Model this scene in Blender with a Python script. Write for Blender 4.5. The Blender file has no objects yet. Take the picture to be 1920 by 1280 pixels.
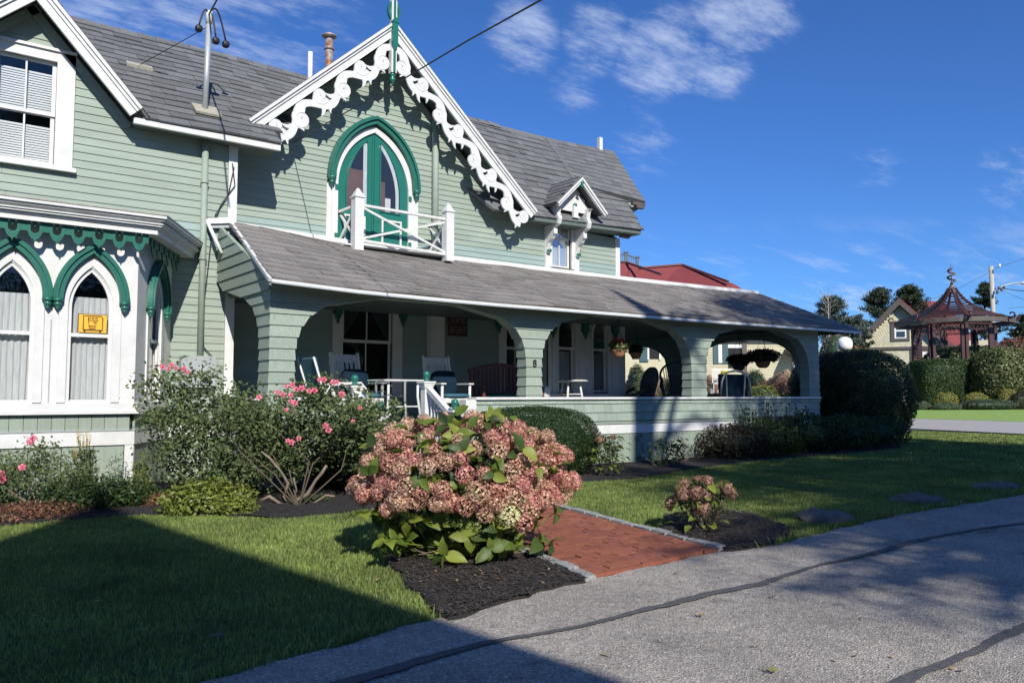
import bpy, math, random
import numpy as np
from mathutils import Vector, Matrix
random.seed(7); rng = np.random.default_rng(7)
D2R = math.radians
scene = bpy.context.scene
COL = scene.collection
# ---------------------------------------------------------------- camera
FP, CAMH, HOR = 1520.0, 1.25, 742.0
pitch = math.atan((HOR - 640) / FP)
yaw = math.pi / 2 - math.atan2(1990.0, FP / math.cos(pitch))
fw = Vector((math.sin(yaw) * math.cos(pitch), math.cos(yaw) * math.cos(pitch), math.sin(pitch)))
rt = Vector((math.cos(yaw), -math.sin(yaw), 0.0)); up = rt.cross(fw)
CAM = Vector((0, 0, CAMH))
cd = bpy.data.cameras.new('camera'); cam = bpy.data.objects.new('camera', cd); COL.objects.link(cam)
cam.matrix_world = Matrix(((rt.x, up.x, -fw.x, 0), (rt.y, up.y, -fw.y, 0), (rt.z, up.z, -fw.z, CAMH), (0, 0, 0, 1)))
cd.sensor_width = 36; cd.lens = 36 * FP / 1920; cd.clip_start = 0.05; cd.clip_end = 2000
scene.camera = cam
# ---------------------------------------------------------------- world, sun, exposure
SAZ, SEL = 18.0, 35.0        # the light travels towards +Y, a little towards +X
sund = Vector((math.sin(D2R(SAZ)) * math.cos(D2R(SEL)), math.cos(D2R(SAZ)) * math.cos(D2R(SEL)), -math.sin(D2R(SEL))))
ld = bpy.data.lights.new('sun', 'SUN'); ld.energy = 5.0; ld.angle = D2R(0.53); ld.color = (1.0, 0.955, 0.87)
lo = bpy.data.objects.new('sun', ld); COL.objects.link(lo); lo.rotation_euler = sund.to_track_quat('-Z', 'Y').to_euler()
lo.location = (-8, -20, 20)
world = bpy.data.worlds.new('World'); scene.world = world; world.use_nodes = True
wn, wl = world.node_tree.nodes, world.node_tree.links; wn.clear()
def WN(t, **k):
    n = wn.new(t)
    for a, b in k.items(): setattr(n, a, b)
    return n
sky = WN('ShaderNodeTexSky', sky_type='NISHITA', sun_disc=False); sky.sun_elevation = D2R(SEL); sky.sun_rotation = D2R(180 + SAZ)
sky.air_density = 1.0; sky.dust_density = 0.25; sky.ozone_density = 2.6; sky.altitude = 300
tc = WN('ShaderNodeTexCoord')
def ray(x, y): return (fw * FP + rt * (x - 960) + up * (640 - y))
def M2(op, a, b=None, clamp=False):
    n = WN('ShaderNodeMath', operation=op, use_clamp=clamp)
    for i, v in enumerate((a, b)):
        if v is None: continue
        if isinstance(v, (int, float)): n.inputs[i].default_value = v
        else: wl.new(v, n.inputs[i])
    return n.outputs[0]
sep = WN('ShaderNodeSeparateXYZ'); wl.new(tc.outputs['Generated'], sep.inputs[0])
zz = M2('MAXIMUM', sep.outputs[2], 0.02)
comb = WN('ShaderNodeCombineXYZ'); wl.new(M2('DIVIDE', sep.outputs[0], M2('ADD', zz, .12)), comb.inputs[0]); wl.new(M2('DIVIDE', sep.outputs[1], M2('ADD', zz, .12)), comb.inputs[1])
def wnoise(sc, det, rough, off):
    mp = WN('ShaderNodeMapping'); mp.inputs['Scale'].default_value = sc; mp.inputs['Location'].default_value = off
    wl.new(comb.outputs[0], mp.inputs[0]); n = WN('ShaderNodeTexNoise'); n.inputs['Scale'].default_value = 1; n.inputs['Detail'].default_value = det; n.inputs['Roughness'].default_value = rough
    wl.new(mp.outputs[0], n.inputs[0]); return n.outputs[0]
def ramp(v, a, b): 
    n = WN('ShaderNodeMapRange', clamp=True); n.interpolation_type = 'SMOOTHSTEP'; n.inputs[1].default_value = a; n.inputs[2].default_value = b; wl.new(v, n.inputs[0]); return n.outputs[0]
def blob(x, y, r):   # soft mask round a direction of the sky where a cloud hangs
    d = ray(x, y).normalized(); v = WN('ShaderNodeVectorMath', operation='DOT_PRODUCT'); nn = WN('ShaderNodeVectorMath', operation='NORMALIZE')
    wl.new(tc.outputs['Generated'], nn.inputs[0]); wl.new(nn.outputs[0], v.inputs[0]); v.inputs[1].default_value = d
    return ramp(v.outputs['Value'], math.cos(D2R(r)), 1.0)
n1 = wnoise((2.6, 2.6, 1), 8, .62, (3, 1, 0)); n2 = wnoise((5.5, 12.0, 1), 10, .68, (9, 4, 0)); n3 = wnoise((1.7, 4.6, 1), 8, .65, (1, 7, 0))
mask = None
for x, y, r, w in ((980, 72, 3.4, .8), (1120, 70, 3.2, .85), (1235, 105, 4.2, 1.0), (1350, 125, 3.0, .8), (1400, -5, 4.6, 1.0), (1075, 172, 2.4, .55), (1205, 275, 3.0, .5), (1640, 310, 2.2, .42), (1900, 332, 3.0, .5), (330, 60, 11, .62), (90, -20, 11, .62), (480, 20, 9, .6)):
    b = M2('MULTIPLY', blob(x, y, r), w); mask = b if mask is None else M2('MAXIMUM', mask, b)
cum = M2('MULTIPLY', ramp(M2('ADD', n2, M2('MULTIPLY', mask, .30)), .55, 1.0), M2('MINIMUM', M2('MULTIPLY', mask, 1.6), 1.0))
low = M2('MULTIPLY', ramp(n3, .47, .72), ramp(M2('MULTIPLY', sep.outputs[2], -1), -.22, -.10))
cl = M2('MINIMUM', M2('ADD', M2('MULTIPLY', cum, .62), M2('MULTIPLY', low, .55)), .75)
tint = WN('ShaderNodeMixRGB', blend_type='MULTIPLY'); tint.inputs[0].default_value = 1; tint.inputs[2].default_value = (.34, .63, 1.10, 1)
wl.new(sky.outputs[0], tint.inputs[1])
mix = WN('ShaderNodeMixRGB'); wl.new(cl, mix.inputs[0]); wl.new(tint.outputs[0], mix.inputs[1]); mix.inputs[2].default_value = (5.6, 6.4, 8.2, 1)
bg = WN('ShaderNodeBackground'); bg.inputs[1].default_value = 0.110; wl.new(mix.outputs[0], bg.inputs[0])
wo = WN('ShaderNodeOutputWorld'); wl.new(bg.outputs[0], wo.inputs[0])
vs = scene.view_settings; vs.view_transform = 'Standard'; vs.look = 'None'; vs.gamma = 1; vs.use_curve_mapping = False; vs.exposure = 0.17
scene.cycles.max_bounces = 8; scene.cycles.transparent_max_bounces = 12; scene.cycles.use_denoising = True
# ---------------------------------------------------------------- point helpers
def gz(x, y=0.0):                       # the ground rises gently beyond the porch
    a = max(min(x, 36.0) - 12.5, 0) * .012; t = min(max((x - 36.0) / 5.0, 0.0), 1.0); return a + .22 * t * t * (3 - 2 * t) + max(min(x, 70) - 41.0, 0) * .008
def onY(x, y, Y): d = ray(x, y); return CAM + d * (Y / d.y)
def onX(x, y, X): d = ray(x, y); return CAM + d * (X / d.x)
def atd(x, y, dep): return CAM + ray(x, y) * (dep / FP)
def gp(x, y):
    d = ray(x, y) / FP; t = 1.0
    while t < 150 and CAMH + d.z * t > gz(d.x * t): t += .25
    a, b = t - .25, t
    for _ in range(30):
        c = (a + b) / 2
        if CAMH + d.z * c > gz(d.x * c): a = c
        else: b = c
    p = CAM + d * a; return Vector((p.x, p.y, gz(p.x)))
# ---------------------------------------------------------------- materials
MATS = {}
def mat(name, c, rough=.6, var=.12, vs_=6.0, bump=0.0, bs=60.0, rnd=.0, c2=None, isl=False, spec=.5, stretch=(1, 1, 1), transl=0.0, metal=0.0, patch=None):
    m = bpy.data.materials.new(name); m.use_nodes = True; N, L = m.node_tree.nodes, m.node_tree.links
    b = N['Principled BSDF']; out = N['Material Output']
    b.inputs['Roughness'].default_value = rough; b.inputs['Metallic'].default_value = metal
    b.inputs['Specular IOR Level'].default_value = spec
    tcn = N.new('ShaderNodeTexCoord'); mp = N.new('ShaderNodeMapping'); mp.inputs['Scale'].default_value = stretch; L.new(tcn.outputs['Object'], mp.inputs[0])
    nz = N.new('ShaderNodeTexNoise'); nz.inputs['Scale'].default_value = vs_; nz.inputs['Detail'].default_value = 6; nz.inputs['Roughness'].default_value = .65; L.new(mp.outputs[0], nz.inputs[0])
    f = nz.outputs[0]
    mr = N.new('ShaderNodeMapRange'); mr.inputs[1].default_value = .3; mr.inputs[2].default_value = .7; mr.inputs[3].default_value = 1 - var; mr.inputs[4].default_value = 1 + var; L.new(f, mr.inputs[0])
    val = mr.outputs[0]
    base = N.new('ShaderNodeMixRGB'); base.inputs[1].default_value = (*c, 1); base.inputs[2].default_value = (*(c2 or c), 1); base.inputs[0].default_value = 0
    oi = N.new('ShaderNodeObjectInfo'); ge = N.new('ShaderNodeNewGeometry')
    a = N.new('ShaderNodeMath'); a.operation = 'ADD'; L.new(oi.outputs['Random'], a.inputs[0]); L.new(ge.outputs['Random Per Island'], a.inputs[1])
    fr = N.new('ShaderNodeMath'); fr.operation = 'FRACT'; L.new(a.outputs[0], fr.inputs[0]); r = fr.outputs[0]
    if c2 and (isl or rnd): L.new(r, base.inputs[0])
    elif c2:
        n2_ = N.new('ShaderNodeTexNoise'); n2_.inputs['Scale'].default_value = patch or 1.2; n2_.inputs['Detail'].default_value = 5; L.new(mp.outputs[0], n2_.inputs[0])
        m2 = N.new('ShaderNodeMapRange'); m2.inputs[1].default_value = .35; m2.inputs[2].default_value = .65; L.new(n2_.outputs[0], m2.inputs[0]); L.new(m2.outputs[0], base.inputs[0])
    if rnd:
        mr2 = N.new('ShaderNodeMapRange'); mr2.inputs[3].default_value = 1 - rnd; mr2.inputs[4].default_value = 1 + rnd
        s = N.new('ShaderNodeMath'); s.operation = 'MULTIPLY'; s.inputs[1].default_value = 7.31; L.new(r, s.inputs[0]); s2 = N.new('ShaderNodeMath'); s2.operation = 'FRACT'; L.new(s.outputs[0], s2.inputs[0]); L.new(s2.outputs[0], mr2.inputs[0])
        mu = N.new('ShaderNodeMath'); mu.operation = 'MULTIPLY'; L.new(val, mu.inputs[0]); L.new(mr2.outputs[0], mu.inputs[1]); val = mu.outputs[0]
    vm = N.new('ShaderNodeVectorMath'); vm.operation = 'SCALE'; L.new(base.outputs[0], vm.inputs[0]); L.new(val, vm.inputs['Scale'])
    L.new(vm.outputs[0], b.inputs['Base Color'])
    if bump:
        nb = N.new('ShaderNodeTexNoise'); nb.inputs['Scale'].default_value = bs; nb.inputs['Detail'].default_value = 4; L.new(mp.outputs[0], nb.inputs[0])
        bp = N.new('ShaderNodeBump'); bp.inputs['Strength'].default_value = bump; bp.inputs['Distance'].default_value = .02; L.new(nb.outputs[0], bp.inputs['Height']); L.new(bp.outputs[0], b.inputs['Normal'])
    if transl:
        tr = N.new('ShaderNodeBsdfTranslucent'); L.new(vm.outputs[0], tr.inputs[0]); ms = N.new('ShaderNodeMixShader'); ms.inputs[0].default_value = transl
        L.new(b.outputs[0], ms.inputs[1]); L.new(tr.outputs[0], ms.inputs[2]); L.new(ms.outputs[0], out.inputs[0])
    MATS[name] = m; return m
def glass(name, tint, refl=.25, rough=.03, wob=.0):
    m = bpy.data.materials.new(name); m.use_nodes = True; N, L = m.node_tree.nodes, m.node_tree.links; N.remove(N['Principled BSDF']); out = N['Material Output']
    t = N.new('ShaderNodeBsdfTransparent'); t.inputs[0].default_value = (*tint, 1); g = N.new('ShaderNodeBsdfGlossy'); g.inputs['Roughness'].default_value = rough
    fz = N.new('ShaderNodeFresnel'); fz.inputs[0].default_value = 1.5; mm = N.new('ShaderNodeMath'); mm.operation = 'MULTIPLY_ADD'; mm.inputs[1].default_value = .55; mm.inputs[2].default_value = refl * .2; L.new(fz.outputs[0], mm.inputs[0])
    ms = N.new('ShaderNodeMixShader'); L.new(mm.outputs[0], ms.inputs[0]); L.new(t.outputs[0], ms.inputs[1]); L.new(g.outputs[0], ms.inputs[2]); L.new(ms.outputs[0], out.inputs[0])
    if wob:
        nb = N.new('ShaderNodeTexNoise'); nb.inputs['Scale'].default_value = 3; bp = N.new('ShaderNodeBump'); bp.inputs['Strength'].default_value = wob; bp.inputs['Distance'].default_value = .02; L.new(nb.outputs[0], bp.inputs['Height']); L.new(bp.outputs[0], g.inputs['Normal'])
    MATS[name] = m; return m
mat('siding', (.288, .345, .288), .62, .11, 2.0, .15, 40, rnd=.05, stretch=(.6, 1, 4))
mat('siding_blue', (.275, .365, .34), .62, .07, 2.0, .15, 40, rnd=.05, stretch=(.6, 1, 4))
mat('shingle_green', (.292, .350, .290), .7, .14, 9, .4, 60, rnd=.09, stretch=(6, 6, .7))
mat('green_board', (.275, .325, .265), .65, .1, 5, .2, 50, rnd=.06, stretch=(6, 6, .5))
mat('white_paint', (.685, .685, .67), .5, .05, 3, .12, 30, c2=(.62, .62, .60), patch=5)
mat('white_worn', (.62, .62, .59), .6, .16, 18, .3, 60, stretch=(1, 1, .3))
mat('trim_green', (.020, .135, .098), .38, .12, 8, .1, 40)
mat('deep_green', (.020, .150, .110), .22, .06, 8)
mat('roof_grey', (.150, .154, .158), .92, .22, 30, .5, 220, rnd=.17, spec=.2)
mat('roof_warm', (.235, .218, .206), .92, .22, 30, .5, 220, rnd=.17, spec=.2)
mat('dark_void', (.015, .016, .018), .9, .1)
mat('ceiling', (.11, .14, .125), .7, .08, 4)  # dark tone; on soffits and eave fascia it puts their shade into the colour
mat('floor_grey', (.20, .215, .19), .5, .12, 8, rnd=.06)
mat('metal_grey', (.42, .45, .46), .45, .1, 8, metal=.25)
mat('rust_metal', (.42, .43, .44), .5, .25, 6, c2=(.30, .12, .05), patch=9, metal=.3)
mat('lead', (.36, .34, .27), .8, .3, 20)
mat('cable', (.012, .012, .014), .5, .1)
mat('black_paint', (.01, .01, .01), .4, .05)
mat('curtain', (.78, .79, .77), .8, .18, 14, stretch=(5, 5, .4), transl=.2)
mat('blind', (.78, .80, .80), .6, .04, 6)
mat('rose_room', (.16, .085, .06), .7, .25, 3)
mat('amber_sign', (.85, .45, .04), .45, .04)
mat('brown_ink', (.05, .025, .012), .6, .05)
mat('red_sign', (.085, .02, .022), .6, .15)
mat('sign_letter', (.20, .19, .19), .6, .05)
mat('teal_cushion', (.035, .13, .19), .85, .1, 20)
mat('navy_cushion', (.010, .024, .042), 1.0, .1, 20, spec=.05)
mat('maroon', (.15, .045, .04), .5, .15, 9, stretch=(1, 1, .3))
mat('wicker', (.055, .055, .062), .6, .2, 40)
mat('terracotta', (.38, .19, .10), .8, .2, 14)
mat('mulch', (.020, .017, .016), .95, .35, 40, 1.0, 70)
mat('mulch_chip', (.030, .024, .021), .95, .3, 30, rnd=.5, c2=(.07, .055, .045), isl=True)
mat('brick', (.30, .100, .052), .85, .22, 22, .35, 90, rnd=.14, c2=(.24, .075, .045))
mat('joint', (.16, .065, .045), .95, .2, 40)
mat('granite', (.30, .30, .29), .8, .25, 35, .6, 60, rnd=.1)
mat('rock', (.17, .14, .12), .9, .25, 9, .8, 25)
mat('tar', (.085, .083, .085), .85, .25, 30, .4, 80)
mat('twig', (.20, .15, .11), .85, .25, 12, rnd=.2)
mat('cane_dark', (.09, .07, .045), .85, .25, 12)
mat('bark', (.10, .085, .07), .9, .3, 8, .8, 20, stretch=(1, 1, .3))
mat('redroof', (.20, .038, .040), .75, .12, 3, .2, 8, rnd=.05)
mat('slate_paint', (.09, .12, .14), .6, .1)
mat('cream', (.52, .48, .33), .7, .08, 4, rnd=.05)
mat('cream2', (.56, .52, .36), .7, .08, 4, rnd=.10)
mat('brown_trim', (.10, .08, .07), .6, .12, 4)
mat('teal_shutter', (.04, .10, .11), .5, .1)
mat('pergola', (.062, .024, .024), .45, .15, 5)
mat('copper', (.15, .11, .085), .6, .2, 5)
mat('pole_wood', (.42, .38, .31), .85, .2, 8, stretch=(1, 1, .1))
mat('lamp_white', (.85, .85, .82), .3, .02)
mat('yellow', (.8, .55, .04), .7, .05)
mat('road_far', (.36, .34, .32), .9, .1, 10)
glass('pane', (.50, .54, .56), .3, .02, .15)
glass('pane_clear', (.93, .94, .95), .1, .02, .12)
# ---------------------------------------------------------------- mesh building
WLOC = {}
def wloc(o): return WLOC.get(o.name, Vector((0, 0, 0))) if o else Vector((0, 0, 0))
def link(name, me, m, parent=None, loc=None, label=None, cat=None, group=None, kind=None):
    o = bpy.data.objects.new(name, me); COL.objects.link(o)
    if m is not None and not me.materials: me.materials.append(MATS[m] if isinstance(m, str) else m)
    loc = Vector(loc) if loc is not None else Vector((0, 0, 0))
    if parent: o.parent = parent; o.location = loc - wloc(parent)
    else: o.location = loc
    WLOC[o.name] = loc
    tag(o, label, cat, group, kind); return o
def tag(o, label=None, cat=None, group=None, kind=None):
    if label: o['label'] = label
    if cat: o['category'] = cat
    if group: o['group'] = group
    if kind: o['kind'] = kind
    return o
def empty(name, loc, label=None, cat=None, group=None):
    o = bpy.data.objects.new(name, None); COL.objects.link(o); o.location = loc; o.empty_display_size = .2; WLOC[o.name] = Vector(loc); return tag(o, label, cat, group)
class Fr:
    def __init__(s, o, U, N, W=(0, 0, 1)): s.o, s.U, s.N, s.W = Vector(o), Vector(U).normalized(), Vector(N).normalized(), Vector(W).normalized()
    def p(s, u, n, w): return s.o + s.U * u + s.N * n + s.W * w
def FY(y): return Fr((0, y, 0), (1, 0, 0), (0, -1, 0))
WF = Fr((0, 0, 0), (1, 0, 0), (0, 1, 0))
class MB:
    def __init__(s): s.v = []; s.f = []
    def add(s, vs_, fs): b = len(s.v); s.v += [tuple(x) for x in vs_]; s.f += [tuple(b + i for i in f) for f in fs]; return s
    def hexa(s, p): return s.add(p, [(0, 3, 2, 1), (4, 5, 6, 7), (0, 1, 5, 4), (1, 2, 6, 5), (2, 3, 7, 6), (3, 0, 4, 7)])
    def box(s, fr, u0, u1, n0, n1, w0, w1): return s.hexa([fr.p(u0, n0, w0), fr.p(u1, n0, w0), fr.p(u1, n1, w0), fr.p(u0, n1, w0), fr.p(u0, n0, w1), fr.p(u1, n0, w1), fr.p(u1, n1, w1), fr.p(u0, n1, w1)])
    def prism(s, fr, pts, n0, n1):
        k = len(pts); v = [fr.p(u, n0, w) for u, w in pts] + [fr.p(u, n1, w) for u, w in pts]
        return s.add(v, [tuple(range(k)), tuple(range(2 * k - 1, k - 1, -1))] + [(i, k + i, k + (i + 1) % k, (i + 1) % k) for i in range(k)])
    def ribbon(s, fr, pts, wid, n0, n1, closed=False):
        pts = [Vector(p) for p in pts]; k = len(pts); L, R = [], []
        for i, p in enumerate(pts):
            a = pts[i - 1] if (i or closed) else p; b = pts[(i + 1) % k] if (i < k - 1 or closed) else p
            d = (b - a).normalized(); nn = Vector((-d.y, d.x)); w = wid[i] if hasattr(wid, '__len__') else wid
            L.append(p + nn * w / 2); R.append(p - nn * w / 2)
        v = [fr.p(q.x, n, q.y) for n in (n0, n1) for q in L + R]; f = []
        for i in range(k if closed else k - 1):
            j = (i + 1) % k; f += [(i, k + i, k + j, j), (2 * k + i, 2 * k + j, 3 * k + j, 3 * k + i), (i, j, 2 * k + j, 2 * k + i), (k + i, 3 * k + i, 3 * k + j, k + j)]
        if not closed: f += [(0, 2 * k, 3 * k, k), (k - 1, 2 * k - 1, 4 * k - 1, 3 * k - 1)]
        return s.add(v, f)
    def tube(s, pts, r, n=8, cap=True):
        pts = [Vector(p) for p in pts]; k = len(pts); v = []; t0 = None
        for i, p in enumerate(pts):
            d = (pts[min(i + 1, k - 1)] - pts[max(i - 1, 0)]).normalized()
            if t0 is None: a = Vector((0, 0, 1)) if abs(d.z) < .9 else Vector((1, 0, 0)); x = d.cross(a).normalized()
            else: x = (t0 - d * t0.dot(d)).normalized()
            t0 = x; y = d.cross(x); rr = r[i] if hasattr(r, '__len__') else r
            v += [p + (x * math.cos(2 * math.pi * j / n) + y * math.sin(2 * math.pi * j / n)) * rr for j in range(n)]
        f = [(i * n + j, i * n + (j + 1) % n, (i + 1) * n + (j + 1) % n, (i + 1) * n + j) for i in range(k - 1) for j in range(n)]
        if cap: f += [tuple(range(n - 1, -1, -1)), tuple(range((k - 1) * n, k * n))]
        return s.add(v, f)
    def lathe(s, c, prof, n=16):
        c = Vector(c); v = [c + Vector((r * math.cos(2 * math.pi * j / n), r * math.sin(2 * math.pi * j / n), z)) for r, z in prof for j in range(n)]; k = len(prof)
        f = [(i * n + j, i * n + (j + 1) % n, (i + 1) * n + (j + 1) % n, (i + 1) * n + j) for i in range(k - 1) for j in range(n)]
        f += [tuple(range(n - 1, -1, -1)), tuple(range((k - 1) * n, k * n))]; return s.add(v, f)
    def puff(s, c, sx, sy, sz, e=.45, n=14, rot=None):     # a rounded cushion
        v = []; sg = lambda a, p: math.copysign(abs(a) ** p, a); c = Vector(c)
        for i in range(n + 1):
            t = -math.pi / 2 + math.pi * i / n
            for j in range(2 * n):
                q = math.pi * j / n; p = Vector((sx * sg(math.cos(t), e) * sg(math.cos(q), e), sy * sg(math.cos(t), e) * sg(math.sin(q), e), sz * sg(math.sin(t), .8)))
                v.append(c + (rot @ p if rot else p))
        f = [(i * 2 * n + j, i * 2 * n + (j + 1) % (2 * n), (i + 1) * 2 * n + (j + 1) % (2 * n), (i + 1) * 2 * n + j) for i in range(n) for j in range(2 * n)]
        return s.add(v, f)
    def mesh(s, name, smooth=False):
        me = bpy.data.meshes.new(name); me.from_pydata(s.v, [], s.f); me.update()
        if smooth: me.polygons.foreach_set('use_smooth', [True] * len(me.polygons))
        return me
    def build(s, name, m, parent=None, smooth=False, base=None, **k):
        if base is not None: s.v = [tuple(Vector(x) - Vector(base)) for x in s.v]
        me = s.mesh(name, smooth)
        if base is None and parent is not None or base is None: base = (0, 0, 0)
        return link(name, me, m, parent, base, **k)
def B(name, m, parent, fr, *a, **k): return MB().box(fr, *a).build(name, m, parent, **k)
def pieces(name, lst, m, parent, cap=300):
    """lst of (verts, faces): the ones nearest the camera are objects, the rest one stuff mesh"""
    cen = [(sum((Vector(q) for q in v), Vector()) / len(v) - CAM).length for v, f in lst]
    od = sorted(range(len(lst)), key=lambda i: cen[i])
    for i in od[:cap]: MB().add(*lst[i]).build(name, m, parent)
    if len(od) > cap:
        r = MB()
        for i in od[cap:]: r.add(*lst[i])
        r.build(name, m, parent, kind='stuff')
HEX = [(0, 3, 2, 1), (4, 5, 6, 7), (0, 1, 5, 4), (1, 2, 6, 5), (2, 3, 7, 6), (3, 0, 4, 7)]
def roof(parent, name, S, ulen, vlen, nrm, rh, tw, m, urange=None, cap=300, seed=1, keep=None):
    """laminated shingle tabs on the surface S(u, v); every row laps the one below"""
    r = random.Random(seed); out = []; nr = int(round(vlen / rh)); nrm = Vector(nrm).normalized()
    for i in range(nr):
        v0, v1 = i * vlen / nr - .012, (i + 1) * vlen / nr + .035
        ua, ub = (0, ulen) if urange is None else urange((i + .5) * vlen / nr)
        u = ua - r.random() * tw
        while u < ub:
            w = tw * r.choice((.55, .8, 1, 1.25)); a, b = max(u, ua), min(u + w - .004, ub); u += w
            if b - a < .04 or (keep and not keep((a + b) / 2, (v0 + v1) / 2)): continue
            t = r.choice((.020, .024, .030, .036)); j = (r.random() - .5) * .012
            q = [S(a, v0 + j), S(b, v0 + j), S(b, v1), S(a, v1)]
            out.append(([q[0], q[1], q[2], q[3], q[0] + nrm * t, q[1] + nrm * t, q[2] + nrm * .004, q[3] + nrm * .004], HEX))
    pieces('shingle', out, m, parent, cap)
def clapboards(parent, fr, z0, z1, pitch_, xr, holes=(), m='siding', m2=None, zb=None, za=0, dz=.013, name='clapboard'):
    """xr(z)->(ua,ub) at height z; holes (u0,u1,w0,w1) leave window openings"""
    n = int(math.ceil((z1 - z0) / pitch_ - 1e-6))
    for i in range(n):
        a, b = z0 + i * pitch_, min(z0 + (i + 1) * pitch_, z1)
        la, lb = xr(a), xr(b)
        segs = [(la[0], la[1], lb[0], lb[1])]
        for h in holes:
            if h[2] < b - .02 and h[3] > a + .02:
                ns = []
                for s_ in segs:
                    if h[0] > min(s_[0], s_[2]) and h[1] < max(s_[1], s_[3]): ns += [(s_[0], h[0], s_[2], h[0]), (h[1], s_[1], h[1], s_[3])]
                    elif h[1] >= max(s_[1], s_[3]) and h[0] <= min(s_[0], s_[2]): pass
                    elif h[0] < max(s_[1], s_[3]) and h[1] >= max(s_[1], s_[3]): ns.append((s_[0], h[0], s_[2], h[0]))
                    elif h[1] > min(s_[0], s_[2]) and h[0] <= min(s_[0], s_[2]): ns.append((h[1], s_[1], h[1], s_[3]))
                    else: ns.append(s_)
                segs = ns
        for s_ in segs:
            parts_ = [s_]
            L_ = s_[1] - s_[0]
            if L_ > 3.2:
                c = s_[0] + L_ * random.uniform(.35, .65); parts_ = [(s_[0], c - .0015, s_[2], c - .0015), (c + .0015, s_[1], c + .0015, s_[3])]
            for q in parts_:
                if q[1] - q[0] < .01 and q[3] - q[2] < .01: continue
                if q[3] < q[2]: c = (q[3] + q[2]) / 2; q = (q[0], q[1], c, c)
                if q[1] < q[0]: continue
                mm = m2 if (m2 and zb and za <= a < zb) else m
                MB().hexa([fr.p(q[0], -.004, a - dz), fr.p(q[1], -.004, a - dz), fr.p(q[1], .018, a - dz), fr.p(q[0], .018, a - dz),
                           fr.p(q[2], -.004, b), fr.p(q[3], -.004, b), fr.p(q[3], .003, b), fr.p(q[2], .003, b)]).build(name, mm, parent)
# ================================================================ THE COTTAGE
YP, YL, YG = 10.626, 12.88, 13.55
house = empty('cottage', (7, 13, 0), 'sage green clapboard cottage with white scrollwork gable and long arched porch', 'house')
RIDGE_Y, RIDGE_Z = 15.5, 7.80
def interp(x, xs, ys): return float(np.interp(x, xs, ys))
# ---- left block wall
def xrL(z):
    if z < 3.40: return (3.34, 4.14)
    if z < 5.24: return (-2.0, 4.14)
    return (max(-2.0, 1.38 - (6.66 - z) / .92), min(4.14, 1.38 + (6.66 - z) / 1.10) if z < 6.66 else 1.38)
FL = FY(YL)
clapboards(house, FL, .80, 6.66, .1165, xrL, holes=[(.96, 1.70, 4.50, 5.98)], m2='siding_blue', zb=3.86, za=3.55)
B('corner_board', 'white_paint', house, FL, 4.145, 4.285, -.02, .035, .78, 5.3)
MB().box(FL, 4.15, 4.27, -.70, -.04, .0, 5.4).build('corner_return', 'siding', house)
# friezes under the left gable rakes
for sx, sl in ((1, 1.10), (-1, .92)):
    f = Fr((1.38, YL, 6.78), (sx, 0, -sl), (0, -1, 0), (sl * sx, 0, 1) if sx > 0 else (-sl, 0, 1))
    B('frieze_board', 'siding', house, f, .02, 2.0 if sx > 0 else 1.9, .022, .045, -.16, -.04)
# ---- sash windows
def sash_window(parent, fr, u0, u1, w0, w1, mid, cas=.24, proud=.045, mull=True, inner='blind', sill=True, name='window', pane='pane', depth=.5, topc=None, band=None):
    g = MB()
    g.box(fr, u0 - cas, u0, -.01, proud, w0 - .02, w1 + (topc or cas * .6)); g.box(fr, u1, u1 + cas, -.01, proud, w0 - .02, w1 + (topc or cas * .6)); g.box(fr, u0, u1, -.01, proud - .002, w1, w1 + (topc or cas * .6) - .003)
    g.box(fr, u0 - cas - .01, u1 + cas + .01, proud - .004, proud + .03, w1 + (topc or cas * .6) - .02, w1 + (topc or cas * .6) + .02)
    win = g.build(name, 'white_paint', parent)
    if sill: B('sill', 'white_paint', win, fr, u0 - cas - .04, u1 + cas + .04, -.01, proud + .055, w0 - .085, w0 - .022)
    t = .05
    for k, (a, b, n) in enumerate(((mid, w1, -.03), (w0, mid + .03, -.06))):
        s_ = MB(); s_.box(fr, u0, u0 + t, n - .03, n, a, b); s_.box(fr, u1 - t, u1, n - .03, n, a, b); s_.box(fr, u0 + t, u1 - t, n - .03, n, b - t * .8, b); s_.box(fr, u0 + t, u1 - t, n - .03, n, a, a + t * .9)
        if mull: s_.box(fr, (u0 + u1) / 2 - .011, (u0 + u1) / 2 + .011, n - .028, n - .004, a + t * .9, b - t * .8)
        sh = s_.build('sash', 'white_paint', win)
        B('pane', pane, win, fr, u0 + t, u1 - t, n - .018, n - .014, a + t * .9, b - t * .8)
    d = MB(); q = .001   # reveal and dark room
    d.box(fr, u0 - .03, u0 - q, -depth, -.012, w0 - .02, w1 + .02); d.box(fr, u1 + q, u1 + .03, -depth, -.012, w0 - .02, w1 + .02); d.box(fr, u0, u1, -depth, -.012, w1 + q, w1 + .03); d.box(fr, u0, u1, -depth, -.012, w0 - .03, w0 - q); d.box(fr, u0 - .03, u1 + .03, -depth - .03, -depth - .002, w0 - .03, w1 + .03)
    d.build('window_recess', 'dark_void', win)
    return win
def slat_blind(win, fr, u0, u1, w0, w1, n, m='blind', p=.035):
    b = MB(); k = int((w1 - w0) / p)
    for i in range(k): z = w0 + i * p; b.hexa([fr.p(u0, n - .012, z), fr.p(u1, n - .012, z), fr.p(u1, n + .01, z - .006), fr.p(u0, n + .01, z - .006), fr.p(u0, n - .012, z + p * .82), fr.p(u1, n - .012, z + p * .82), fr.p(u1, n - .008, z + p * .82), fr.p(u0, n - .008, z + p * .82)])
    b.build('blind', m, win)
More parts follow.
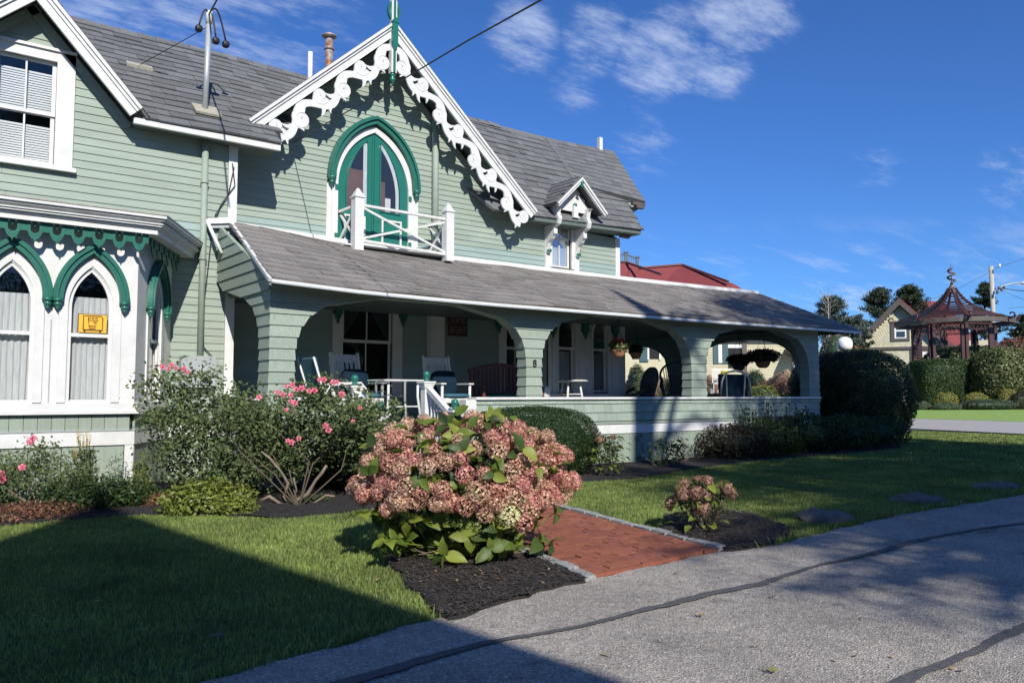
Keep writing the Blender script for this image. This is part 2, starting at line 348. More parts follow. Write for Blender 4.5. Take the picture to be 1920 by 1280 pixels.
def curtain(win, fr, u0, u1, w0, w1, n, m='curtain', folds=9, amp=.018, seed=0, name='curtain'):
    r = random.Random(seed); K = folds * 8; v = []; f = []
    for i in range(K + 1):
        t = i / K; a = amp * (math.sin(t * folds * 6.283 + r.random() * .5) + .4 * math.sin(t * folds * 2.1 * 6.283))
        u = u0 + (u1 - u0) * t; v += [fr.p(u, n + a, w0), fr.p(u + .01 * math.sin(t * 9), n + a * .6, (w0 + w1) / 2), fr.p(u, n + a * .4, w1)]
    for i in range(K): f += [(3 * i, 3 * i + 3, 3 * i + 4, 3 * i + 1), (3 * i + 1, 3 * i + 4, 3 * i + 5, 3 * i + 2)]
    MB().add(v, f).build(name, m, win, smooth=True)
w = sash_window(house, FL, .96, 1.70, 4.50, 5.98, 5.20, cas=.23, topc=.16, name='gable_window', pane='pane_clear')
slat_blind(w, FL, .98, 1.68, 5.24, 5.86, -.12); slat_blind(w, FL, .98, 1.68, 4.5, 5.08, -.12)
# ---- left gable rakes, eave
def rake(parent, apex, sx, sl, L, wd, y, thick=.05, m='white_paint', name='rake_board', steps=True):
    f = Fr((apex[0], y, apex[1]), (sx, 0, -sl), (0, -1, 0), (sx * sl, 0, 1))
    hs = 1 / math.hypot(1, sl)
    b = MB(); top = 0; a0 = lambda w_: -w_ * sl    # mitre at the apex: u where x = apex
    def bar(w0, w1, n0, n1): b.hexa([f.p(a0(w0), n0, w0), f.p(L, n0, w0), f.p(L, n1, w0), f.p(a0(w0), n1, w0), f.p(a0(w1), n0, w1), f.p(L, n0, w1), f.p(L, n1, w1), f.p(a0(w1), n1, w1)])
    bar(-wd, 0, 0, thick)
    if steps: bar(-.09, -.003, thick, thick + .025); bar(-.045, .0, thick + .0255, thick + .055)
    return b.build(name, m, parent), f
rake(house, (1.38, 6.93), 1, 1.10, 2.03, .20, YL - .36)
rake(house, (1.38, 6.93), -1, .92, 2.2, .20, YL - .36)
B('soffit', 'ceiling', house, WF, 2.70, 4.86, YL - .30, YL + .35, 5.236, 5.25)  # underside darkened in its colour to imitate eave shade
B('gutter', 'white_paint', house, WF, 2.66, 4.87, YL - .345, YL - .28, 5.215, 5.30)
# gable roof slabs (left block) and main roof slabs
def slab(pts, th, m, parent, name):
    P = [Vector(p) for p in pts]; n = (P[1] - P[0]).cross(P[-1] - P[0]).normalized()
    if n.z < 0: n = -n
    k = len(P); v = [p - n * .004 for p in P] + [p - n * th for p in P]
    return MB().add(v, [tuple(range(k)), tuple(range(2 * k - 1, k - 1, -1))] + [(i, k + i, k + (i + 1) % k, (i + 1) % k) for i in range(k)]).build(name, m, parent)
zl0 = 5.32; yl0 = YL - .36; slopeL = (RIDGE_Z - zl0) / (RIDGE_Y - yl0)
rl = slab([(2.80, yl0, zl0), (4.87, yl0, zl0), (4.87, yl0 + .4, zl0 + .4 * slopeL), (7.2, RIDGE_Y, RIDGE_Z), (-4, RIDGE_Y, RIDGE_Z), (-4, 14.6, 7.03), (1.38, 14.55, 6.99)], .05, 'roof_grey', house, 'main_roof')
gr = slab([(1.38, YL - .38, 6.96), (2.86, YL - .38, 5.33), (2.86, YL + .02, 5.33 + .1), (1.38, 14.8, 6.96)], .04, 'roof_grey', house, 'small_gable_roof')
slab([(1.38, YL - .38, 6.96), (-.6, YL - .38, 5.13), (-.6, 13, 5.13), (1.38, 14.8, 6.96)], .04, 'roof_grey', house, 'small_gable_roof')
vl = math.hypot(RIDGE_Z - zl0, RIDGE_Y - yl0)
def SL(u, v): t = v / vl; return Vector((u, yl0 + (RIDGE_Y - yl0) * t, zl0 + (RIDGE_Z - zl0) * t + .012 * math.sin(u * 1.7)))
nL = (0, -(RIDGE_Z - zl0), RIDGE_Y - yl0)
def url(v):
    t = v / vl; y = yl0 + (RIDGE_Y - yl0) * t; z = zl0 + (RIDGE_Z - zl0) * t
    a = 1.38 + max(0, (6.96 - z)) / 1.10; return (max(a, 1.3), min(4.88 + max(0, (t - .10)) * 3.0, 7.3))
roof(rl, 'shingle', SL, 9, vl, nL, .225, .36, 'roof_grey', url, seed=3)
ctr = []     # ridge caps
for i in range(34):
    x = 1.2 + i * .3; z = RIDGE_Z + .012 * math.sin(x * 1.7)
    ctr.append(([(x, RIDGE_Y - .14, z - .10), (x + .34, RIDGE_Y - .14, z - .115), (x + .34, RIDGE_Y + .14, z - .115), (x, RIDGE_Y + .14, z - .10), (x, RIDGE_Y - .02, z + .035), (x + .34, RIDGE_Y - .02, z + .015), (x + .34, RIDGE_Y + .02, z + .015), (x, RIDGE_Y + .02, z + .035)], HEX))
pieces('ridge_cap', ctr, 'roof_grey', house)
MB().add([(-4, RIDGE_Y + .01, RIDGE_Z - .04), (14.6, RIDGE_Y + .01, RIDGE_Z - .04), (13.9, 19.5, 4.2), (-4, 19.5, 4.2)], [(0, 1, 2, 3)]).build('rear_roof', 'roof_grey', house)
MB().box(WF, -4, 13.5, 19.0, 19.1, 0, 4.6).box(WF, 13.40, 13.52, YG + .03, 19, .3, 5.0).box(WF, -4, -3.9, 12.9, 19, 0, 5.2).build('rear_wall', 'siding', house)
MB().add([(13.46, YG + .03, 5), (13.46, 19, 5), (13.46, RIDGE_Y, RIDGE_Z - .15)], [(0, 1, 2)]).build('end_gable', 'siding', house)
# ---- right main roof, with the raised end piece
yr0, zr0 = 13.13, 5.10
def zre(u): return interp(u, (10, 11.5, 14), (5.03, 5.05, 5.16))
vr = math.hypot(RIDGE_Z - zr0, RIDGE_Y - yr0)
def SR(u, v): t = v / vr; return Vector((u, yr0 + (RIDGE_Y - yr0) * t, zre(u) + (RIDGE_Z - zre(u)) * t + .03 * math.sin(u * .9) * t))
nR = (0, -(RIDGE_Z - zr0), RIDGE_Y - yr0)
rr = slab([(9.6, yr0, 5.04), (13.90, yr0, 5.14), (14.75, RIDGE_Y, RIDGE_Z), (7.2, RIDGE_Y, RIDGE_Z)], .06, 'roof_grey', house, 'main_roof')
def urr(v): t = v / vr; return (10.45 - 3.3 * t, 13.93 + .85 * t)
roof(rr, 'shingle', SR, 9, vr, nR, .225, .36, 'roof_grey', urr, seed=5)
MB().hexa([(10.4, yr0 - .01, 4.93), (13.87, yr0 - .01, 5.04), (13.87, yr0 + .03, 5.04), (10.4, yr0 + .03, 4.93), (10.4, yr0 - .01, 5.00), (13.87, yr0 - .01, 5.10), (13.87, yr0 + .03, 5.10), (10.4, yr0 + .03, 5.00)]).build('fascia', 'ceiling', house)  # eave board takes the dark soffit tone as painted-in shade
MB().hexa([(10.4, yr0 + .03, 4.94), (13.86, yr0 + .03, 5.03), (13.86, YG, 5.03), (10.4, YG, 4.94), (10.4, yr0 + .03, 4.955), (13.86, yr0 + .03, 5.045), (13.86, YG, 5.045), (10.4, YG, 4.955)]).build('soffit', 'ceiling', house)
# raised end piece: A on the slope, E1 the outer eave corner
t1 = .30; R0 = SR(12.9, vr * .985); R1 = Vector((15.35, RIDGE_Y + .0, RIDGE_Z + .05))
A1 = SR(12.75, vr * .44); E1 = Vector((14.62, yr0 + .55, 6.02)); n_ = (E1 - A1).cross(R1 - A1).normalized(); n_ = n_ if n_.z > 0 else -n_
ue = slab([A1 + n_ * .03, E1, R1, R0 + n_ * .03], .09, 'roof_grey', house, 'raised_roof')
pcs = []; rnd = random.Random(11)
for i in range(11):
    for k in range(7):
        a = lambda s_, t_: (A1.lerp(E1, s_)).lerp(R0.lerp(R1, s_), t_) + n_ * .006
        s0, s1, t0_, t1_ = k / 7, (k + 1) / 7 - .002, i / 11, (i + 1) / 11 + .02
        s1 += (i % 3 - 1) * .04 * (k < 6)
        s0 += (i % 3 - 1) * .04 * (k > 0); q = [a(s0, t0_), a(s1, t0_), a(s1, t1_), a(s0, t1_)]
        pcs.append(([*q, q[0] + n_ * .022, q[1] + n_ * .022, q[2] + n_ * .006, q[3] + n_ * .006], HEX))
pieces('shingle', pcs, 'roof_grey', ue)
MB().add([A1 - n_ * .03, E1 - n_ * .1, E1 - n_ * .1 + Vector((-.55, .15, -.40)), A1 + Vector((.5, .0, -.15))], [(0, 1, 2, 3)]).build('end_cheek', 'siding', house)
for p, q in ((E1, (-.25, 0, -.10)), (SR(13.85, 0), (-.35, .2, -.12))):
    c = Vector(p) + Vector(q); MB().box(WF, c.x - .22, c.x + .2, c.y - .05, c.y + .05, c.z - .03, c.z + .05).box(WF, c.x - .1, c.x + .16, c.y - .05, c.y + .05, c.z - .09, c.z - .03).build('bracket', 'brown_trim', house)
P_ = atd(1123, 300, 1); v0 = onY(1125, 292, RIDGE_Y); MB().box(WF, v0.x - .055, v0.x + .055, RIDGE_Y - .05, RIDGE_Y + .05, 7.6, 8.15).build('vent_pipe', 'white_paint', house)
# ---- front cross gable
AX, AZ, SLG = 7.17, 8.20, .905
def xrG(z):
    if z < 4.0: return (4.28, 13.42)
    zt = AZ - .30
    h = (zt - z) / SLG
    if z < 5.0: return (4.28, 13.42)
    return (max(4.28, AX - h), min(10.75, AX + h) if z > 5.0 else 13.42)
FG = FY(YG)
def ogive_w(hw, zs, k, z):
    if z <= zs: return hw
    r = (hw * hw + k * k) / (2 * hw); return max(0.0, math.sqrt(max(0, r * r - (z - zs) ** 2)) - (r - hw))
DOORH = []
for i_ in range(60):
    a_ = .80 + i_ * .1065
    if 3.9 < a_ < 6.25:
        w_ = ogive_w(.80, 5.10, 1.18, a_ + .045)
        if w_ > .03: DOORH.append((7.08 - w_, 7.08 + w_, a_ + .03, a_ + .075))
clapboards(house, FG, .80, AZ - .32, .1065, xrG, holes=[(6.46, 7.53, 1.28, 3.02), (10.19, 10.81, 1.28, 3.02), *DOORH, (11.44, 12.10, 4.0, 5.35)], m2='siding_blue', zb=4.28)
B('corner_board', 'white_paint', house, FG, 13.42, 13.56, -.05, .035, .78, 4.96)
def ogive(cx, hw, zs, k, n=12):   # pointed arch outline, left foot to right foot; k = rise
    # circle arcs centred on the springing line
    r = (hw * hw + k * k) / (2 * hw); c = cx - hw + r
    L = []
    for i in range(n + 1):
        a = math.pi - i / n * math.acos(1 - hw / r) if False else None
    amax = math.asin(min(1, k / r))
    L = [(c - r * math.cos(amax * i / n), zs + r * math.sin(amax * i / n)) for i in range(n + 1)]
    R = [(2 * cx - x, z) for x, z in reversed(L[:-1])]
    return L + R
# bargeboards with scrollwork
YR = YG - .50
for sx, L in ((-1, 3.62), (1, 4.62)):
    rb, f = rake(house, (AX, AZ), sx, SLG, L, .205, YR, name='bargeboard')
    Pm = 1.045 if sx < 0 else 1.10
    nm = 3 if sx < 0 else 4; u0 = .36
    for k in range(nm + 1):
        ub = u0 + k * Pm; part = (k == nm); g = MB()
        W0 = -.20
        if ub > L - .1: continue
        ue_ = min(ub + Pm, L - .06) - ub
        pts, wd = [], []
        for i in range(29):
            s_ = i / 28 * Pm
            if s_ > ue_: break
            pts.append((ub + s_, W0 - (.215 - .135 * math.cos(2 * math.pi * (s_ - .16) / Pm)))); wd.append(.118 + .035 * math.sin(2 * math.pi * s_ / Pm) ** 2)
        if len(pts) > 2: g.ribbon(f, pts, wd, .0, .036)
        def spiral(cx, cz, R, turns, a0, dr, w_, n0, n1):
            q, ww = [], []; N_ = int(26 * turns)
            for i in range(N_ + 1):
                t = i / N_; a = a0 + dr * 2 * math.pi * turns * t; r_ = R * (1 - t) + R * .14 * t
                q.append((cx + r_ * math.cos(a), cz + r_ * math.sin(a))); ww.append(w_ * (1 - .45 * t))
            g.ribbon(f, q, ww, n0, n1)
        if ue_ > .55: spiral(ub + .33, W0 - .26, .155, 1.7, math.pi * .85, -1, .100, .003, .040)
        if ue_ > .55: spiral(ub + .33, W0 - .26, .055, .9, 0, -1, .072, .001, .037)
        if ue_ > .9: spiral(ub + .80, W0 - .125, .128, 1.6, math.pi * 1.3, 1, .086, .004, .041); spiral(ub + .80, W0 - .125, .045, .9, 0, 1, .06, .002, .038)
        # leaves: tapered hooks growing out of the stem
        wv = lambda s_: .215 - .135 * math.cos(2 * math.pi * (s_ - .16) / Pm)
        for (s_, du, dw, hk, w0_) in ((.06, .10, -.11, .5, .07), (.20, -.06, -.10, .4, .06), (.52, .13, -.12, .8, .07), (.60, -.10, -.13, -.6, .07), (.95, -.10, -.13, .8, .08), (.50, -.05, .13, .8, .06), (.70, .10, .09, -.8, .06), (.86, .12, .10, .6, .06), (1.0, .08, .09, -.6, .05)):
            if s_ > ue_ - .05: continue
            b0 = Vector((ub + s_, W0 - wv(s_))); e0_ = Vector((du, -dw)) * 1.35; w0_ *= 1.5; pp2 = Vector((-e0_.y, e0_.x)) * hk * .5
            q = [b0 + e0_ * t + pp2 * (t * t - t) * 1.6 for t in (0, .3, .6, .85, 1.0)]
            g.ribbon(f, q, [w0_, w0_ * .95, w0_ * .6, w0_ * .3, .006], .006, .034)
        g.build('scrollwork', 'white_paint', rb)
    # soffit behind the board
    slopeN = Vector((sx * SLG, 0, 1)).normalized()
    pA, pB = Vector((AX, YR - .06, AZ + .02)), Vector((AX + sx * L / math.hypot(1, SLG), YR - .06, AZ + .02 - L / math.hypot(1, SLG) * SLG))
    back = 3.2
    sl_ = slab([pA, pB, pB + Vector((0, .55 if sx < 0 else .55, 0)), pA + Vector((0, back, 0))], .035, 'roof_grey', house, 'cross_gable_roof')
    slab([pA - Vector((0, -.1, .12)), pB - Vector((0, -.1, .12)), pB + Vector((0, .6, -.12)), pA + Vector((0, .6, -.12))], .02, 'ceiling', house, 'gable_soffit')
# finial and pendant at the apex
g = MB(); FF = FY(YR - .03)
g.box(FF, AX - .055, AX + .055, -.05, .06, 7.22, 8.6); g.prism(FF, [(AX - .05, 8.6), (AX + .05, 8.6), (AX, 8.85)], -.04, .05)
fin = g.build('finial_post', 'white_paint', house)
B('finial_strip', 'deep_green', fin, FF, AX - .02, AX + .02, .061, .085, 7.22, 8.6)
g = MB(); g.box(FF, AX - .06, AX + .06, .062, .10, 7.72, 8.16); g.prism(FF, [(AX - .06, 7.719), (AX, 7.63), (AX + .06, 7.719)], .062, .10); g.prism(FF, [(AX - .08, 8.161), (AX + .08, 8.161), (AX, 8.28)], .062, .11); g.build('finial_shield', 'deep_green', fin)
MB().lathe((AX, YR - .03, 6.98), [(.003, 0), (.02, .03), (.015, .06), (.05, .09), (.06, .14), (.035, .17), (.055, .2), (.055, .24)], 12).build('pendant', 'deep_green', fin, smooth=True)
for sx in (-1, 1):
    g = MB(); g.ribbon(FF, [(AX + sx * (.06 + .05 * math.sin(t * math.pi)), 8.25 + .3 * t) for t in np.linspace(0, 1, 9)], .05, .0, .05); g.build('finial_scroll', 'deep_green', fin)
# downpipes, chimneys
MB().tube([(8.40, YG - .08, 3.98), (8.40, YG - .08, 6.9)], .065, 12).tube([(8.40, YG - .08, 6.2), (8.40, YG - .08, 6.26)], .08, 12).build('vent_stack', 'siding', house, smooth=True)
MB().tube([(3.76, YL - .08, 1.7), (3.76, YL - .08, 5.24)], .05, 12).tube([(3.76, YL - .08, 4.55), (3.76, YL - .08, 4.58)], .062, 12).tube([(3.76, YL - .08, 3.35), (3.76, YL - .08, 3.38)], .062, 12).build('conduit_pipe', 'siding', house, smooth=True)
c = onY(617, 100, 14.4); fl = MB(); z = 7.0
fl.lathe((c.x, 14.4, 6.6), [(.075, 0), (.075, onY(618, 70, 14.4).z - 6.6)], 14); fl.build('flue_pipe', 'rust_metal', house, smooth=True)
ct = onY(618, 66, 14.4); MB().lathe((c.x, 14.4, ct.z - .06), [(.10, 0), (.145, .02), (.145, .04), (.09, .075)], 16).lathe((c.x, 14.4, ct.z - .30), [(.10, 0), (.10, .03)], 16).build('flue_cap', 'rust_metal', house, smooth=True)
c = onY(582, 98, 14.2); MB().lathe((c.x, 14.2, 6.5), [(.045, 0), (.045, c.z - 6.5)], 12).build('vent_pipe', 'white_paint', house, smooth=True)
# ---- balcony door with pointed arch
dr = empty('balcony_door', (7.07, YG, 3.95)); dr.parent = house; dr.location = Vector((7.07, YG, 3.95)) - wloc(house)
cx = 7.08
def arch_ring(parent, fr, cx, hw, zs, k, wd, n0, n1, foot, m, name, n=14):
    o = ogive(cx, hw, zs, k, n); pts = [(o[0][0], foot)] + o + [(o[-1][0], foot)]
    if abs(foot - zs) < 1e-4: pts = o
    return MB().ribbon(fr, pts, wd, n0, n1).build(name, m, parent)
arch_ring(dr, FG, cx, .795, 5.10, 1.17, .115, .0, .045, 4.02, 'white_paint', 'door_casing')
arch_ring(dr, FG, cx, .885, 5.22, 1.22, .15, .046, .13, 5.22, 'trim_green', 'hood_mould')
arch_ring(dr, FG, cx, .915, 5.22, 1.25, .05, .1305, .17, 5.22, 'trim_green', 'hood_bead')
for sx in (-1, 1):
    MB().lathe((cx + sx * .885, YG - .095, 5.02), [(.004, 0), (.022, .03), (.014, .045), (.05, .07), (.06, .10), (.03, .125), (.08, .15), (.08, .21)], 12).build('hood_drop', 'trim_green', dr, smooth=True)
    B('door_casing', 'white_paint', dr, FG, *sorted((cx + sx * .855, cx + sx * .955)), .001, .036, 4.0, 5.1)
    def half(hw_, zs_, k_, inner):
        a = [p for p in ogive(cx, hw_, zs_, k_, 20) if sx * (p[0] - cx) >= inner]
        return a if sx < 0 else list(reversed(a))
    O_ = half(.745, 5.10, 1.12, .004)
    lf = MB().prism(FG, [(cx + sx * .004, 3.98), (O_[0][0], 3.98)] + O_ + [(cx + sx * .004, O_[-1][1])], -.03, .004).build('door_leaf', 'deep_green', dr)
    G_ = half(.565, 5.02, 1.16, .135); gl = [(cx + sx * .135, 4.72), (G_[0][0], 4.72)] + G_ + [(cx + sx * .135, G_[-1][1])]
    MB().prism(FG, gl, .0045, .007).build('glass_back', 'dark_void', dr); MB().prism(FG, gl, .016, .018).build('pane', 'pane_clear', dr)  # near-black sheet on the leaf paints the unlit room behind the pane
    MB().ribbon(FG, gl, .022, .010, .026, True).build('glazing_bead', 'deep_green', dr)
    B('stile_edge', 'deep_green', dr, FG, *sorted((cx + sx * .006, cx + sx * .04)), .0045, .022, 4.0, 6.16)
    if sx < 0: B('curtain', 'curtain', dr, FG, cx - .22, cx - .145, .008, .012, 4.74, 5.98)
    else:
        cc = [p for p in G_ if p[1] < 6.0]; MB().ribbon(FG, [(G_[0][0] - .06, 4.74)] + [(p[0] - .06 * sx, p[1]) for p in cc], .07, .008, .012).build('curtain', 'curtain', dr)
    for (a_, b_, c_, d_) in ((.17, .60, 4.55, 4.585), (.17, .60, 4.06, 4.095), (.17, .205, 4.0955, 4.5495), (.565, .60, 4.0955, 4.5495)): B('panel_mould', 'white_worn', dr, FG, *sorted((cx + sx * a_, cx + sx * b_)), .0045, .03, c_, d_)
    for z_ in (4.1, 5.0): B('hinge', 'trim_green', dr, FG, *sorted((cx + sx * .74, cx + sx * .80)), .046, .06, z_, z_ + .1)
B('brown_curtain', 'rose_room', dr, FG, cx - .545, cx - .225, .008, .011, 4.74, 5.45); B('brown_curtain', 'rose_room', dr, FG, cx + .14, cx + .24, .008, .011, 4.74, 5.30); B('pale_drape', 'curtain', dr, FG, cx + .245, cx + .36, .008, .011, 4.74, 5.0)
# ---- balcony railing on the porch roof
bal = empty('balcony', (7.4, YG - .45, 4.0)); bal.parent = house; bal.location = Vector((7.4, YG - .45, 4.0)) - wloc(house)
YB = YG - .52
for x in (6.50, 8.42):
    MB().box(WF, x - .085, x + .085, YB - .085, YB + .085, 3.83, 4.78).build('balcony_post', 'white_paint', bal)
    MB().box(WF, x - .105, x + .105, YB - .105, YB + .105, 4.78, 4.80).hexa([(x - .09, YB - .09, 4.80), (x + .09, YB - .09, 4.80), (x + .09, YB + .09, 4.80), (x - .09, YB + .09, 4.80), (x - .03, YB - .03, 4.93), (x + .03, YB - .03, 4.93), (x + .03, YB + .03, 4.93), (x - .03, YB + .03, 4.93)]).lathe((x, YB, 4.925), [(.035, 0), (.03, .02), (.004, .035)], 8).build('post_cap', 'white_paint', bal)
def bar(p, q, w_, t_, m, nm, parent):
    p, q = Vector(p), Vector(q); d = (q - p).normalized(); side = d.cross(Vector((0, 0, 1))).normalized(); u_ = side.cross(d)
    MB().hexa([p - side * t_ - u_ * w_, p + side * t_ - u_ * w_, p + side * t_ + u_ * w_, p - side * t_ + u_ * w_, q - side * t_ - u_ * w_, q + side * t_ - u_ * w_, q + side * t_ + u_ * w_, q - side * t_ + u_ * w_]).build(nm, m, parent)
xa, xb = 6.585, 8.335
bar((xa, YB, 4.66), (xb, YB, 4.64), .022, .03, 'white_worn', 'rail', bal); bar((xa, YB, 4.02), (xb, YB, 3.96), .025, .03, 'white_worn', 'rail', bal)
bar((xa, YB - .012, 4.62), (xb, YB - .012, 4.00), .02, .012, 'white_worn', 'cross_brace', bal); bar((xa, YB + .014, 4.06), (xb, YB + .014, 4.58), .02, .012, 'white_worn', 'cross_brace', bal)
for x in (6.50, 8.42):
    bar((x, YB + .085, 4.66), (x - .12, YG - .03, 4.60), .022, .025, 'white_worn', 'rail', bal)
    bar((x - .005, YB + .085, 4.62), (x - .125, YG - .03, 4.05), .02, .012, 'white_worn', 'cross_brace', bal); bar((x + .02, YB + .085, 4.05), (x - .10, YG - .03, 4.55), .02, .012, 'white_worn', 'cross_brace', bal)
B('balcony_floor', 'white_paint', bal, WF, 6.3, 8.45, YG - .45, YG - .03, 3.93, 3.955)
# ---- dormer
dm = empty('dormer', (11.8, YG, 4)); dm.parent = house; dm.location = Vector((11.8, YG, 4)) - wloc(house)
w = sash_window(house, FG, 11.46, 12.04, 4.10, 5.48, 4.74, cas=.075, topc=.10, sill=False, name='dormer_window', depth=.4, pane='pane_clear')
curtain(w, FG, 11.5, 12.0, 4.12, 5.44, -.12, 'curtain', 6, .012, 8)
MB().box(FG, 11.26, 11.385, -.02, .05, 4.0, 5.3).box(FG, 12.12, 12.25, -.02, .05, 4.0, 5.3).build('dormer_casing', 'white_paint', dm)
dap = Vector((11.83, YG - .55, 6.02)); dsl = .93
for sx, L in ((-1, .98), (1, 1.03)):
    rb, f = rake(dm, (dap.x, dap.z), sx, dsl, L, .09, dap.y, thick=.04, name='dormer_rake')
    a = Vector((dap.x, dap.y - .06, dap.z + .02)); b = a + Vector((sx, 0, -dsl)).normalized() * (L + .02)
    ds = slab([a, b, b + Vector((0, 1.0 if sx < 0 else .5, 0)), a + Vector((0, 1.75, 0))], .04, 'roof_grey', house, 'dormer_roof')
    out = []; r_ = random.Random(3); nn = Vector((sx * dsl, 0, 1)).normalized(); dd = Vector((sx, 0, -dsl)).normalized()
    for i in range(6):
        for j in range(7):
            y0 = j * .26 + (i % 2) * .1; y1 = y0 + .255; t0_ = L * (1 - (i + 1) / 6) ; lim = 1.75 - .75 * (1 - i / 6)
            if y1 > lim: continue
            l0, l1 = L * (6 - i) / 6 + .015, L * (5 - i) / 6 - .02
            q = [a + dd * l0 + Vector((0, y0, 0)), a + dd * l0 + Vector((0, y1, 0)), a + dd * l1 + Vector((0, y1, 0)), a + dd * l1 + Vector((0, y0, 0))]
            out.append(([*q, q[0] + nn * .022, q[1] + nn * .022, q[2] + nn * .006, q[3] + nn * .006], HEX))
    pieces('shingle', out, 'roof_grey', ds)
# board inside the dormer gable
FD = FY(YG - .32)
MB().prism(FD, [(11.36, 5.30), (12.30, 5.30), (12.28, 5.42), (12.16, 5.50), (12.14, 5.60), (12.02, 5.66), (11.98, 5.76), (11.83, 5.84), (11.70, 5.76), (11.66, 5.66), (11.52, 5.60), (11.50, 5.50), (11.38, 5.42)], 0, .04).build('gable_board', 'white_paint', dm)
MB().box(FD, 11.755, 11.885, .041, .11, 5.18, 5.42).box(FD, 11.73, 11.91, .041, .13, 5.15, 5.18).build('pendant_block', 'white_paint', dm)
for z in (5.05, 5.44): MB().puff((11.82, YG - .40, z), .05, .04, .05, 1).build('green_knob', 'deep_green', dm, smooth=True)
MB().lathe((dap.x, dap.y - .07, 5.78), [(.02, 0), (.055, .03), (.02, .07), (.045, .11), (.005, .19)], 10).build('gable_finial', 'deep_green', dm, smooth=True)
prof = [(0, 0), (.10, .02), (.05, .10), (.10, .22), (.20, .30), (.26, .38), (.30, .40), (.30, .55), (.42, .60), (.46, .72), (.40, .84), (.43, .98), (.50, 1.04), (0, 1.05)]
for x in (11.315, 12.18):
    f = Fr((x, YG - .03, 4.37), (0, -1, 0), (1, 0, 0)); MB().prism(f, [(u, z * .98) for u, z in prof], -.05, .05).build('scroll_bracket', 'white_paint', dm)
    MB().puff((x, YG - .12, 4.42), .06, .04, .04, 1).build('green_knob', 'deep_green', dm, smooth=True)
# ---- small sloping roof of left gable: shingles
out = []; r_ = random.Random(9); dd = Vector((1, 0, -1.10)).normalized(); nn = Vector((1.10, 0, 1)).normalized()
for i in range(10):
    for j in range(4):
        l0, l1 = .22 * (i + 1) + .0, .22 * i - .02; y0 = YL - .40 + j * .30; q = [Vector((1.38, y, 6.965)) + dd * l for l, y in ((l0, y0), (l0, y0 + .295), (l1, y0 + .295), (l1, y0))]
        out.append(([*q, q[0] + nn * .02, q[1] + nn * .02, q[2] + nn * .005, q[3] + nn * .005], HEX))
pieces('shingle', out, 'roof_grey', gr)
# ================================================================ PORCH
ZE = lambda x: interp(x, (3.9, 4.7, 5.9, 7.2, 9, 11.7, 14.5, 18.4), (2.795, 2.755, 2.735, 2.725, 2.735, 2.745, 2.77, 2.80))
ZF = lambda x: interp(x, (4.2, 5.3, 6.2, 8, 9.5, 13.5, 16, 18.9), (4.08, 4.06, 4.04, 3.97, 3.97, 3.98, 4.01, 4.05))
YE, YF = YP - .35, YG - .03
vp = math.hypot(1.25, YF - YE)
def kick(x, t):
    c = min(max((7.0 - x) / 3.0, 0), 1); c = c * c * (3 - 2 * c); return c * .20 * (t / .8 if t < .8 else (1 - t) / .2)
def SP(u, v):
    t = v / vp; x = u
    return Vector((x, YE + (YF - YE) * t, ZE(x) * (1 - t) + ZF(x) * t + .010 * math.sin(x * 2.3 + t * 3) + kick(x, t)))
nP = (0, -1.25, YF - YE)
def urp(v): t = v / vp; return (3.90 + .32 * t, 18.38 + .46 * t)
g = MB(); xs = np.linspace(3.9, 18.38, 16); 
for i in range(15):
    a0, a1 = xs[i], xs[i + 1]; b0, b1 = a0 + (a0 - 3.9) / 14.48 * .14 + .32, a1 + (a1 - 3.9) / 14.48 * .14 + .32
    for t0, t1 in ((0, .4), (.4, .8), (.8, 1)):
        q = [Vector((a + (b - a) * t, YE + (YF - YE) * t, ZE(a + (b - a) * t) * (1 - t) + ZF(a + (b - a) * t) * t + kick(a + (b - a) * t, t))) for a, b, t in ((a0, b0, t0), (a1, b1, t0), (a1, b1, t1), (a0, b0, t1))]
        d = Vector((0, .0, -.05)); g.hexa([*[p + d for p in q], *[p - Vector((0, 0, .008)) for p in q]])
pr = g.build('porch_roof', 'roof_warm', house)
roof(pr, 'shingle', SP, 15, vp, nP, .25, .40, 'roof_warm', urp, seed=21)
def strip(xs_, fy, fz, w0, w1, n0, n1, m, nm):
    g = MB()
    for a, b in zip(xs_[:-1], xs_[1:]): g.hexa([(a, fy - n1, fz(a) + w0), (b, fy - n1, fz(b) + w0), (b, fy - n0, fz(b) + w0), (a, fy - n0, fz(a) + w0), (a, fy - n1, fz(a) + w1), (b, fy - n1, fz(b) + w1), (b, fy - n0, fz(b) + w1), (a, fy - n0, fz(a) + w1)])
    return g.build(nm, m, house)
xe = list(np.linspace(3.90, 18.38, 13))
strip(xe, YE, ZE, -.065, -.018, -.01, .02, 'white_paint', 'eave_fascia'); strip(xe, YE, ZE, -.075, -.055, .0205, .045, 'metal_grey', 'drip_edge')
strip(list(np.linspace(4.30, 18.86, 14)), YF, ZF, -.01, .075, -.02, .055, 'white_paint', 'top_flashing')
def rafter(p, q, w_, t_, m='white_paint', nm='rake_trim'): bar(p, q, w_, t_, m, nm, house)
rafter((3.885, YE, ZE(3.9) - .03), (4.20, YL - .02, 4.01), .022, .022); rafter((3.90, YE + .02, ZE(3.9) - .085), (4.21, YL - .02, 3.95), .014, .015, 'metal_grey')
rafter((18.40, YE, ZE(18) - .02), (18.86, YF, 4.05), .03, .025, 'metal_grey')
rafter((4.24, YL - .10, 4.03), (3.83, YL - .06, 3.97), .045, .03); rafter((4.22, YL - .08, 3.93), (3.86, YL - .06, 3.88), .02, .03, 'metal_grey')
MB().tube([(3.80, YL - .10, 3.98), onY(402, 445, YL - .2), onY(416, 475, YL - .3)], [.03, .03, .026], 8).build('rain_spout', 'white_paint', house, smooth=True)
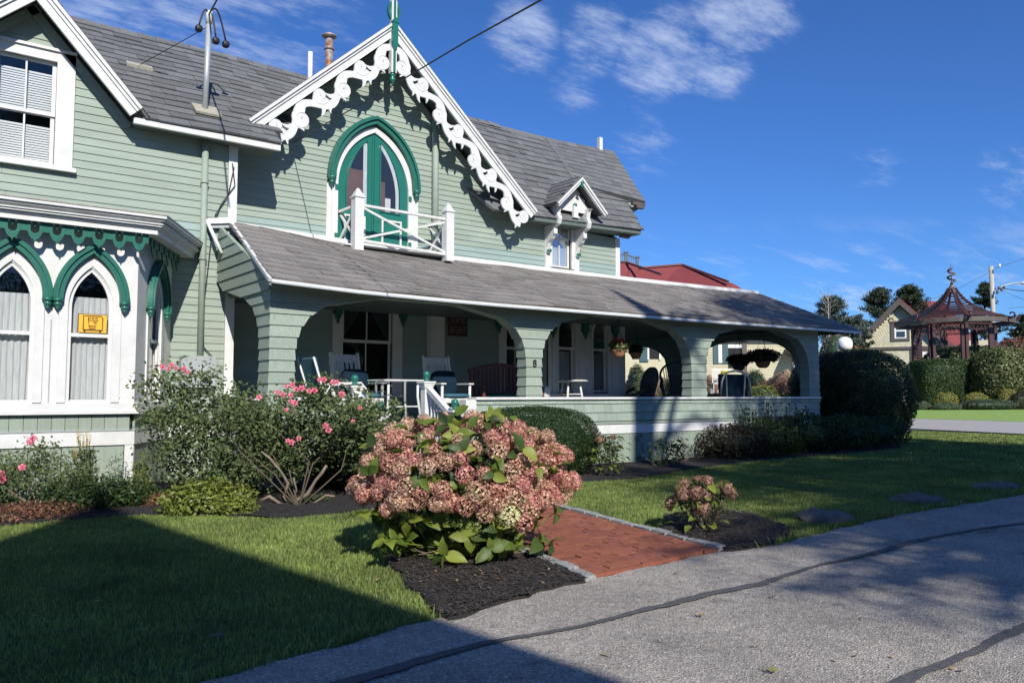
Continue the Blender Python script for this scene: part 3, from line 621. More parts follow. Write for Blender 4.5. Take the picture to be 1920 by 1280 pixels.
strip([4.2, 18.7], YP + .3, lambda x: 2.80, 0, .03, -2.6, 0, 'ceiling', 'porch_ceiling')
# ---- arcade
cols = [(4.03, 4.37), (8.44, 8.75), (12.63, 13.06), (16.72, 17.10)]
ZS, BB, NN = 1.60, 1.10, 3.2
def archx(i, z, side):   # x of the arch edge at height z; side +1 = right edge of column i, -1 = left edge
    if side > 0: a, b = cols[i][1], cols[i + 1][0]
    else: a, b = cols[i - 1][1], cols[i][0]
    c, h = (a + b) / 2, (b - a) / 2
    if z <= ZS: t = 1
    else: s_ = min((z - ZS) / BB, 1); t = (1 - s_ ** NN) ** (1 / NN)
    return c - h * t if side > 0 else c + h * t
CH = .158
def course_objs(i):
    col = empty('porch_column', (cols[i][0], YP, .78)); col.parent = house; col.location = Vector((cols[i][0], YP, .78)) - wloc(house)
    z = 2.69; k = 0
    levels = []
    while z > .1: levels.append((z - CH, z)); z -= CH
    for (a, b) in levels:
        if i > 0 and b < 1.20: break
        if b < .05: break
        e = .020; a_ = max(a, 0.02)
        sag = .012 if a < 1.4 else 0
        xl_a = (archx(i, a + .0, -1) if i > 0 else cols[0][0]); xl_b = (archx(i, b, -1) if i > 0 else cols[0][0])
        xr_a = (archx(i, a, 1) if i < 3 else cols[3][1]); xr_b = (archx(i, b, 1) if i < 3 else cols[3][1])
        if a < 1.6:      # slight batter
            bt = (1.6 - a) * .03; xl_a -= bt; xr_a += bt; xl_b -= bt * .6; xr_b += bt * .6
        T = .22 if i else .36
        if i == 0 and b > 1.0: yb_a = YP + side_arch(a); yb_b = YP + side_arch(b)
        else: yb_a = yb_b = YP + T
        if i == 3: yb_a = YP + side_arch(a) * .8; yb_b = YP + side_arch(b) * .8
        ya, yb = YP - e, YP - .003
        cuts = [0, 1]
        v = [(xl_a - e, ya, a_ - .006), (xr_a + e, ya, a_ - .006), (xr_a + e, yb_a if i in (0,) and 0 else YP + T + e, a_ - .006), (xl_a - e, yb_a + (e if i else 0), a_ - .006),
             (xl_b - .003, yb, b), (xr_b + .003, yb, b), (xr_b + .003, YP + T, b), (xl_b - .003, yb_b, b)]
        if i == 0 or i == 3:
            # side wing as its own hexahedron
            MB().hexa([(xl_a - e, ya, a_ - .006), (xr_a + e, ya, a_ - .006), (xr_a + e, YP + T + e, a_ - .006), (xl_a - e, YP + T + e, a_ - .006), v[4], v[5], v[6], (xl_b - .003, YP + T, b)]).build('shingle_course', 'shingle_green', col)
            x0, x1 = (xl_a, xl_a + .22) if i == 0 else (xr_a - .22, xr_a)
            if yb_a > YP + T + .03 or yb_b > YP + T + .03:
                xo = x0 - e if i == 0 else x0; xi = x1 if i == 0 else x1 + e
                MB().hexa([(xo, YP + T + e + .001, a_ - .006), (xi, YP + T + e + .001, a_ - .006), (xi, max(yb_a, YP + T + .03), a_ - .006), (xo, max(yb_a, YP + T + .03), a_ - .006),
                           (x0 - .003, YP + T + .001, b), (x1 + .003, YP + T + .001, b), (x1 + .003, max(yb_b, YP + T + .031), b), (x0 - .003, max(yb_b, YP + T + .031), b)]).build('shingle_course', 'shingle_green', col)
        else:
            MB().hexa(v).build('shingle_course', 'shingle_green', col)
def side_arch(z):   # depth in y of the side shingle face at height z (arch towards the wall)
    return interp(z, (0, 1.30, 2.0, 2.3, 2.59, 2.77, 2.83, 2.9), (.42, .36, .38, .46, .78, 1.38, 1.65, 2.25))
for i in range(4): course_objs(i)
# beam over the arches
g = MB()
for a, b in ((4.03, 17.1),):
    for k in range(2): g.box(FY(YP), a - .01 * k, b + .01 * k, -.22, .004 + .012 * (1 - k), 2.69 + k * .001, 2.76) if k == 0 else None
beam = g.build('porch_beam', 'shingle_green', house)
# left side wall over the side arch, following the rake
z = 2.69; sc_ = empty('side_wall', (4.03, YP, 2.7)); sc_.parent = house; sc_.location = Vector((4.03, YP, 2.7)) - wloc(house)
while z < 4.0:
    a, b = z, min(z + .17, 4.0)
    yr_ = lambda q: max(YP + .0, YE + (q + .05 - 2.74) / 1.25 * (YL - YE))
    y0a, y0b = yr_(a), yr_(b); y1a = YP + side_arch(a) if a < 2.9 else YL - .03; y1b = YP + side_arch(b) if b < 2.9 else YL - .03
    if y0b < y1b - .02:
        xo = 0; MB().hexa([(3.995 + xo, y0a, a - .006), (4.06, y0a, a - .006), (4.06, y1a, a - .006), (3.995 + xo, y1a, a - .006), (4.012 + xo, y0b, b), (4.06, y0b, b), (4.06, y1b, b), (4.012 + xo, y1b, b)]).build('shingle_course', 'shingle_green', sc_)
    z += .17
# ---- far side arcade (open end of the porch)
fa = empty('end_arcade', (17, 13, .8)); fa.parent = house; fa.location = Vector((17, 13, .8)) - wloc(house)
def end_arch(y0, y1, h=1.02):
    f = Fr((16.90, 0, 0), (0, 1, 0), (-1, 0, 0)); n = 16; g = MB()
    for k in range(n):
        ta, tb = -1 + 2 * k / n, -1 + 2 * (k + 1) / n; c, hh = (y0 + y1) / 2, (y1 - y0) / 2
        za, zb_ = (1.62 + h * (1 - abs(t) ** 2.6) ** (1 / 2.6) for t in (ta, tb))
        g.prism(f, [(c + hh * ta, za), (c + hh * tb, zb_), (c + hh * tb, 2.82), (c + hh * ta, 2.82)], -.2, 0)
    g.build('end_arch', 'shingle_green', fa)
end_arch(11.0, 14.40); end_arch(15.0, 17.6)
MB().box(WF, 16.9, 17.1, 14.40, 15.0, .8, 2.82).build('end_column', 'shingle_green', fa)
MB().box(WF, 16.9, 17.1, 17.6, 18.2, .8, 2.82).build('end_column', 'shingle_green', fa)
MB().box(WF, 16.92, 17.08, 11.0, 17.6, .8, 1.19).build('end_wall', 'shingle_green', fa)
B('end_cap', 'white_paint', fa, WF, 16.85, 17.15, 10.95, 17.6, 1.19, 1.235)
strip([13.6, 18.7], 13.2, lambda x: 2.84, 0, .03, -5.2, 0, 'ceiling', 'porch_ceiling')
MB().add([(13.5, YF, 4.02), (18.86, YF, 4.04), (18.9, 18.6, 2.9), (13.5, 18.6, 2.9)], [(0, 1, 2, 3)]).build('rear_porch_roof', 'roof_warm', house)
MB().add([(18.38, YE, 2.75), (18.86, YF, 4.0), (18.88, 18.6, 2.85)], [(0, 1, 2)]).build('end_roof', 'roof_warm', house)
# ---- low porch wall
def low_wall(x0, x1):
    lw = MB().box(FY(YP), x0, x1, -.16, -.03, .75, 1.19).build('low_wall', 'green_board', house)
    MB().box(FY(YP), x0 - .02, x1 + .02, -.20, .05, 1.19, 1.232).build('wall_cap', 'white_paint', house)
    out = []; r_ = random.Random(int(x0 * 10))
    for (a, b, e, wm) in ((1.115, 1.188, .022, .17), (.955, 1.118, .020, .21), (.80, .958, .020, .22)):
        x = x0
        while x < x1 - .01:
            w_ = min(wm * r_.uniform(.75, 1.3), x1 - x); j = r_.uniform(-.003, .003)
            out.append(([(x + .002, YP - e + .0, a + j), (x + w_ - .002, YP - e, a + j), (x + w_ - .002, YP + .03, a + j), (x + .002, YP + .03, a + j), (x + .002, YP - .002, b), (x + w_ - .002, YP - .002, b), (x + w_ - .002, YP + .03, b), (x + .002, YP + .03, b)], HEX)); x += w_
    pieces('wall_shingle', out, 'shingle_green', lw)
low_wall(4.39, 5.42); low_wall(7.40, 17.1)
for a, b in ((5.40, 5.60), (7.20, 7.40)): MB().box(FY(YP), a, b, -.16, .03, .57, 1.19).build('end_post', 'white_paint', house)
MB().box(FY(YP), 4.02, 17.12, -.06, .015, .57, .745).build('skirt_band', 'white_paint', house)
MB().box(FY(YP), 4.0, 17.14, -.06, .035, .745, .785).build('floor_edge', 'green_board', house)
out = []; x = 4.03; r_ = random.Random(5)
while x < 17.1:
    w_ = .185; out.append(([(x, YP + .03, -.05), (x + w_ - .008, YP + .03, -.05), (x + w_ - .008, YP + .055, -.05), (x, YP + .055, -.05), (x, YP - .0, .575), (x + w_ - .008, YP - .0, .575), (x + w_ - .008, YP + .055, .575), (x, YP + .055, .575)], HEX)); x += w_
pieces('skirt_board', out, 'green_board', house)
MB().box(WF, 4.05, 17.1, YP + .06, YP + .10, -.1, .74).build('skirt_back', 'dark_void', house)
# side skirt and wall band towards the bay
out = []
for k in range(12): y = YP + .06 + k * .185; out.append(([(4.0, y, -.05), (4.03, y, -.05), (4.03, y + .177, -.05), (4.0, y + .177, -.05), (4.0, y, .575), (4.03, y, .575), (4.03, y + .177, .575), (4.0, y + .177, .575)], HEX))
for k in range(4): x = 3.34 + k * .185; out.append(([(x, YL - .04, -.05), (x + .177, YL - .04, -.05), (x + .177, YL, -.05), (x, YL, -.05), (x, YL - .04, .62), (x + .177, YL - .04, .62), (x + .177, YL, .62), (x, YL, .62)], HEX))
pieces('skirt_board', out, 'green_board', house)
MB().box(WF, 3.98, 4.03, YP, YL - .05, .577, .745).box(WF, 3.34, 4.12, YL - .05, YL, .625, .80).build('skirt_band', 'white_paint', house)
MB().box(WF, 3.98, 4.2, YP, YL - .05, .79, 1.19).build('low_wall', 'green_board', house); MB().box(WF, 3.95, 4.25, YP + .3, YL - .05, 1.19, 1.232).build('wall_cap', 'white_paint', house)
MB().box(FY(YP), 3.93, 4.10, -.04, .05, -.03, .57).build('corner_post', 'white_paint', house)
# floor boards
out = []
for k in range(22): out.append(([(4.04, YP + .02 + k * .135, .76), (17.1, YP + .02 + k * .135, .76), (17.1, YP + .15 + k * .135, .76), (4.04, YP + .15 + k * .135, .76), (4.04, YP + .02 + k * .135, .785), (17.1, YP + .02 + k * .135, .785), (17.1, YP + .15 + k * .135, .785), (4.04, YP + .15 + k * .135, .785)], HEX))
pieces('floor_board', out, 'floor_grey', house); MB().box(WF, 13.5, 17, 13.6, 18.2, .70, .78).build('rear_floor', 'floor_grey', house)
# ---- steps and newels
st = empty('front_steps', (5.6, 9.6, 0), None, None); st.parent = house; st.location = Vector((5.6, 9.6, 0)) - wloc(house)
MB().box(WF, 4.95, 7.2, 10.02, YP - .04, .74, .785).build('landing', 'floor_grey', st); MB().box(WF, 4.98, 7.18, 10.05, YP - .04, -.02, .74).build('landing_side', 'white_paint', st)
for k, (y0, z) in enumerate(((9.76, .59), (9.48, .40), (9.20, .20))):
    B('tread', 'floor_grey', st, WF, 5.0, 6.18, y0 - .03, y0 + .31, z - .035, z); B('riser', 'white_paint', st, WF, 5.02, 6.16, y0, y0 + .02, z - .19, z - .036)
NW = {'TL': (5.03, 10.1, 1.33), 'TR': (6.17, 10.1, 1.40), 'BL': (4.94, 9.2, .97), 'BR': (6.07, 9.2, 1.0)}
for k, (x, y, z) in NW.items():
    nw = MB().box(WF, x - .06, x + .06, y - .06, y + .06, 0, z).build('newel_post', 'white_paint', st)
    MB().box(WF, x - .085, x + .085, y - .085, y + .085, z, z + .035).box(WF, x - .10, x + .10, y - .10, y + .10, z + .035, z + .06).box(WF, x - .075, x + .075, y - .075, y + .075, z - .03, z).build('newel_cap', 'white_paint', st)
    MB().lathe((x, y, z + .06), [(.038, 0), (.04, .03), (.03, .045), (.042, .06), (.053, .085), (.053, .115), (.04, .14), (.015, .15)], 16).build('newel_ball', 'deep_green', st, smooth=True)
for s_ in ('L', 'R'):
    a, b = NW['T' + s_], NW['B' + s_]; pa, pb = Vector((a[0], a[1] - .06, a[2] - .05)), Vector((b[0], b[1] + .06, b[2] - .02))
    bar(pa, pb, .035, .04, 'white_paint', 'handrail', st); bar(pa - Vector((0, 0, .55)), pb - Vector((0, 0, .62)), .025, .03, 'white_paint', 'bottom_rail', st)
    for k in range(1, 7):
        p = pa.lerp(pb, k / 7); MB().lathe(p - Vector((0, 0, .60)), [(.022, 0), (.022, .10), (.014, .14), (.022, .22), (.017, .42), (.022, .47), (.022, .58)], 8).build('baluster', 'white_paint', st, smooth=True)
# ---- ground floor openings under the porch
for (u0, u1) in ((6.48, 7.51), (10.2, 10.8)):
    w = sash_window(house, FG, u0, u1, 1.30, 3.00, 2.24, cas=.20, topc=.16, sill=True, name='porch_window')
    for sx in (-1, 1):
        c = u0 if sx < 0 else u1
        MB().add([FG.p(c, -.1, 2.98), FG.p((u0 + u1) / 2 - sx * .0, -.1, 2.98), FG.p(c - sx * .06, -.1, 2.28), FG.p(c, -.1, 2.28)], [(0, 1, 2, 3)]).build('curtain', 'curtain', w)
for x in (6.36, 7.70, 9.98): MB().box(FG, x - .075, x + .075, .045, .13, 2.72, 3.1).lathe((x, YG - .09, 2.54), [(.004, 0), (.03, .04), (.02, .08), (.06, .12), (.06, .18)], 8).build('hood_drop', 'trim_green', house)
B('pilaster', 'white_paint', house, FG, 8.26, 8.66, -.01, .06, .8, 3.2); B('pilaster', 'white_paint', house, FG, 8.30, 8.62, .061, .09, .8, 3.2)
# second bay at the right end of the wall
b2 = empty('porch_bay', (12, 13, .8)); b2.parent = house; b2.location = Vector((12, 13, .8)) - wloc(house)
FB2 = FY(YG - .62)
MB().box(FB2, 10.85, 13.10, -.05, 0, .8, 1.30).box(FB2, 10.85, 11.12, -.05, 0, 1.30, 3.1).box(FB2, 11.60, 12.12, -.05, 0, 1.30, 3.1).box(FB2, 12.56, 13.10, -.05, 0, 1.30, 3.1).box(FB2, 11.12, 11.60, -.05, 0, 3.0, 3.1).box(FB2, 12.12, 12.56, -.05, 0, 3.0, 3.1).box(WF, 13.05, 13.12, YG - .61, YG, .8, 3.1).box(WF, 10.85, 10.9, YG - .61, YG, .8, 3.1).build('bay_wall', 'white_paint', b2)
MB().box(FB2, 10.8, 13.16, .001, .07, 1.20, 1.29).build('bay_sill', 'white_paint', b2)
for a, b in ((11.12, 11.60), (12.12, 12.56)):
    w = sash_window(house, FB2, a, b, 1.33, 3.0, 2.24, cas=.04, proud=.02, topc=.05, sill=False, name='porch_bay_window', mull=False, depth=.4, pane='pane_clear')
    arch_ring(w, FB2, (a + b) / 2, (b - a) / 2 + .06, 2.55, .42, .06, .021, .05, 2.5, 'white_paint', 'arch_trim', 8)
    curtain(w, FB2, a + .05, b - .05, 1.35, 2.2, -.14, 'curtain', 5, .02, int(a * 7))
for x in (10.95, 11.86, 12.75): MB().box(FB2, x - .08, x + .08, .001, .09, 2.62, 3.1).lathe((x, YG - .67, 2.45), [(.004, 0), (.03, .04), (.02, .07), (.06, .10), (.06, .17)], 8).build('hood_drop', 'trim_green', house)
for x in (10.98, 11.75, 11.95, 12.7, 12.95): B('bay_moulding', 'white_paint', b2, FB2, x - .03, x + .03, .001, .03, 1.30, 2.6)
# ================================================================ BAY WINDOW (left)
bay = empty('bay_window', (1.5, 11.5, 0)); bay.parent = house; bay.location = Vector((1.5, 11.5, 0)) - wloc(house)
YBF = 11.5; FBF = FY(YBF); su = Vector((3.34 - 2.55, YL - YBF, 0)); sl_len = su.length; FBS = Fr((2.55, YBF, 0), su, (su.y, -su.x, 0))
def arch_wall(fr, u0, u1, w0, w1, cx, hw, zs, k, foot, m, name, t=.06, n=10):
    """wall panel with a pointed-arch hole"""
    g = MB(); o = ogive(cx, hw, zs, k, n)
    g.box(fr, u0, cx - hw, -t, 0, w0, w1); g.box(fr, cx + hw, u1, -t, 0, w0, w1); g.box(fr, cx - hw, cx + hw, -t, 0, w0, foot)
    for a, b in zip(o[:-1], o[1:]): g.prism(fr, [a, b, (b[0], w1), (a[0], w1)], -t, 0)
    return g.build(name, m, bay)
def bay_win(fr, u0, u1, cx, hw, drop=True, hs=1.0, seed=0):
    KK = .50
    arch_wall(fr, u0, u1, 1.06, 3.36, cx, hw, 2.38, KK, 1.17, 'white_paint', 'bay_panel')
    arch_ring(bay, fr, cx, hw + .06, 2.38, KK + .085, .10, .001, .022, 1.17, 'white_paint', 'arch_casing')
    arch_ring(bay, fr, cx, hw - .018, 2.38, KK - .025, .035, -.05, -.012, 1.17, 'white_paint', 'arch_bead')
    hw2 = .385
    arch_ring(bay, fr, cx, hw2, 2.47, .66, .115, .0225, .095, 2.47, 'trim_green', 'hood_mould')
    arch_ring(bay, fr, cx, hw2 + .02, 2.47, .68, .035, .0955, .12, 2.47, 'trim_green', 'hood_bead')
    for sx in (-1, 1):
        p = fr.p(cx + sx * hw2, .06, 2.315); MB().lathe(p, [(.004, 0), (.016, .02), (.03, .04), (.018, .05), (.045, .065), (.05, .09), (.024, .108), (.066, .12), (.066, .14), (.052, .158)], 14).build('hood_drop', 'trim_green', bay, smooth=True)
    # sash: meeting rail, glass, curtain
    w = MB().box(fr, cx - hw, cx + hw, -.075, -.055, 1.17, 1.20).box(fr, cx - hw - .0, cx + hw, -.07, -.02, 2.00, 2.045).box(fr, cx - hw, cx - hw + .03, -.078, -.062, 1.20, 2.0).box(fr, cx + hw - .03, cx + hw, -.078, -.062, 1.20, 2.0).build('bay_sash', 'white_paint', bay)
    B('pane', 'pane_clear', bay, fr, cx - hw + .03, cx + hw - .03, -.072, -.068, 1.2, 2.0)
    o = ogive(cx, hw, 2.38, KK, 10); MB().prism(fr, [(o[0][0], 2.045)] + o + [(o[-1][0], 2.045)], -.056, -.052).build('pane', 'pane_clear', bay)
    curtain(bay, fr, cx - hw + .01, cx + hw - .01, 1.18, 2.52, -.125, folds=7 if hs == 1 else 4, amp=.016, seed=seed)
    g = MB(); g.box(fr, cx - hw - .02, cx - hw - .001, -.45, -.061, 1.1, 3.1).box(fr, cx + hw + .001, cx + hw + .02, -.45, -.061, 1.1, 3.1).box(fr, cx - hw - .02, cx + hw + .02, -.50, -.455, 1.1, 3.1); g.build('bay_recess', 'dark_void', bay)
for k, cx_ in enumerate((.24, 1.12, 2.00)):
    bay_win(FBF, cx_ - .44, cx_ + .44 if k < 2 else 2.55, cx_, .25, seed=k + 1)
bay_win(FBS, .0, sl_len, .78, .26, hs=1.0, seed=9)
MB().box(FBF, 1.552, 1.568, .001, .006, 1.06, 2.2).build('joint_strip', 'metal_grey', bay)
def wrap(w0, w1, n, m, name, parent=bay, n0=-.05):
    """horizontal member wrapping front and side, mitred at the corner"""
    c = FBF.p(2.55, n, 0); U1, U2 = Vector((1, 0, 0)), FBS.U
    ang = math.acos(U1.dot(U2)); ext = n * math.tan(ang / 2); exti = n0 * math.tan(ang / 2)
    MB().hexa([FBF.p(-.6, n0, w0), FBF.p(2.55 + exti, n0, w0), FBF.p(2.55 + ext, n, w0), FBF.p(-.6, n, w0), FBF.p(-.6, n0, w1), FBF.p(2.55 + exti, n0, w1), FBF.p(2.55 + ext, n, w1), FBF.p(-.6, n, w1)]).build(name, m, parent)
    MB().hexa([FBS.p(-exti, n0, w0), FBS.p(sl_len + .02, n0, w0), FBS.p(sl_len + n * .55, n, w0), FBS.p(-ext, n, w0), FBS.p(-exti, n0, w1), FBS.p(sl_len + .02, n0, w1), FBS.p(sl_len + n * .55, n, w1), FBS.p(-ext, n, w1)]).build(name, m, parent)
wrap(1.055, 1.155, .045, 'white_paint', 'bay_sill'); wrap(1.02, 1.054, .07, 'white_paint', 'bay_sill_mould'); wrap(.62, .80, .02, 'white_paint', 'bay_band'); wrap(.800, .815, .03, 'metal_grey', 'bay_band_cap')
for (w0, w1, n) in ((3.365, 3.43, .28), (3.431, 3.46, .30), (3.461, 3.485, .34), (3.486, 3.50, .36), (3.501, 3.535, .33), (3.536, 3.56, .38), (3.561, 3.60, .41)): wrap(w0, w1, n, 'white_paint', 'cornice_moulding')
wrap(3.601, 3.612, .42, 'lead', 'cornice_flashing'); wrap(3.30, 3.364, .06, 'white_paint', 'frieze')
out = []
for k in range(18):
    x = 2.50 - k * .15
    for (a, b) in ((.80, 1.02),): out.append(([FBF.p(x - .144, -.02, a), FBF.p(x, -.02, a), FBF.p(x, .004, a), FBF.p(x - .144, .004, a), FBF.p(x - .144, -.02, b), FBF.p(x, -.02, b), FBF.p(x, .004, b), FBF.p(x - .144, .004, b)], HEX))
for k in range(6):
    x = 2.44 - k * .36; out.append(([FBF.p(x - .35, -.03, -.05), FBF.p(x, -.03, -.05), FBF.p(x, -.004, -.05), FBF.p(x - .35, -.004, -.05), FBF.p(x - .35, -.03, .62), FBF.p(x, -.03, .62), FBF.p(x, -.004, .62), FBF.p(x - .35, -.004, .62)], HEX))
for k in range(8):
    u = .06 + k * .19
    for (a, b) in ((.80, 1.02), (-.05, .62)): out.append(([FBS.p(u, -.03, a), FBS.p(u + .182, -.03, a), FBS.p(u + .182, -.002, a), FBS.p(u, -.002, a), FBS.p(u, -.03, b), FBS.p(u + .182, -.03, b), FBS.p(u + .182, -.002, b), FBS.p(u, -.002, b)], HEX))
pieces('bay_board', out, 'green_board', bay)
MB().box(FBF, 2.45, 2.55, -.03, .012, -.05, .62).box(FBS, -.0, .055, -.03, .010, -.05, .62).build('corner_post', 'white_paint', bay)
MB().box(FBF, -.6, 2.5, -.08, -.035, -.05, 1.06).box(FBS, .0, sl_len, -.08, -.035, -.05, 1.06).build('bay_core', 'dark_void', bay)
# lace trim
def lace(fr, u, n=.20, top=3.362):
    g = MB(); r = .068; zc = top - .085
    pts = [(u + r * math.cos(a), zc + r * 1.05 * math.sin(a)) for a in np.linspace(math.pi, 2 * math.pi, 9)]
    g.ribbon(fr, [(u - r, top)] + pts + [(u + r, top)], .040, n, n + .022)
    g.prism(fr, [(u - .03, top), (u + .03, top), (u, top - .065)], n + .001, n + .018)
    g.prism(fr, [(u - .075, zc - .055), (u + .075, zc - .055), (u + .045, zc - .11), (u + .012, zc - .13), (u, zc - .165), (u - .012, zc - .13), (u - .045, zc - .11)], n + .002, n + .020)
    for sx in (-1, 1): g.prism(fr, [(u + sx * .118, top), (u + sx * .085, top), (u + sx * .085, top - .115), (u + sx * .118, top - .115)][::sx], n + .003, n + .019)
    g.build('lace_trim', 'trim_green', bay)
for k in range(11): lace(FBF, 2.50 - k * .236)
for k in range(6): lace(FBS, .16 + k * .236, .12)
# security sign in the window
ss = empty('security_sign', FBF.p(2.03, -.10, 2.06), 'yellow security company sign reading ESS leaning in the bay window', 'sign')
FS = Fr(FBF.p(0, -.036, 0), (1, 0, 0), (0, -1, 0))
MB().box(FS, 1.862, 2.205, -.004, 0, 2.055, 2.30).build('sign_edge', 'brown_ink', ss)
MB().box(FS, 1.872, 2.197, .0005, .002, 2.062, 2.292).build('sign_plate', 'amber_sign', ss)
MB().ribbon(FS, [(1.925, 2.09), (1.925, 2.275), (2.13, 2.275), (2.15, 2.25), (2.15, 2.09), (1.925, 2.09)], .014, .0025, .004).box(FS, 1.93, 2.145, .0025, .0042, 2.088, 2.10).lathe(FS.p(1.94, .004, 2.075), [(.012, 0), (.012, .015)], 10).lathe(FS.p(2.12, .004, 2.075), [(.014, 0), (.014, .015)], 10).build('sign_frame', 'brown_ink', ss)
def text(body, fr, u, w_, n, size, m, parent, name, sx=1.0, bold=0.0, ext=.001):
    c = bpy.data.curves.new('t', 'FONT'); c.body = body; c.size = size; c.extrude = ext; c.offset = bold; c.align_x = 'CENTER'
    o = bpy.data.objects.new('t', c); COL.objects.link(o); bpy.context.view_layer.update()
    me = bpy.data.meshes.new_from_object(o.evaluated_get(bpy.context.evaluated_depsgraph_get())); bpy.data.objects.remove(o)
    M = Matrix((( fr.U.x * sx, fr.W.x, fr.N.x, 0), (fr.U.y * sx, fr.W.y, fr.N.y, 0), (fr.U.z * sx, fr.W.z, fr.N.z, 0), (0, 0, 0, 1)))
    me.transform(Matrix.Translation(fr.p(u, n, w_)) @ M); me.materials.clear()
    return link(name, me, m, parent)
text('ESS', FS, 2.035, 2.205, .004, .078, 'brown_ink', ss, 'sign_lettering', 1.15, .0006)
for k, (t_, z_) in enumerate((('Electronic', 2.143), ('Security', 2.124), ('Systems', 2.105))): text(t_, FS, 2.03, z_, .004, .022, 'brown_ink', ss, 'sign_small_print', 1.1, .0005)
MB().lathe(FS.p(1.985, .004, 2.180), [(.007, 0), (.007, .012)], 8).build('sign_dot', 'brown_ink', ss)
MB().ribbon(FS, [(2.062 + .012 * math.cos(a), 2.188 + .012 * math.sin(a)) for a in np.linspace(0, 6.28, 12)], .008, .003, .005).build('sign_ring', 'brown_ink', ss)
# LIFE BOAT sign on the porch wall
ls = empty('wall_sign', (8.95, YG, 2.4), 'red two line LIFE BOAT sign on the shaded porch wall', 'sign')
MB().box(FG, 8.72, 9.16, .09, .11, 2.44, 2.88).build('sign_board', 'red_sign', ls)
text('LIFE', FG, 8.94, 2.70, .112, .20, 'sign_letter', ls, 'sign_lettering', .95); text('BOAT', FG, 8.94, 2.49, .112, .20, 'sign_letter', ls, 'sign_lettering', .75)
# house number
text('8', FY(YP - .02), 8.60, 1.74, .004, .17, 'black_paint', house, 'house_number', 1.0, .002, .004)
# electric meter, wires, mast
mb = MB().box(FL, 3.46, 3.98, .03, .15, 1.38, 1.86).build('meter_box', 'metal_grey', house)
o_ = FL.p(3.80, .15, 1.60); MB().tube([o_, o_ + Vector((0, -.10, 0))], .085, 20).tube([o_ + Vector((0, -.10, 0)), o_ + Vector((0, -.13, 0))], [.085, .07], 20).build('meter_dial', 'metal_grey', mb)
mast = MB().tube([(3.80, 13.02, 5.70), (3.83, 13.02, 7.20)], .045, 14).build('service_mast', 'metal_grey', house, smooth=True)
MB().tube([(3.83, 13.02, 7.21), (3.83, 13.02, 7.42)], .05, 14).build('mast_head', 'white_worn', mast, smooth=True)
MB().hexa([(3.62, 12.85, 5.66), (4.02, 12.85, 5.66), (4.02, 13.15, 5.88), (3.62, 13.15, 5.88), (3.62, 12.83, 5.69), (4.02, 12.83, 5.69), (4.02, 13.13, 5.91), (3.62, 13.13, 5.91)]).build('mast_flashing', 'lead', mast)
q = SL(3.05, vl * .52); MB().hexa([q + Vector(v) for v in ((-.2, 0, .02), (.2, 0, .02), (.2, .1, .1), (-.2, .1, .1), (-.2, -.02, .07), (.2, -.02, .07), (.2, .08, .14), (-.2, .08, .14))]).build('guy_plate', 'lead', house)
MB().tube([q + Vector((0, .05, .1)), (3.80, 13.02, 7.15)], .006, 6).build('guy_wire', 'cable', house)
for dx, dy, dz in ((-.16, -.05, 7.12), (.10, -.08, 6.98), (.30, .05, 7.02)):
    e_ = Vector((3.82 + dx, 13.02 + dy, dz)); a = Vector((3.82, 13.0, 7.36))
    pts = [a.lerp(e_, t) + Vector((0, 0, (.18 if dx < .2 else .32) * math.sin(t * math.pi) * (1 - t * .3))) for t in np.linspace(0, 1, 10)]
    MB().tube(pts, .014, 6).build('mast_cable', 'cable', mast, smooth=True); MB().puff(e_ - Vector((0, 0, .05)), .055, .055, .055, .6).build('cable_weight', 'cable', mast)
def wire(pts, r, label, sag=0, name='overhead_wire', parent=None):
    P = []
    for a, b in zip(pts[:-1], pts[1:]):
        a, b = Vector(a), Vector(b)
        for t in np.linspace(0, 1, 14)[:-1]: P.append(a.lerp(b, t) - Vector((0, 0, sag * 4 * t * (1 - t))))
    P.append(Vector(pts[-1])); MB().tube(P, r, 6).build(name, 'cable', parent, smooth=True, label=label, cat='wire' if label else None)
wire([(5.18, YG - .55, 5.62) , atd(1140, -90, 9.5)], .011, 'black service wire crossing in front of the scrollwork gable to the upper right', .12) if 0 else None
pa = onY(548, 268, YG - .1); wire([pa, atd(700, 182, 11.0), atd(880, 75, 8.2), atd(1060, -25, 6.0)], .0085, 'black service wire slanting across the scrollwork gable into the sky', .0)
wire([(3.82, 13.0, 7.36), atd(440, -60, 10)], .014, 'thick black cable leaving the mast head above the roof', 0)
wire([FL.p(4.19, .06, 4.95), FL.p(4.24, .06, 4.6), FL.p(4.02, .05, 4.25), FL.p(3.90, .05, 3.8), FL.p(3.86, .05, 3.3), FL.p(3.80, .05, 2.6), FL.p(3.82, .05, 2.0), FL.p(3.95, .05, 1.86)], .008, None, .0, 'wall_cable', house)
wire([FL.p(4.22, .06, 4.9), FL.p(4.14, .06, 4.45), FL.p(3.95, .05, 4.1), FL.p(3.86, .05, 3.75)], .008, None, .0, 'wall_cable', house)
# ================================================================ GROUND
def sheet(name, X, Y, zf, m, **k):
    v = [(x, y, zf(x, y)) for y in Y for x in X]; n = len(X)
    f = [(j * n + i, j * n + i + 1, (j + 1) * n + i + 1, (j + 1) * n + i) for j in range(len(Y) - 1) for i in range(n - 1)]
    return MB().add(v, f).build(name, m, **k)
mat('turf', (.035, .060, .018), .95, .35, 14, .8, 40, c2=(.065, .085, .03), patch=1.4)
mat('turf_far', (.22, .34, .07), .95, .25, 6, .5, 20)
mat('blade', (.135, .215, .045), .6, .42, 1.1, rnd=.35, c2=(.30, .35, .10), isl=True, transl=.35)
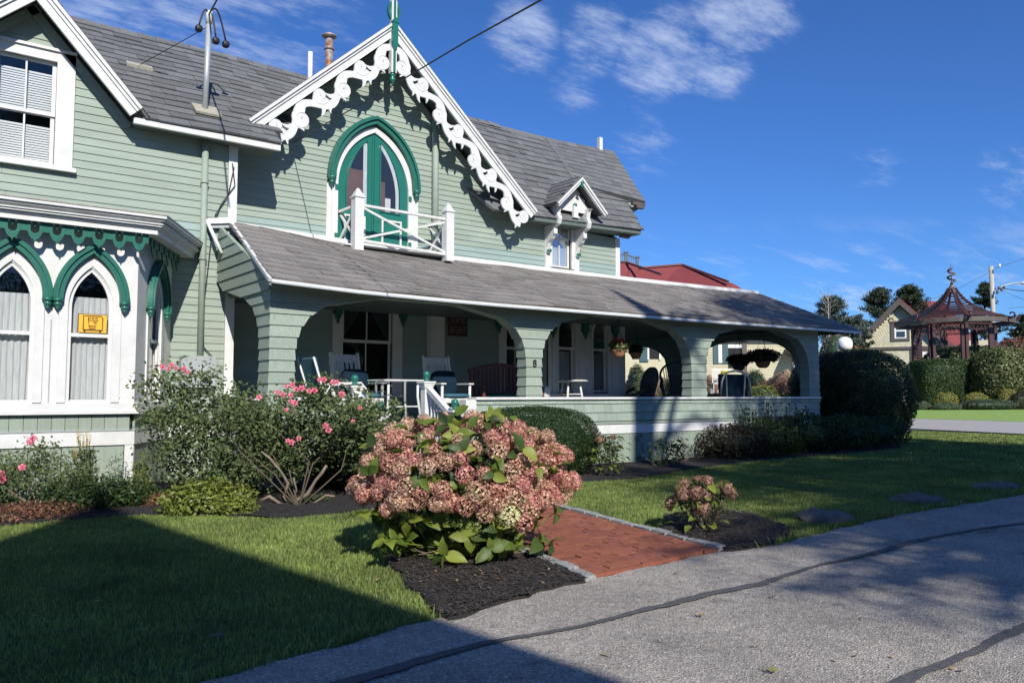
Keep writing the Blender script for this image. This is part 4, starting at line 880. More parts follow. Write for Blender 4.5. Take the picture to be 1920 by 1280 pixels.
# asphalt: pale worn aggregate
def asphalt():
    m = bpy.data.materials.new('asphalt'); m.use_nodes = True; N, L = m.node_tree.nodes, m.node_tree.links; b = N['Principled BSDF']; b.inputs['Roughness'].default_value = .9
    t = N.new('ShaderNodeTexCoord')
    def vor(s): n = N.new('ShaderNodeTexVoronoi'); n.inputs['Scale'].default_value = s; L.new(t.outputs['Object'], n.inputs[0]); return n
    def noi(s, d=6): n = N.new('ShaderNodeTexNoise'); n.inputs['Scale'].default_value = s; n.inputs['Detail'].default_value = d; n.inputs['Roughness'].default_value = .7; L.new(t.outputs['Object'], n.inputs[0]); return n.outputs[0]
    v = vor(120); sp = N.new('ShaderNodeSeparateXYZ'); L.new(v.outputs['Color'], sp.inputs[0])
    cr = N.new('ShaderNodeValToRGB'); e = cr.color_ramp; e.elements[0].position = 0; e.elements[0].color = (.20, .18, .158, 1); e.elements[1].position = 1; e.elements[1].color = (.78, .70, .58, 1)
    for p, c in ((.35, (.33, .298, .256, 1)), (.75, (.42, .38, .33, 1)), (.93, (.52, .475, .405, 1))): q = e.elements.new(p); q.color = c
    L.new(sp.outputs[0], cr.inputs[0])
    mr = N.new('ShaderNodeMapRange'); mr.inputs[1].default_value = .3; mr.inputs[2].default_value = .7; mr.inputs[3].default_value = .70; mr.inputs[4].default_value = 1.18; L.new(noi(1.3), mr.inputs[0])
    mr2 = N.new('ShaderNodeMapRange'); mr2.inputs[1].default_value = .3; mr2.inputs[2].default_value = .7; mr2.inputs[3].default_value = .8; mr2.inputs[4].default_value = 1.15; L.new(noi(14), mr2.inputs[0])
    mu = N.new('ShaderNodeMath'); mu.operation = 'MULTIPLY'; L.new(mr.outputs[0], mu.inputs[0]); L.new(mr2.outputs[0], mu.inputs[1])
    st = N.new('ShaderNodeMapRange'); st.interpolation_type = 'SMOOTHSTEP'; st.inputs[1].default_value = .60; st.inputs[2].default_value = .74; st.inputs[3].default_value = 1; st.inputs[4].default_value = .62; L.new(noi(2.3, 3), st.inputs[0])
    mu2 = N.new('ShaderNodeMath'); mu2.operation = 'MULTIPLY'; L.new(mu.outputs[0], mu2.inputs[0]); L.new(st.outputs[0], mu2.inputs[1]); mu = mu2
    s = N.new('ShaderNodeVectorMath'); s.operation = 'SCALE'; L.new(cr.outputs[0], s.inputs[0]); L.new(mu.outputs[0], s.inputs['Scale']); L.new(s.outputs[0], b.inputs['Base Color'])
    bp = N.new('ShaderNodeBump'); bp.inputs['Strength'].default_value = .9; bp.inputs['Distance'].default_value = .008; L.new(v.outputs['Distance'], bp.inputs['Height']); L.new(bp.outputs[0], b.inputs['Normal']); MATS['asphalt'] = m
asphalt()
GX = [-300, -60, -20] + list(np.arange(-8, 72, 1.0)) + [90, 150, 400]; GY = [-200, -40, -10] + list(np.arange(-6, 45, 1.5)) + [60, 100, 200, 500]
sheet('ground', GX, GY, lambda x, y: gz(x), 'turf', kind='structure')
# road edge (house side) as x -> y
rx = (-12, -2, 1.1, 1.8, 2.45, 3.1, 3.76, 4.4, 5.3, 5.74, 7, 8.5, 11.3, 15, 22); ry = (3.05, 3.42, 3.70, 3.80, 3.93, 4.03, 4.13, 4.16, 4.22, 4.10, 4.24, 4.36, 4.28, 4.5, 4.9)
RY = lambda x: interp(x, rx, ry) + .018 * math.sin(x * 9.1) + .012 * math.sin(x * 23)
N_ = 400; xs_ = np.linspace(-12, 22, N_); v = []; f = []
ys_ = np.linspace(0, 1, 6)
for i, x in enumerate(xs_):
    e_ = RY(x)
    for t in ys_: v.append((x, -6 + (e_ + 6) * t, gz(x) + .014 + (.004 * math.sin(x * 3) if 0 < t < 1 else -.004 * (t == 1))))
for i in range(N_ - 1):
    for j in range(5): f.append((i * 6 + j, (i + 1) * 6 + j, (i + 1) * 6 + j + 1, i * 6 + j + 1))
MB().add(v, f).build('road', 'asphalt', kind='structure')
# cross street at the right
a0, a1, b0, b1 = gp(1690, 804), gp(1920, 815), gp(1690, 785), gp(1920, 792)
dirn = (a1 - a0).normalized(); dirb = (b1 - b0).normalized()
q = [a0 - dirn * 14, a1 + dirn * 20, b1 + dirb * 24, b0 - dirb * 14]
def warp(name, q, h, m):
    K = 24; v = [];
    for i in range(K + 1):
        for j in range(K + 1):
            p = (q[0].lerp(q[1], i / K)).lerp(q[3].lerp(q[2], i / K), j / K); v.append((p.x, p.y, gz(p.x) + h))
    MB().add(v, [(i * (K + 1) + j, (i + 1) * (K + 1) + j, (i + 1) * (K + 1) + j + 1, i * (K + 1) + j + 1) for i in range(K) for j in range(K)]).build(name, m, kind='structure')
warp('cross_street', q, .03, 'road_far')
# tar seams on the road
def tar(pix, wd, seed):
    P = [gp(*p) for p in pix]; Q = []; r_ = random.Random(seed)
    for a, b in zip(P[:-1], P[1:]):
        n = max(2, int((b - a).length / .05))
        for k in range(n): Q.append(a.lerp(b, k / n))
    Q.append(P[-1]); off = 0; L_, R_ = [], []
    for i, p in enumerate(Q):
        d = (Q[min(i + 1, len(Q) - 1)] - Q[max(i - 1, 0)]); d.z = 0; d.normalize(); n = Vector((-d.y, d.x, 0)); off = off * .9 + r_.gauss(0, .004); w_ = wd * (1 + .3 * math.sin(i * .13 + seed)) * r_.uniform(.85, 1.15)
        L_.append(p + n * (w_ / 2 + off)); R_.append(p + n * (-w_ / 2 + off))
    k = len(Q); z = lambda p: (p.x, p.y, gz(p.x) + .0195)
    MB().add([z(p) for p in L_ + R_], [(i, k + i, k + i + 1, i + 1) for i in range(k - 1)]).build('tar_seam', 'tar', kind='structure')
tar([(600, 1300), (900, 1215), (1100, 1178), (1230, 1143), (1330, 1117), (1430, 1098), (1540, 1063), (1640, 1040), (1740, 1012), (1830, 995), (1940, 982)], .062, 1)
tar([(1660, 1300), (1740, 1262), (1840, 1218), (1880, 1195), (1960, 1165)], .075, 3)
tar([(1830, 1002), (1870, 992), (1930, 1000)], .02, 5)
# ---- mulch beds (slightly raised, wavy edge)
def bed(pts, h, name='mulch_bed', seed=0, m='mulch'):
    C_ = sum((Vector((*p, 0)) for p in pts), Vector()) / len(pts); r_ = random.Random(seed); v = []; P = []
    for a, b in zip(pts, pts[1:] + pts[:1]):
        n = max(2, int(math.dist(a, b) / .12))
        for k in range(n): P.append((a[0] + (b[0] - a[0]) * k / n + r_.gauss(0, .02), a[1] + (b[1] - a[1]) * k / n + r_.gauss(0, .02)))
    rings = (1.0, .985, .95, .8, .5, .2); k = len(P)
    for ri, s_ in enumerate(rings):
        for p in P:
            x, y = C_.x + (p[0] - C_.x) * s_, C_.y + (p[1] - C_.y) * s_; v.append((x, y, gz(x) + (-.01, h * .5, h, h, h, h)[ri] + (r_.gauss(0, .006) if ri > 1 else 0)))
    v.append((C_.x, C_.y, gz(C_.x) + h)); f = [(a * k + i, a * k + (i + 1) % k, (a + 1) * k + (i + 1) % k, (a + 1) * k + i) for a in range(5) for i in range(k)] + [(5 * k + i, 5 * k + (i + 1) % k, 6 * k) for i in range(k)]
    MB().add(v, f).build(name, m, kind='structure'); return P
G2 = lambda x, y: tuple(gp(x, y)[:2])
bed_a = [G2(735, 1075), G2(722, 1052), G2(760, 1035), (3.6, 5.6), (3.98, 5.2), (3.94, 4.6), G2(1098, 1095), G2(1040, 1110), G2(960, 1130), G2(870, 1160), G2(832, 1168), G2(800, 1130), G2(760, 1100)]
bed_b = [(-2, 9.5), (-.3, 9.4), (.9, 9.15), G2(240, 968), G2(400, 968), G2(520, 975), G2(640, 965), G2(735, 952), (5.0, 9.1), (5.0, 10.7), (2.5, 12.8), (-2, 12)]
bed_c = [(6.45, 9.3), G2(1105, 905), G2(1200, 898), G2(1300, 880), G2(1400, 868), G2(1500, 858), G2(1600, 850), G2(1690, 842), (22, 11.5), (18, 12), (17, 10.7), (6.4, 10.7)]
bed_d = [G2(1250, 970), G2(1238, 1000), G2(1290, 1020), G2(1345, 1034), G2(1380, 1036), G2(1440, 1026), G2(1478, 1008), G2(1460, 985), G2(1400, 965), G2(1330, 955)]
BEDS = [bed(b, .035, seed=i) for i, b in enumerate((bed_a, bed_b, bed_c, bed_d))]
def inside(px, py, poly):
    c = np.zeros(len(px), bool); n = len(poly); j = n - 1
    for i in range(n):
        xi, yi = poly[i]; xj, yj = poly[j]
        with np.errstate(divide='ignore', invalid='ignore'): cond = ((yi > py) != (yj > py)) & (px < (xj - xi) * (py - yi) / (yj - yi + 1e-12) + xi)
        c ^= cond; j = i
    return c
# mulch chips
def chips(polys, n, zmin=.035):
    v, f = [], []; tot = 0
    for P in polys:
        A = np.array(P); x0, y0 = A.min(0); x1, y1 = A.max(0); 
        px = rng.uniform(x0, x1, n); py = rng.uniform(y0, y1, n); k = inside(px, py, P); px, py = px[k], py[k]
        yield px, py
allv = []; 
for px, py in chips(BEDS, 9000):
    m_ = len(px); a = rng.uniform(0, 6.28, m_); L_ = rng.uniform(.008, .03, m_); W_ = rng.uniform(.003, .006, m_); z = np.array([gz(x) for x in px]) + .036 + rng.uniform(0, .012, m_)
    ca, sa = np.cos(a), np.sin(a); t = rng.uniform(-.25, .25, m_)
    q = np.stack([np.stack([px + ca * s1 * L_ - sa * s2 * W_, py + sa * s1 * L_ + ca * s2 * W_, z + s1 * L_ * t], 1) for s1, s2 in ((-1, -1), (1, -1), (1, 1), (-1, 1))], 1); allv.append(q.reshape(-1, 3))
def quads(name, V, m, parent=None, smooth=False, **k):
    n = len(V) // 4; me = bpy.data.meshes.new(name); me.vertices.add(len(V)); me.vertices.foreach_set('co', V.astype(np.float32).ravel()); me.loops.add(4 * n); me.loops.foreach_set('vertex_index', np.arange(4 * n, dtype=np.int32)); me.polygons.add(n); me.polygons.foreach_set('loop_start', np.arange(0, 4 * n, 4, dtype=np.int32)); me.update(calc_edges=True); me.validate()
    return link(name, me, m, parent, (0, 0, 0), **k)
quads('mulch_chips', np.concatenate(allv), 'mulch_chip', kind='stuff')
# ---- brick path with granite edging
PL = lambda y: 3.76 + .22 * (y - 3.76) - .02; PR = lambda y: 5.30 + .22 * (y - 4.05) + .02
path = MB().add([(PL(4.0), 4.0, .008), (PR(4.0), 4.05, .008), (PR(9.3), 9.3, .008), (PL(9.3), 9.3, .008)], [(0, 1, 2, 3)]).build('path', 'joint', kind='structure')
out = []; r_ = random.Random(4); row = 0; y = 4.02
while y < 9.2:
    x = PL(y) + .06 - (.105 if row % 2 else 0)
    while x < PR(y) - .06:
        a, b = max(x, PL(y) + .06), min(x + .205, PR(y) - .06)
        if b - a > .03 and y + .097 > RY(a) - .0:
            h = .032 + r_.uniform(-.003, .003); hx = r_.uniform(-.0025, .0025); g_ = .0015; gy = .003; y0 = max(y, RY((a + b) / 2) + .01) if y < RY((a + b) / 2) else y
            if y + .1 - y0 > .02:
                s_ = (y0 - y) * .22; out.append(([(a + g_ + s_ * 0, y0 + gy, .0), (b - g_, y0 + gy, .0), (b - g_ + .02, y + .1 - gy, .0), (a + g_ + .02, y + .1 - gy, .0), (a + g_, y0 + gy, h + hx), (b - g_, y0 + gy, h - hx), (b - g_ + .02, y + .1 - gy, h - hx), (a + g_ + .02, y + .1 - gy, h + hx)], HEX))
        x += .207
    y += .1; row += 1
pieces('brick', out, 'brick', path)
for side in (-1, 1):
    y = 4.10 if side < 0 else 4.22; k = 0
    while y < 9.2:
        l = r_.uniform(.16, .30); E_ = PL if side < 0 else PR
        x0, x1 = E_(y), E_(y + l - .012); w_ = r_.uniform(.09, .115); j = [r_.uniform(-.008, .008) for _ in range(8)]
        xa0, xa1 = (x0 - w_ + .055, x0 + .05) if side < 0 else (x0 - .05, x0 + w_ - .055); dx = x1 - x0; h = .047 + r_.uniform(-.006, .006)
        MB().hexa([(xa0 + j[0], y, 0), (xa1, y, 0), (xa1 + dx, y + l - .012, 0), (xa0 + dx + j[1], y + l - .012, 0), (xa0 + j[2] + .006, y + .006, h), (xa1 - .006, y + .006, h + j[3] * .5), (xa1 + dx - .006, y + l - .018, h + j[4] * .5), (xa0 + dx + .006 + j[5], y + l - .018, h)]).build('edging_stone', 'granite', path)
        y += l
# ---- grass blades
def grass(n, x0, x1, y0, y1, h0, h1, wd, name, excl, near):
    px = rng.uniform(x0, x1, n); py = rng.uniform(y0, y1, n)
    k = np.ones(n, bool)
    for P in excl: k &= ~inside(px, py, P)
    ry_ = np.interp(px, rx, ry) + .02 * np.sin(px * 9); k &= py > ry_ + rng.normal(0, .015, n)
    k &= ~((px > 3.70 + .22 * (py - 3.76)) & (px < 5.36 + .22 * (py - 4.05)) & (py < 9.4))
    k &= near(px, py); px, py = px[k], py[k]; m_ = len(px)
    # keep what the camera can see
    dx, dy = px, py; dep = dx * fw.x + dy * fw.y; lat = dx * rt.x + dy * rt.y; kk = (dep > .5) & (np.abs(lat) < dep * .72 + .3); px, py = px[kk], py[kk]; m_ = len(px)
    dist = np.hypot(px, py); z = np.array([gz(x) for x in px]) - .002; a = rng.uniform(0, 6.28, m_); h = rng.uniform(h0, h1, m_); W_ = wd * (1 + dist / 9) * rng.uniform(.7, 1.2, m_); la = rng.uniform(0, 6.28, m_); ln = h * rng.uniform(.1, .8, m_)
    ca, sa = np.cos(a) * W_, np.sin(a) * W_; ox, oy = np.cos(la) * ln, np.sin(la) * ln
    q = np.stack([np.stack([px - ca, py - sa, z], 1), np.stack([px + ca, py + sa, z], 1), np.stack([px + ox * .6 + ca * .6, py + oy * .6 + sa * .6, z + h * .7], 1), np.stack([px + ox, py + oy, z + h], 1)], 1)
    quads(name, q.reshape(-1, 4 * 3).reshape(-1, 3), 'blade', kind='stuff')
tr_ = lambda x, y: np.ones(len(x), bool)
grass(300000, -3.5, 4.6, 3.3, 9.8, .020, .046, .0022, 'lawn_grass', BEDS, tr_)
grass(270000, 4.4, 14, 4.0, 10.4, .018, .044, .0024, 'lawn_grass', BEDS, tr_)
edge_ = lambda x, y: np.abs(y - np.interp(x, rx, ry)) < .07
grass(60000, -3, 14, 3.3, 4.7, .03, .085, .0028, 'edge_grass', BEDS, edge_)
grass(90000, 14, 25, 4.2, 14, .02, .05, .004, 'lawn_grass', BEDS, tr_)
# ================================================================ PLANTS
def leafmat(name, c, c2, rnd=.35, transl=.25, rough=.5, spec=.4): mat(name, c, rough, .12, 5, rnd=rnd, c2=c2, isl=True, transl=transl, spec=spec)
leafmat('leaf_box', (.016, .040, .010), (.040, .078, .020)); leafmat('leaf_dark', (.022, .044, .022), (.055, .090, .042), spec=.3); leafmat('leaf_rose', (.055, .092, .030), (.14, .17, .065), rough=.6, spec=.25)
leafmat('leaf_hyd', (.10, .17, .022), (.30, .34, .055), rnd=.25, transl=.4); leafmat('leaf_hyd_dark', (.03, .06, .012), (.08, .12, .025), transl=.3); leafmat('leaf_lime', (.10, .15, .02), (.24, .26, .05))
leafmat('leaf_grey', (.07, .10, .06), (.14, .17, .10)); leafmat('leaf_red', (.16, .05, .035), (.26, .13, .07)); leafmat('leaf_yellow', (.20, .20, .03), (.32, .30, .06)); leafmat('leaf_hedge', (.020, .045, .010), (.05, .085, .02)); leafmat('leaf_mixed', (.06, .085, .025), (.19, .20, .08))
leafmat('leaf_fir', (.022, .040, .020), (.055, .075, .035), transl=.1); leafmat('leaf_blue', (.05, .075, .06), (.12, .15, .12), transl=.1); leafmat('plume', (.33, .22, .15), (.52, .40, .28)); leafmat('flower_pink', (.72, .11, .22), (.88, .36, .44), rnd=.2); leafmat('flower_red', (.60, .03, .05), (.75, .12, .12), rnd=.2)
leafmat('floret', (.36, .105, .092), (.68, .40, .29), rnd=.34, transl=.2, rough=.7); leafmat('floret_tan', (.33, .15, .10), (.74, .52, .36), rnd=.34, transl=.2, rough=.7); leafmat('floret_rose', (.42, .10, .11), (.72, .40, .32), rnd=.3, transl=.2, rough=.7); leafmat('floret_green', (.45, .46, .20), (.66, .60, .36), rnd=.2, transl=.2, rough=.7); leafmat('floret_dry', (.16, .075, .055), (.45, .27, .19), rnd=.3, rough=.8); leafmat('spike_yellow', (.55, .38, .05), (.65, .5, .12)); leafmat('leaf_maroon', (.028, .020, .014), (.055, .040, .024))
def leaves(P, Nrm, size, spread=.6, asp=.5, droop=0.0, up_=.25):
    """rhombic folded leaves at points P facing about Nrm -> quad vertices"""
    n = len(P); d = Nrm + rng.normal(0, spread, (n, 3)); d /= np.linalg.norm(d, axis=1)[:, None] + 1e-9
    t = rng.normal(0, 1, (n, 3)); t[:, 2] = t[:, 2] * .6 + up_ - droop; t -= d * (t * d).sum(1)[:, None]; t /= np.linalg.norm(t, axis=1)[:, None] + 1e-9
    b = np.cross(d, t); s = (size * rng.uniform(.6, 1.25, n))[:, None]
    a = P - t * s * .5; c = P + t * s * .5; l = P - b * s * asp * .5 + d * s * .10 - t * s * .05; r = P + b * s * asp * .5 + d * s * .10 - t * s * .05
    return np.stack([a, r, c, l], 1).reshape(-1, 3)
def shell(c, r, n, inner=.72, lump=.10, freq=3.0, lowcut=-1.0, seed=0, power=2.0):
    """points near the surface of a lumpy rounded body"""
    R_ = np.random.default_rng(seed); d = R_.normal(0, 1, (n, 3)); d /= np.linalg.norm(d, axis=1)[:, None]; d = d[d[:, 2] > lowcut]; n = len(d)
    ph = R_.uniform(0, 6.28, 9); l = sum(np.sin(freq * (1 + .37 * k) * (d @ R_.normal(0, 1, 3)) + ph[k]) for k in range(6)) / 6
    e = np.abs(d) ** power; e = e.sum(1) ** (-1 / power)            # superellipsoid radius for boxy clipped shapes
    rad = (e * (1 + lump * l) * R_.uniform(inner, 1.0, n) ** .6)[:, None]; P = d * rad * np.array(r) + np.array(c); Nn = d / np.array(r); Nn /= np.linalg.norm(Nn, axis=1)[:, None]
    return P, Nn
def stems(name, base, tips, r, parent, m='twig', seed=0, bend=.15):
    g = MB(); r_ = random.Random(seed)
    for t in tips:
        b = Vector(base) + Vector((r_.gauss(0, .04), r_.gauss(0, .04), 0)); t = Vector(t); mid = b.lerp(t, .5) + Vector((r_.gauss(0, bend), r_.gauss(0, bend), r_.uniform(0, bend))) * (t - b).length
        g.tube([b, b.lerp(mid, .6), mid, mid.lerp(t, .55), t], [r, r * .85, r * .7, r * .5, r * .3], 5)
    return g.build(name, m, parent, smooth=True)
def bush(name, label, cat, c, r, n, leaf, m, inner=.7, lump=.08, power=2.4, lowcut=-.75, asp=.5, seed=0, group=None, spread=.6, core=True, up_=.25, ns=7):
    x, y, z = c; base = (x, y, gz(x)); o = empty(name, base, label, cat, group)
    P, Nn = shell(c, r, n, inner, lump, 3, lowcut, seed, power); k = P[:, 2] > gz(x) + .01; P, Nn = P[k], Nn[k]
    quads('foliage', leaves(P, Nn, leaf, spread, asp, up_=up_), m, o, kind=None)
    if core:
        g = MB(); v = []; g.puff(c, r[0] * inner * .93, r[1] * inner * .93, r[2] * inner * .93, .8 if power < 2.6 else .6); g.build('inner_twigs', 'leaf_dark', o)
    r_ = random.Random(seed); stems('stem', base, [(x + r_.uniform(-.6, .6) * r[0], y + r_.uniform(-.6, .6) * r[1], z + r_.uniform(-.1, .4) * r[2]) for _ in range(ns)], .012, o, seed=seed)
    return o
def bpos(px, py, dz=0): p = gp(px, py); return p
# clipped boxwoods
p = gp(1010, 905); bush('boxwood', 'round clipped dark green boxwood right of the porch steps', 'shrub', (p.x + .52, p.y + .75, .50), (1.10, .80, .60), 56000, .030, 'leaf_box', .80, .05, 2.6, seed=1)
p = gp(690, 925); bush('boxwood', 'clipped boxwood between the rose bush and the porch steps', 'shrub', (p.x + .18, p.y + .55, .40), (.66, .60, .50), 26000, .030, 'leaf_box', .78, .07, 2.4, seed=2)
p = gp(1632, 830); bush('clipped_yew', 'huge dark clipped rounded bush at the far end of the porch', 'shrub', (p.x + .9, p.y + .9, gz(p.x) + 1.12), (1.52, 1.45, 1.24), 60000, .060, 'leaf_dark', .80, .07, 2.5, seed=3, ns=10)
# big hydrangea
HC = gp(880, 1052); HC = Vector((HC.x + .08, HC.y + .20, 0)); hyd = empty('hydrangea', HC, 'large hydrangea covered in dusty pink flower heads on black mulch', 'shrub')
def head_mesh(seed, R=.08, m='floret', n=150, ps=.0125):
    R_ = np.random.default_rng(seed); i = np.arange(n) + .5; ph = np.arccos(1 - 1.72 * i / n); th = np.pi * (1 + 5 ** .5) * i
    d = np.stack([np.cos(th) * np.sin(ph), np.sin(th) * np.sin(ph), np.cos(ph)], 1) + R_.normal(0, .05, (n, 3)); d /= np.linalg.norm(d, axis=1)[:, None]
    l = 1 + .09 * np.sin(d[:, 0] * 7 + seed) * np.cos(d[:, 1] * 6); P = d * (R * l * R_.uniform(.86, 1.06, n))[:, None] * np.array([1, 1, .78]); V = []
    nn = d + R_.normal(0, .28, (n, 3)); nn /= np.linalg.norm(nn, axis=1)[:, None]; a = R_.normal(0, 1, (n, 3)); a -= nn * (a * nn).sum(1)[:, None]; a /= np.linalg.norm(a, axis=1)[:, None]; b = np.cross(nn, a)
    v, f = [], []
    for k in range(n):
        s = ps * R_.uniform(.8, 1.2); c = P[k]; o = len(v); v.append(c)
        for q in range(8):
            an = q * math.pi / 4; rr = s * (1.25 if q % 2 == 0 else .62); v.append(c + (a[k] * math.cos(an) + b[k] * math.sin(an)) * rr + nn[k] * (s * .30 if q % 2 == 0 else 0))
        f += [(o, o + (q - 1) % 8 + 1, o + q + 1, o + (q + 1) % 8 + 1) for q in range(0, 8, 2)]
    # dark inner ball
    g = MB(); g.v = [tuple(x) for x in v]; g.f = f; me = g.mesh('flower_head'); me.materials.append(MATS[m]); return me
def leaf_mesh(seed, L=.13, Wd=.085):
    r_ = random.Random(seed); v, f = [], []; n = 6
    for i in range(n + 1):
        t = i / n; w_ = Wd / 2 * math.sin(math.pi * min(1, t ** .8 * .97 + .03)) ** .8 * (1 if t < 1 else 0); z = -.35 * L * t * t * r_.uniform(.8, 1.2); x = L * t
        v += [(x, -w_, z + w_ * .35 + r_.uniform(-.003, .003)), (x, 0, z), (x, w_, z + w_ * .35 + r_.uniform(-.003, .003))]
    for i in range(n): f += [(3 * i, 3 * i + 1, 3 * i + 4, 3 * i + 3), (3 * i + 1, 3 * i + 2, 3 * i + 5, 3 * i + 4)]
    g = MB(); g.v, g.f = v, f; me = g.mesh('leaf', True); return me
HM = [head_mesh(s, n=175, ps=.0108, m=('floret', 'floret_tan', 'floret_rose', 'floret', 'floret_tan')[s]) for s in range(5)]; HMG = head_mesh(9, m='floret_green'); HMS = [head_mesh(20 + s, .055, 'floret_dry', 90, .011) for s in range(2)]
LM = []
for s in range(4): me = leaf_mesh(s); me.materials.append(MATS['leaf_hyd']); LM.append(me)
LMD = leaf_mesh(8); LMD.materials.append(MATS['leaf_hyd_dark'])
def put(name, me, parent, loc, dirv, roll, s):
    o = bpy.data.objects.new(name, me); COL.objects.link(o); o.parent = parent; z = Vector(dirv).normalized(); o.rotation_mode = 'QUATERNION'
    q = z.to_track_quat('Z', 'Y') @ Matrix.Rotation(roll, 4, 'Z').to_quaternion(); o.rotation_quaternion = q; o.location = Vector(loc) - wloc(parent); o.scale = (s, s, s); return o
def putleaf(me, parent, loc, out_, roll, s, face=None):
    """x axis of the leaf along out_"""
    x = Vector(out_).normalized(); z = Vector((random.gauss(0, .35), random.gauss(0, .35), 1)) if face is None else Vector(face) + Vector((random.gauss(0, .4), random.gauss(0, .4), random.gauss(0, .3))); y = z.cross(x).normalized(); z = x.cross(y)
    M = Matrix((x, y, z)).transposed(); o = bpy.data.objects.new('leaf', me); COL.objects.link(o); o.parent = parent; o.rotation_mode = 'QUATERNION'; o.rotation_quaternion = M.to_quaternion(); o.location = Vector(loc) - wloc(parent); o.scale = (s, s * random.uniform(.85, 1.1), s)
random.seed(5); R3 = Vector((.80, .72, .50)); HZ = .60
pts = []
def axes(u, v_, w_): return HC + Vector((rt.x, rt.y, 0)) * u + Vector((fw.x, fw.y, 0)).normalized() * v_ + Vector((0, 0, w_))
# heads: dense dome on the camera side and top
tries = 0
while len(pts) < 165 and tries < 14000:
    tries += 1; th = random.uniform(0, 2 * math.pi); zz_ = random.uniform(-.18, 1); rr_ = math.sqrt(max(0, 1 - zz_ * zz_)) ** .75
    d = Vector((math.cos(th) * rr_, math.sin(th) * rr_, zz_))
    if zz_ < .12 and d.y < 0 and random.random() < .45 and abs(d.x) < .85: continue
    jt = random.uniform(.90, 1.07) + .05 * math.sin(th * 3 + zz_ * 4); pos = (d.x * .81 * jt, d.y * .68 * jt, HZ + d.z * .47 * jt - .02)
    if all((Vector(pos) - Vector(q[0])).length > .100 for q in pts): pts.append((pos, d))
for pos, d in pts:
    nd = Vector((rt.x * d.x + fw.x * d.y, rt.y * d.x + fw.y * d.y, d.z + .35)).normalized()
    put('flower_head', random.choice(HM), hyd, axes(*pos), nd, random.uniform(0, 6), random.uniform(.74, 1.05))
put('flower_head', HMG, hyd, axes(.36, -.62, .42), (-.2, -.7, .5), 0, 1.15)['label'] = 'cream green flower head low on the right'
for u, v_, w_ in ((.50, -.56, .44), (.46, -.60, .36), (-.30, -.60, .52), (-.48, -.50, .60), (-.76, -.22, .58), (.30, -.62, .58), (.62, -.44, .50)): put('flower_head', random.choice(HM), hyd, axes(u, v_, w_), (-.3, -.8, .4), random.uniform(0, 6), 1.0)
for k in range(96):     # leaf rosettes low on the front, on their own stems
    a = random.uniform(-3.0, -.14); rr_ = random.uniform(.50, .98); w_ = random.uniform(.10, .60) ; c0 = axes(math.cos(a) * rr_ * .76, math.sin(a) * rr_ * .62, w_); od = (c0 - HC); od.z = 0; od.normalize()
    MB().tube([axes(math.cos(a) * .25, math.sin(a) * .2, .03), (axes(math.cos(a) * .25, math.sin(a) * .2, .03) + c0) / 2 - Vector((0, 0, .03)), c0], [.006, .005, .004], 5).build('stem', 'leaf_hyd' if k % 3 else 'twig', hyd)
    for j in range(random.choice((3, 4, 4, 5, 6))):
        b_ = j * 1.35 + random.random(); sd = Vector((-od.y, od.x, 0)); o_ = sd * math.cos(b_) + Vector((0, 0, 1)) * math.sin(b_) * .9 + od * random.uniform(0, .5) + Vector((0, 0, -.25))
        putleaf(random.choice(LM + [LMD]), hyd, c0, o_, 0, random.uniform(.6, 1.3), face=od + Vector((0, 0, .75)))
for k in range(26):     # single heads hanging in front among the leaves
    a = random.uniform(-3.0, -.14); w_ = random.uniform(.40, .64); rr_ = random.uniform(.9, 1.03); c0 = axes(math.cos(a) * rr_ * .82, math.sin(a) * rr_ * .68, w_); put('flower_head', random.choice(HM), hyd, c0, ((c0 - HC).normalized() + Vector((0, 0, .2))), random.uniform(0, 6), random.uniform(.7, 1.0))
for k in range(60):     # leaves among the flowers
    th = random.uniform(0, 6.28); zz_ = random.uniform(.1, .95); rr_ = math.sqrt(1 - zz_ * zz_); c0 = axes(math.cos(th) * rr_ * .80, math.sin(th) * rr_ * .68, HZ + zz_ * .49)
    for j in range(2): o_ = Vector((random.gauss(0, 1), random.gauss(0, 1), .6)); putleaf(random.choice(LM), hyd, c0, o_, 0, random.uniform(.7, 1.1))
for t_ in ((.20, -.30, 1.06), (.30, -.25, 1.05), (-.10, -.40, 1.02), (-.02, -.50, .98), (-.28, -.50, .92), (.02, -.62, .86), (.45, -.55, .86), (-.62, -.3, .86), (.55, -.50, .72), (-.25, -.62, .66), (.0, -.68, .62), (-.66, -.42, .68), (.25, -.66, .70), (.5, -.55, .55), (.36, -.05, 1.07), (-.05, -.1, 1.08)):
    c0 = axes(*t_)
    od = (c0 - axes(0, 0, .5)).normalized() + Vector((-fw.x, -fw.y, .2)) * .5; sd = od.cross(Vector((0, 0, 1))).normalized(); u9 = sd.cross(od).normalized()
    for j in range(random.choice((2, 3, 3, 4))): b_ = j * random.uniform(1.2, 1.9) + t_[0] * 9; putleaf(random.choice(LM + [LMD, LMD]), hyd, c0 - od * random.uniform(-.03, .05), sd * math.cos(b_) + u9 * math.sin(b_) + od * .35, 0, random.uniform(.7, 1.1), face=od)
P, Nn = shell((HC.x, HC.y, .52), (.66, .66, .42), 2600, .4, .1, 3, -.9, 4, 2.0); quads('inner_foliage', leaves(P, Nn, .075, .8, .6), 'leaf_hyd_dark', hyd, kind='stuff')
random.seed(8); stems('stem', HC, [axes(random.uniform(-.6, .6), random.uniform(-.5, .3), random.uniform(.3, .7)) for _ in range(30)], .008, hyd, 'twig', 3, .08)
stems('stem', HC + Vector((0, -.2, .02)), [axes(random.uniform(-.35, .4), random.uniform(-.45, -.2), random.uniform(.08, .2)) for _ in range(34)], .006, hyd, 'twig', 5, .1)
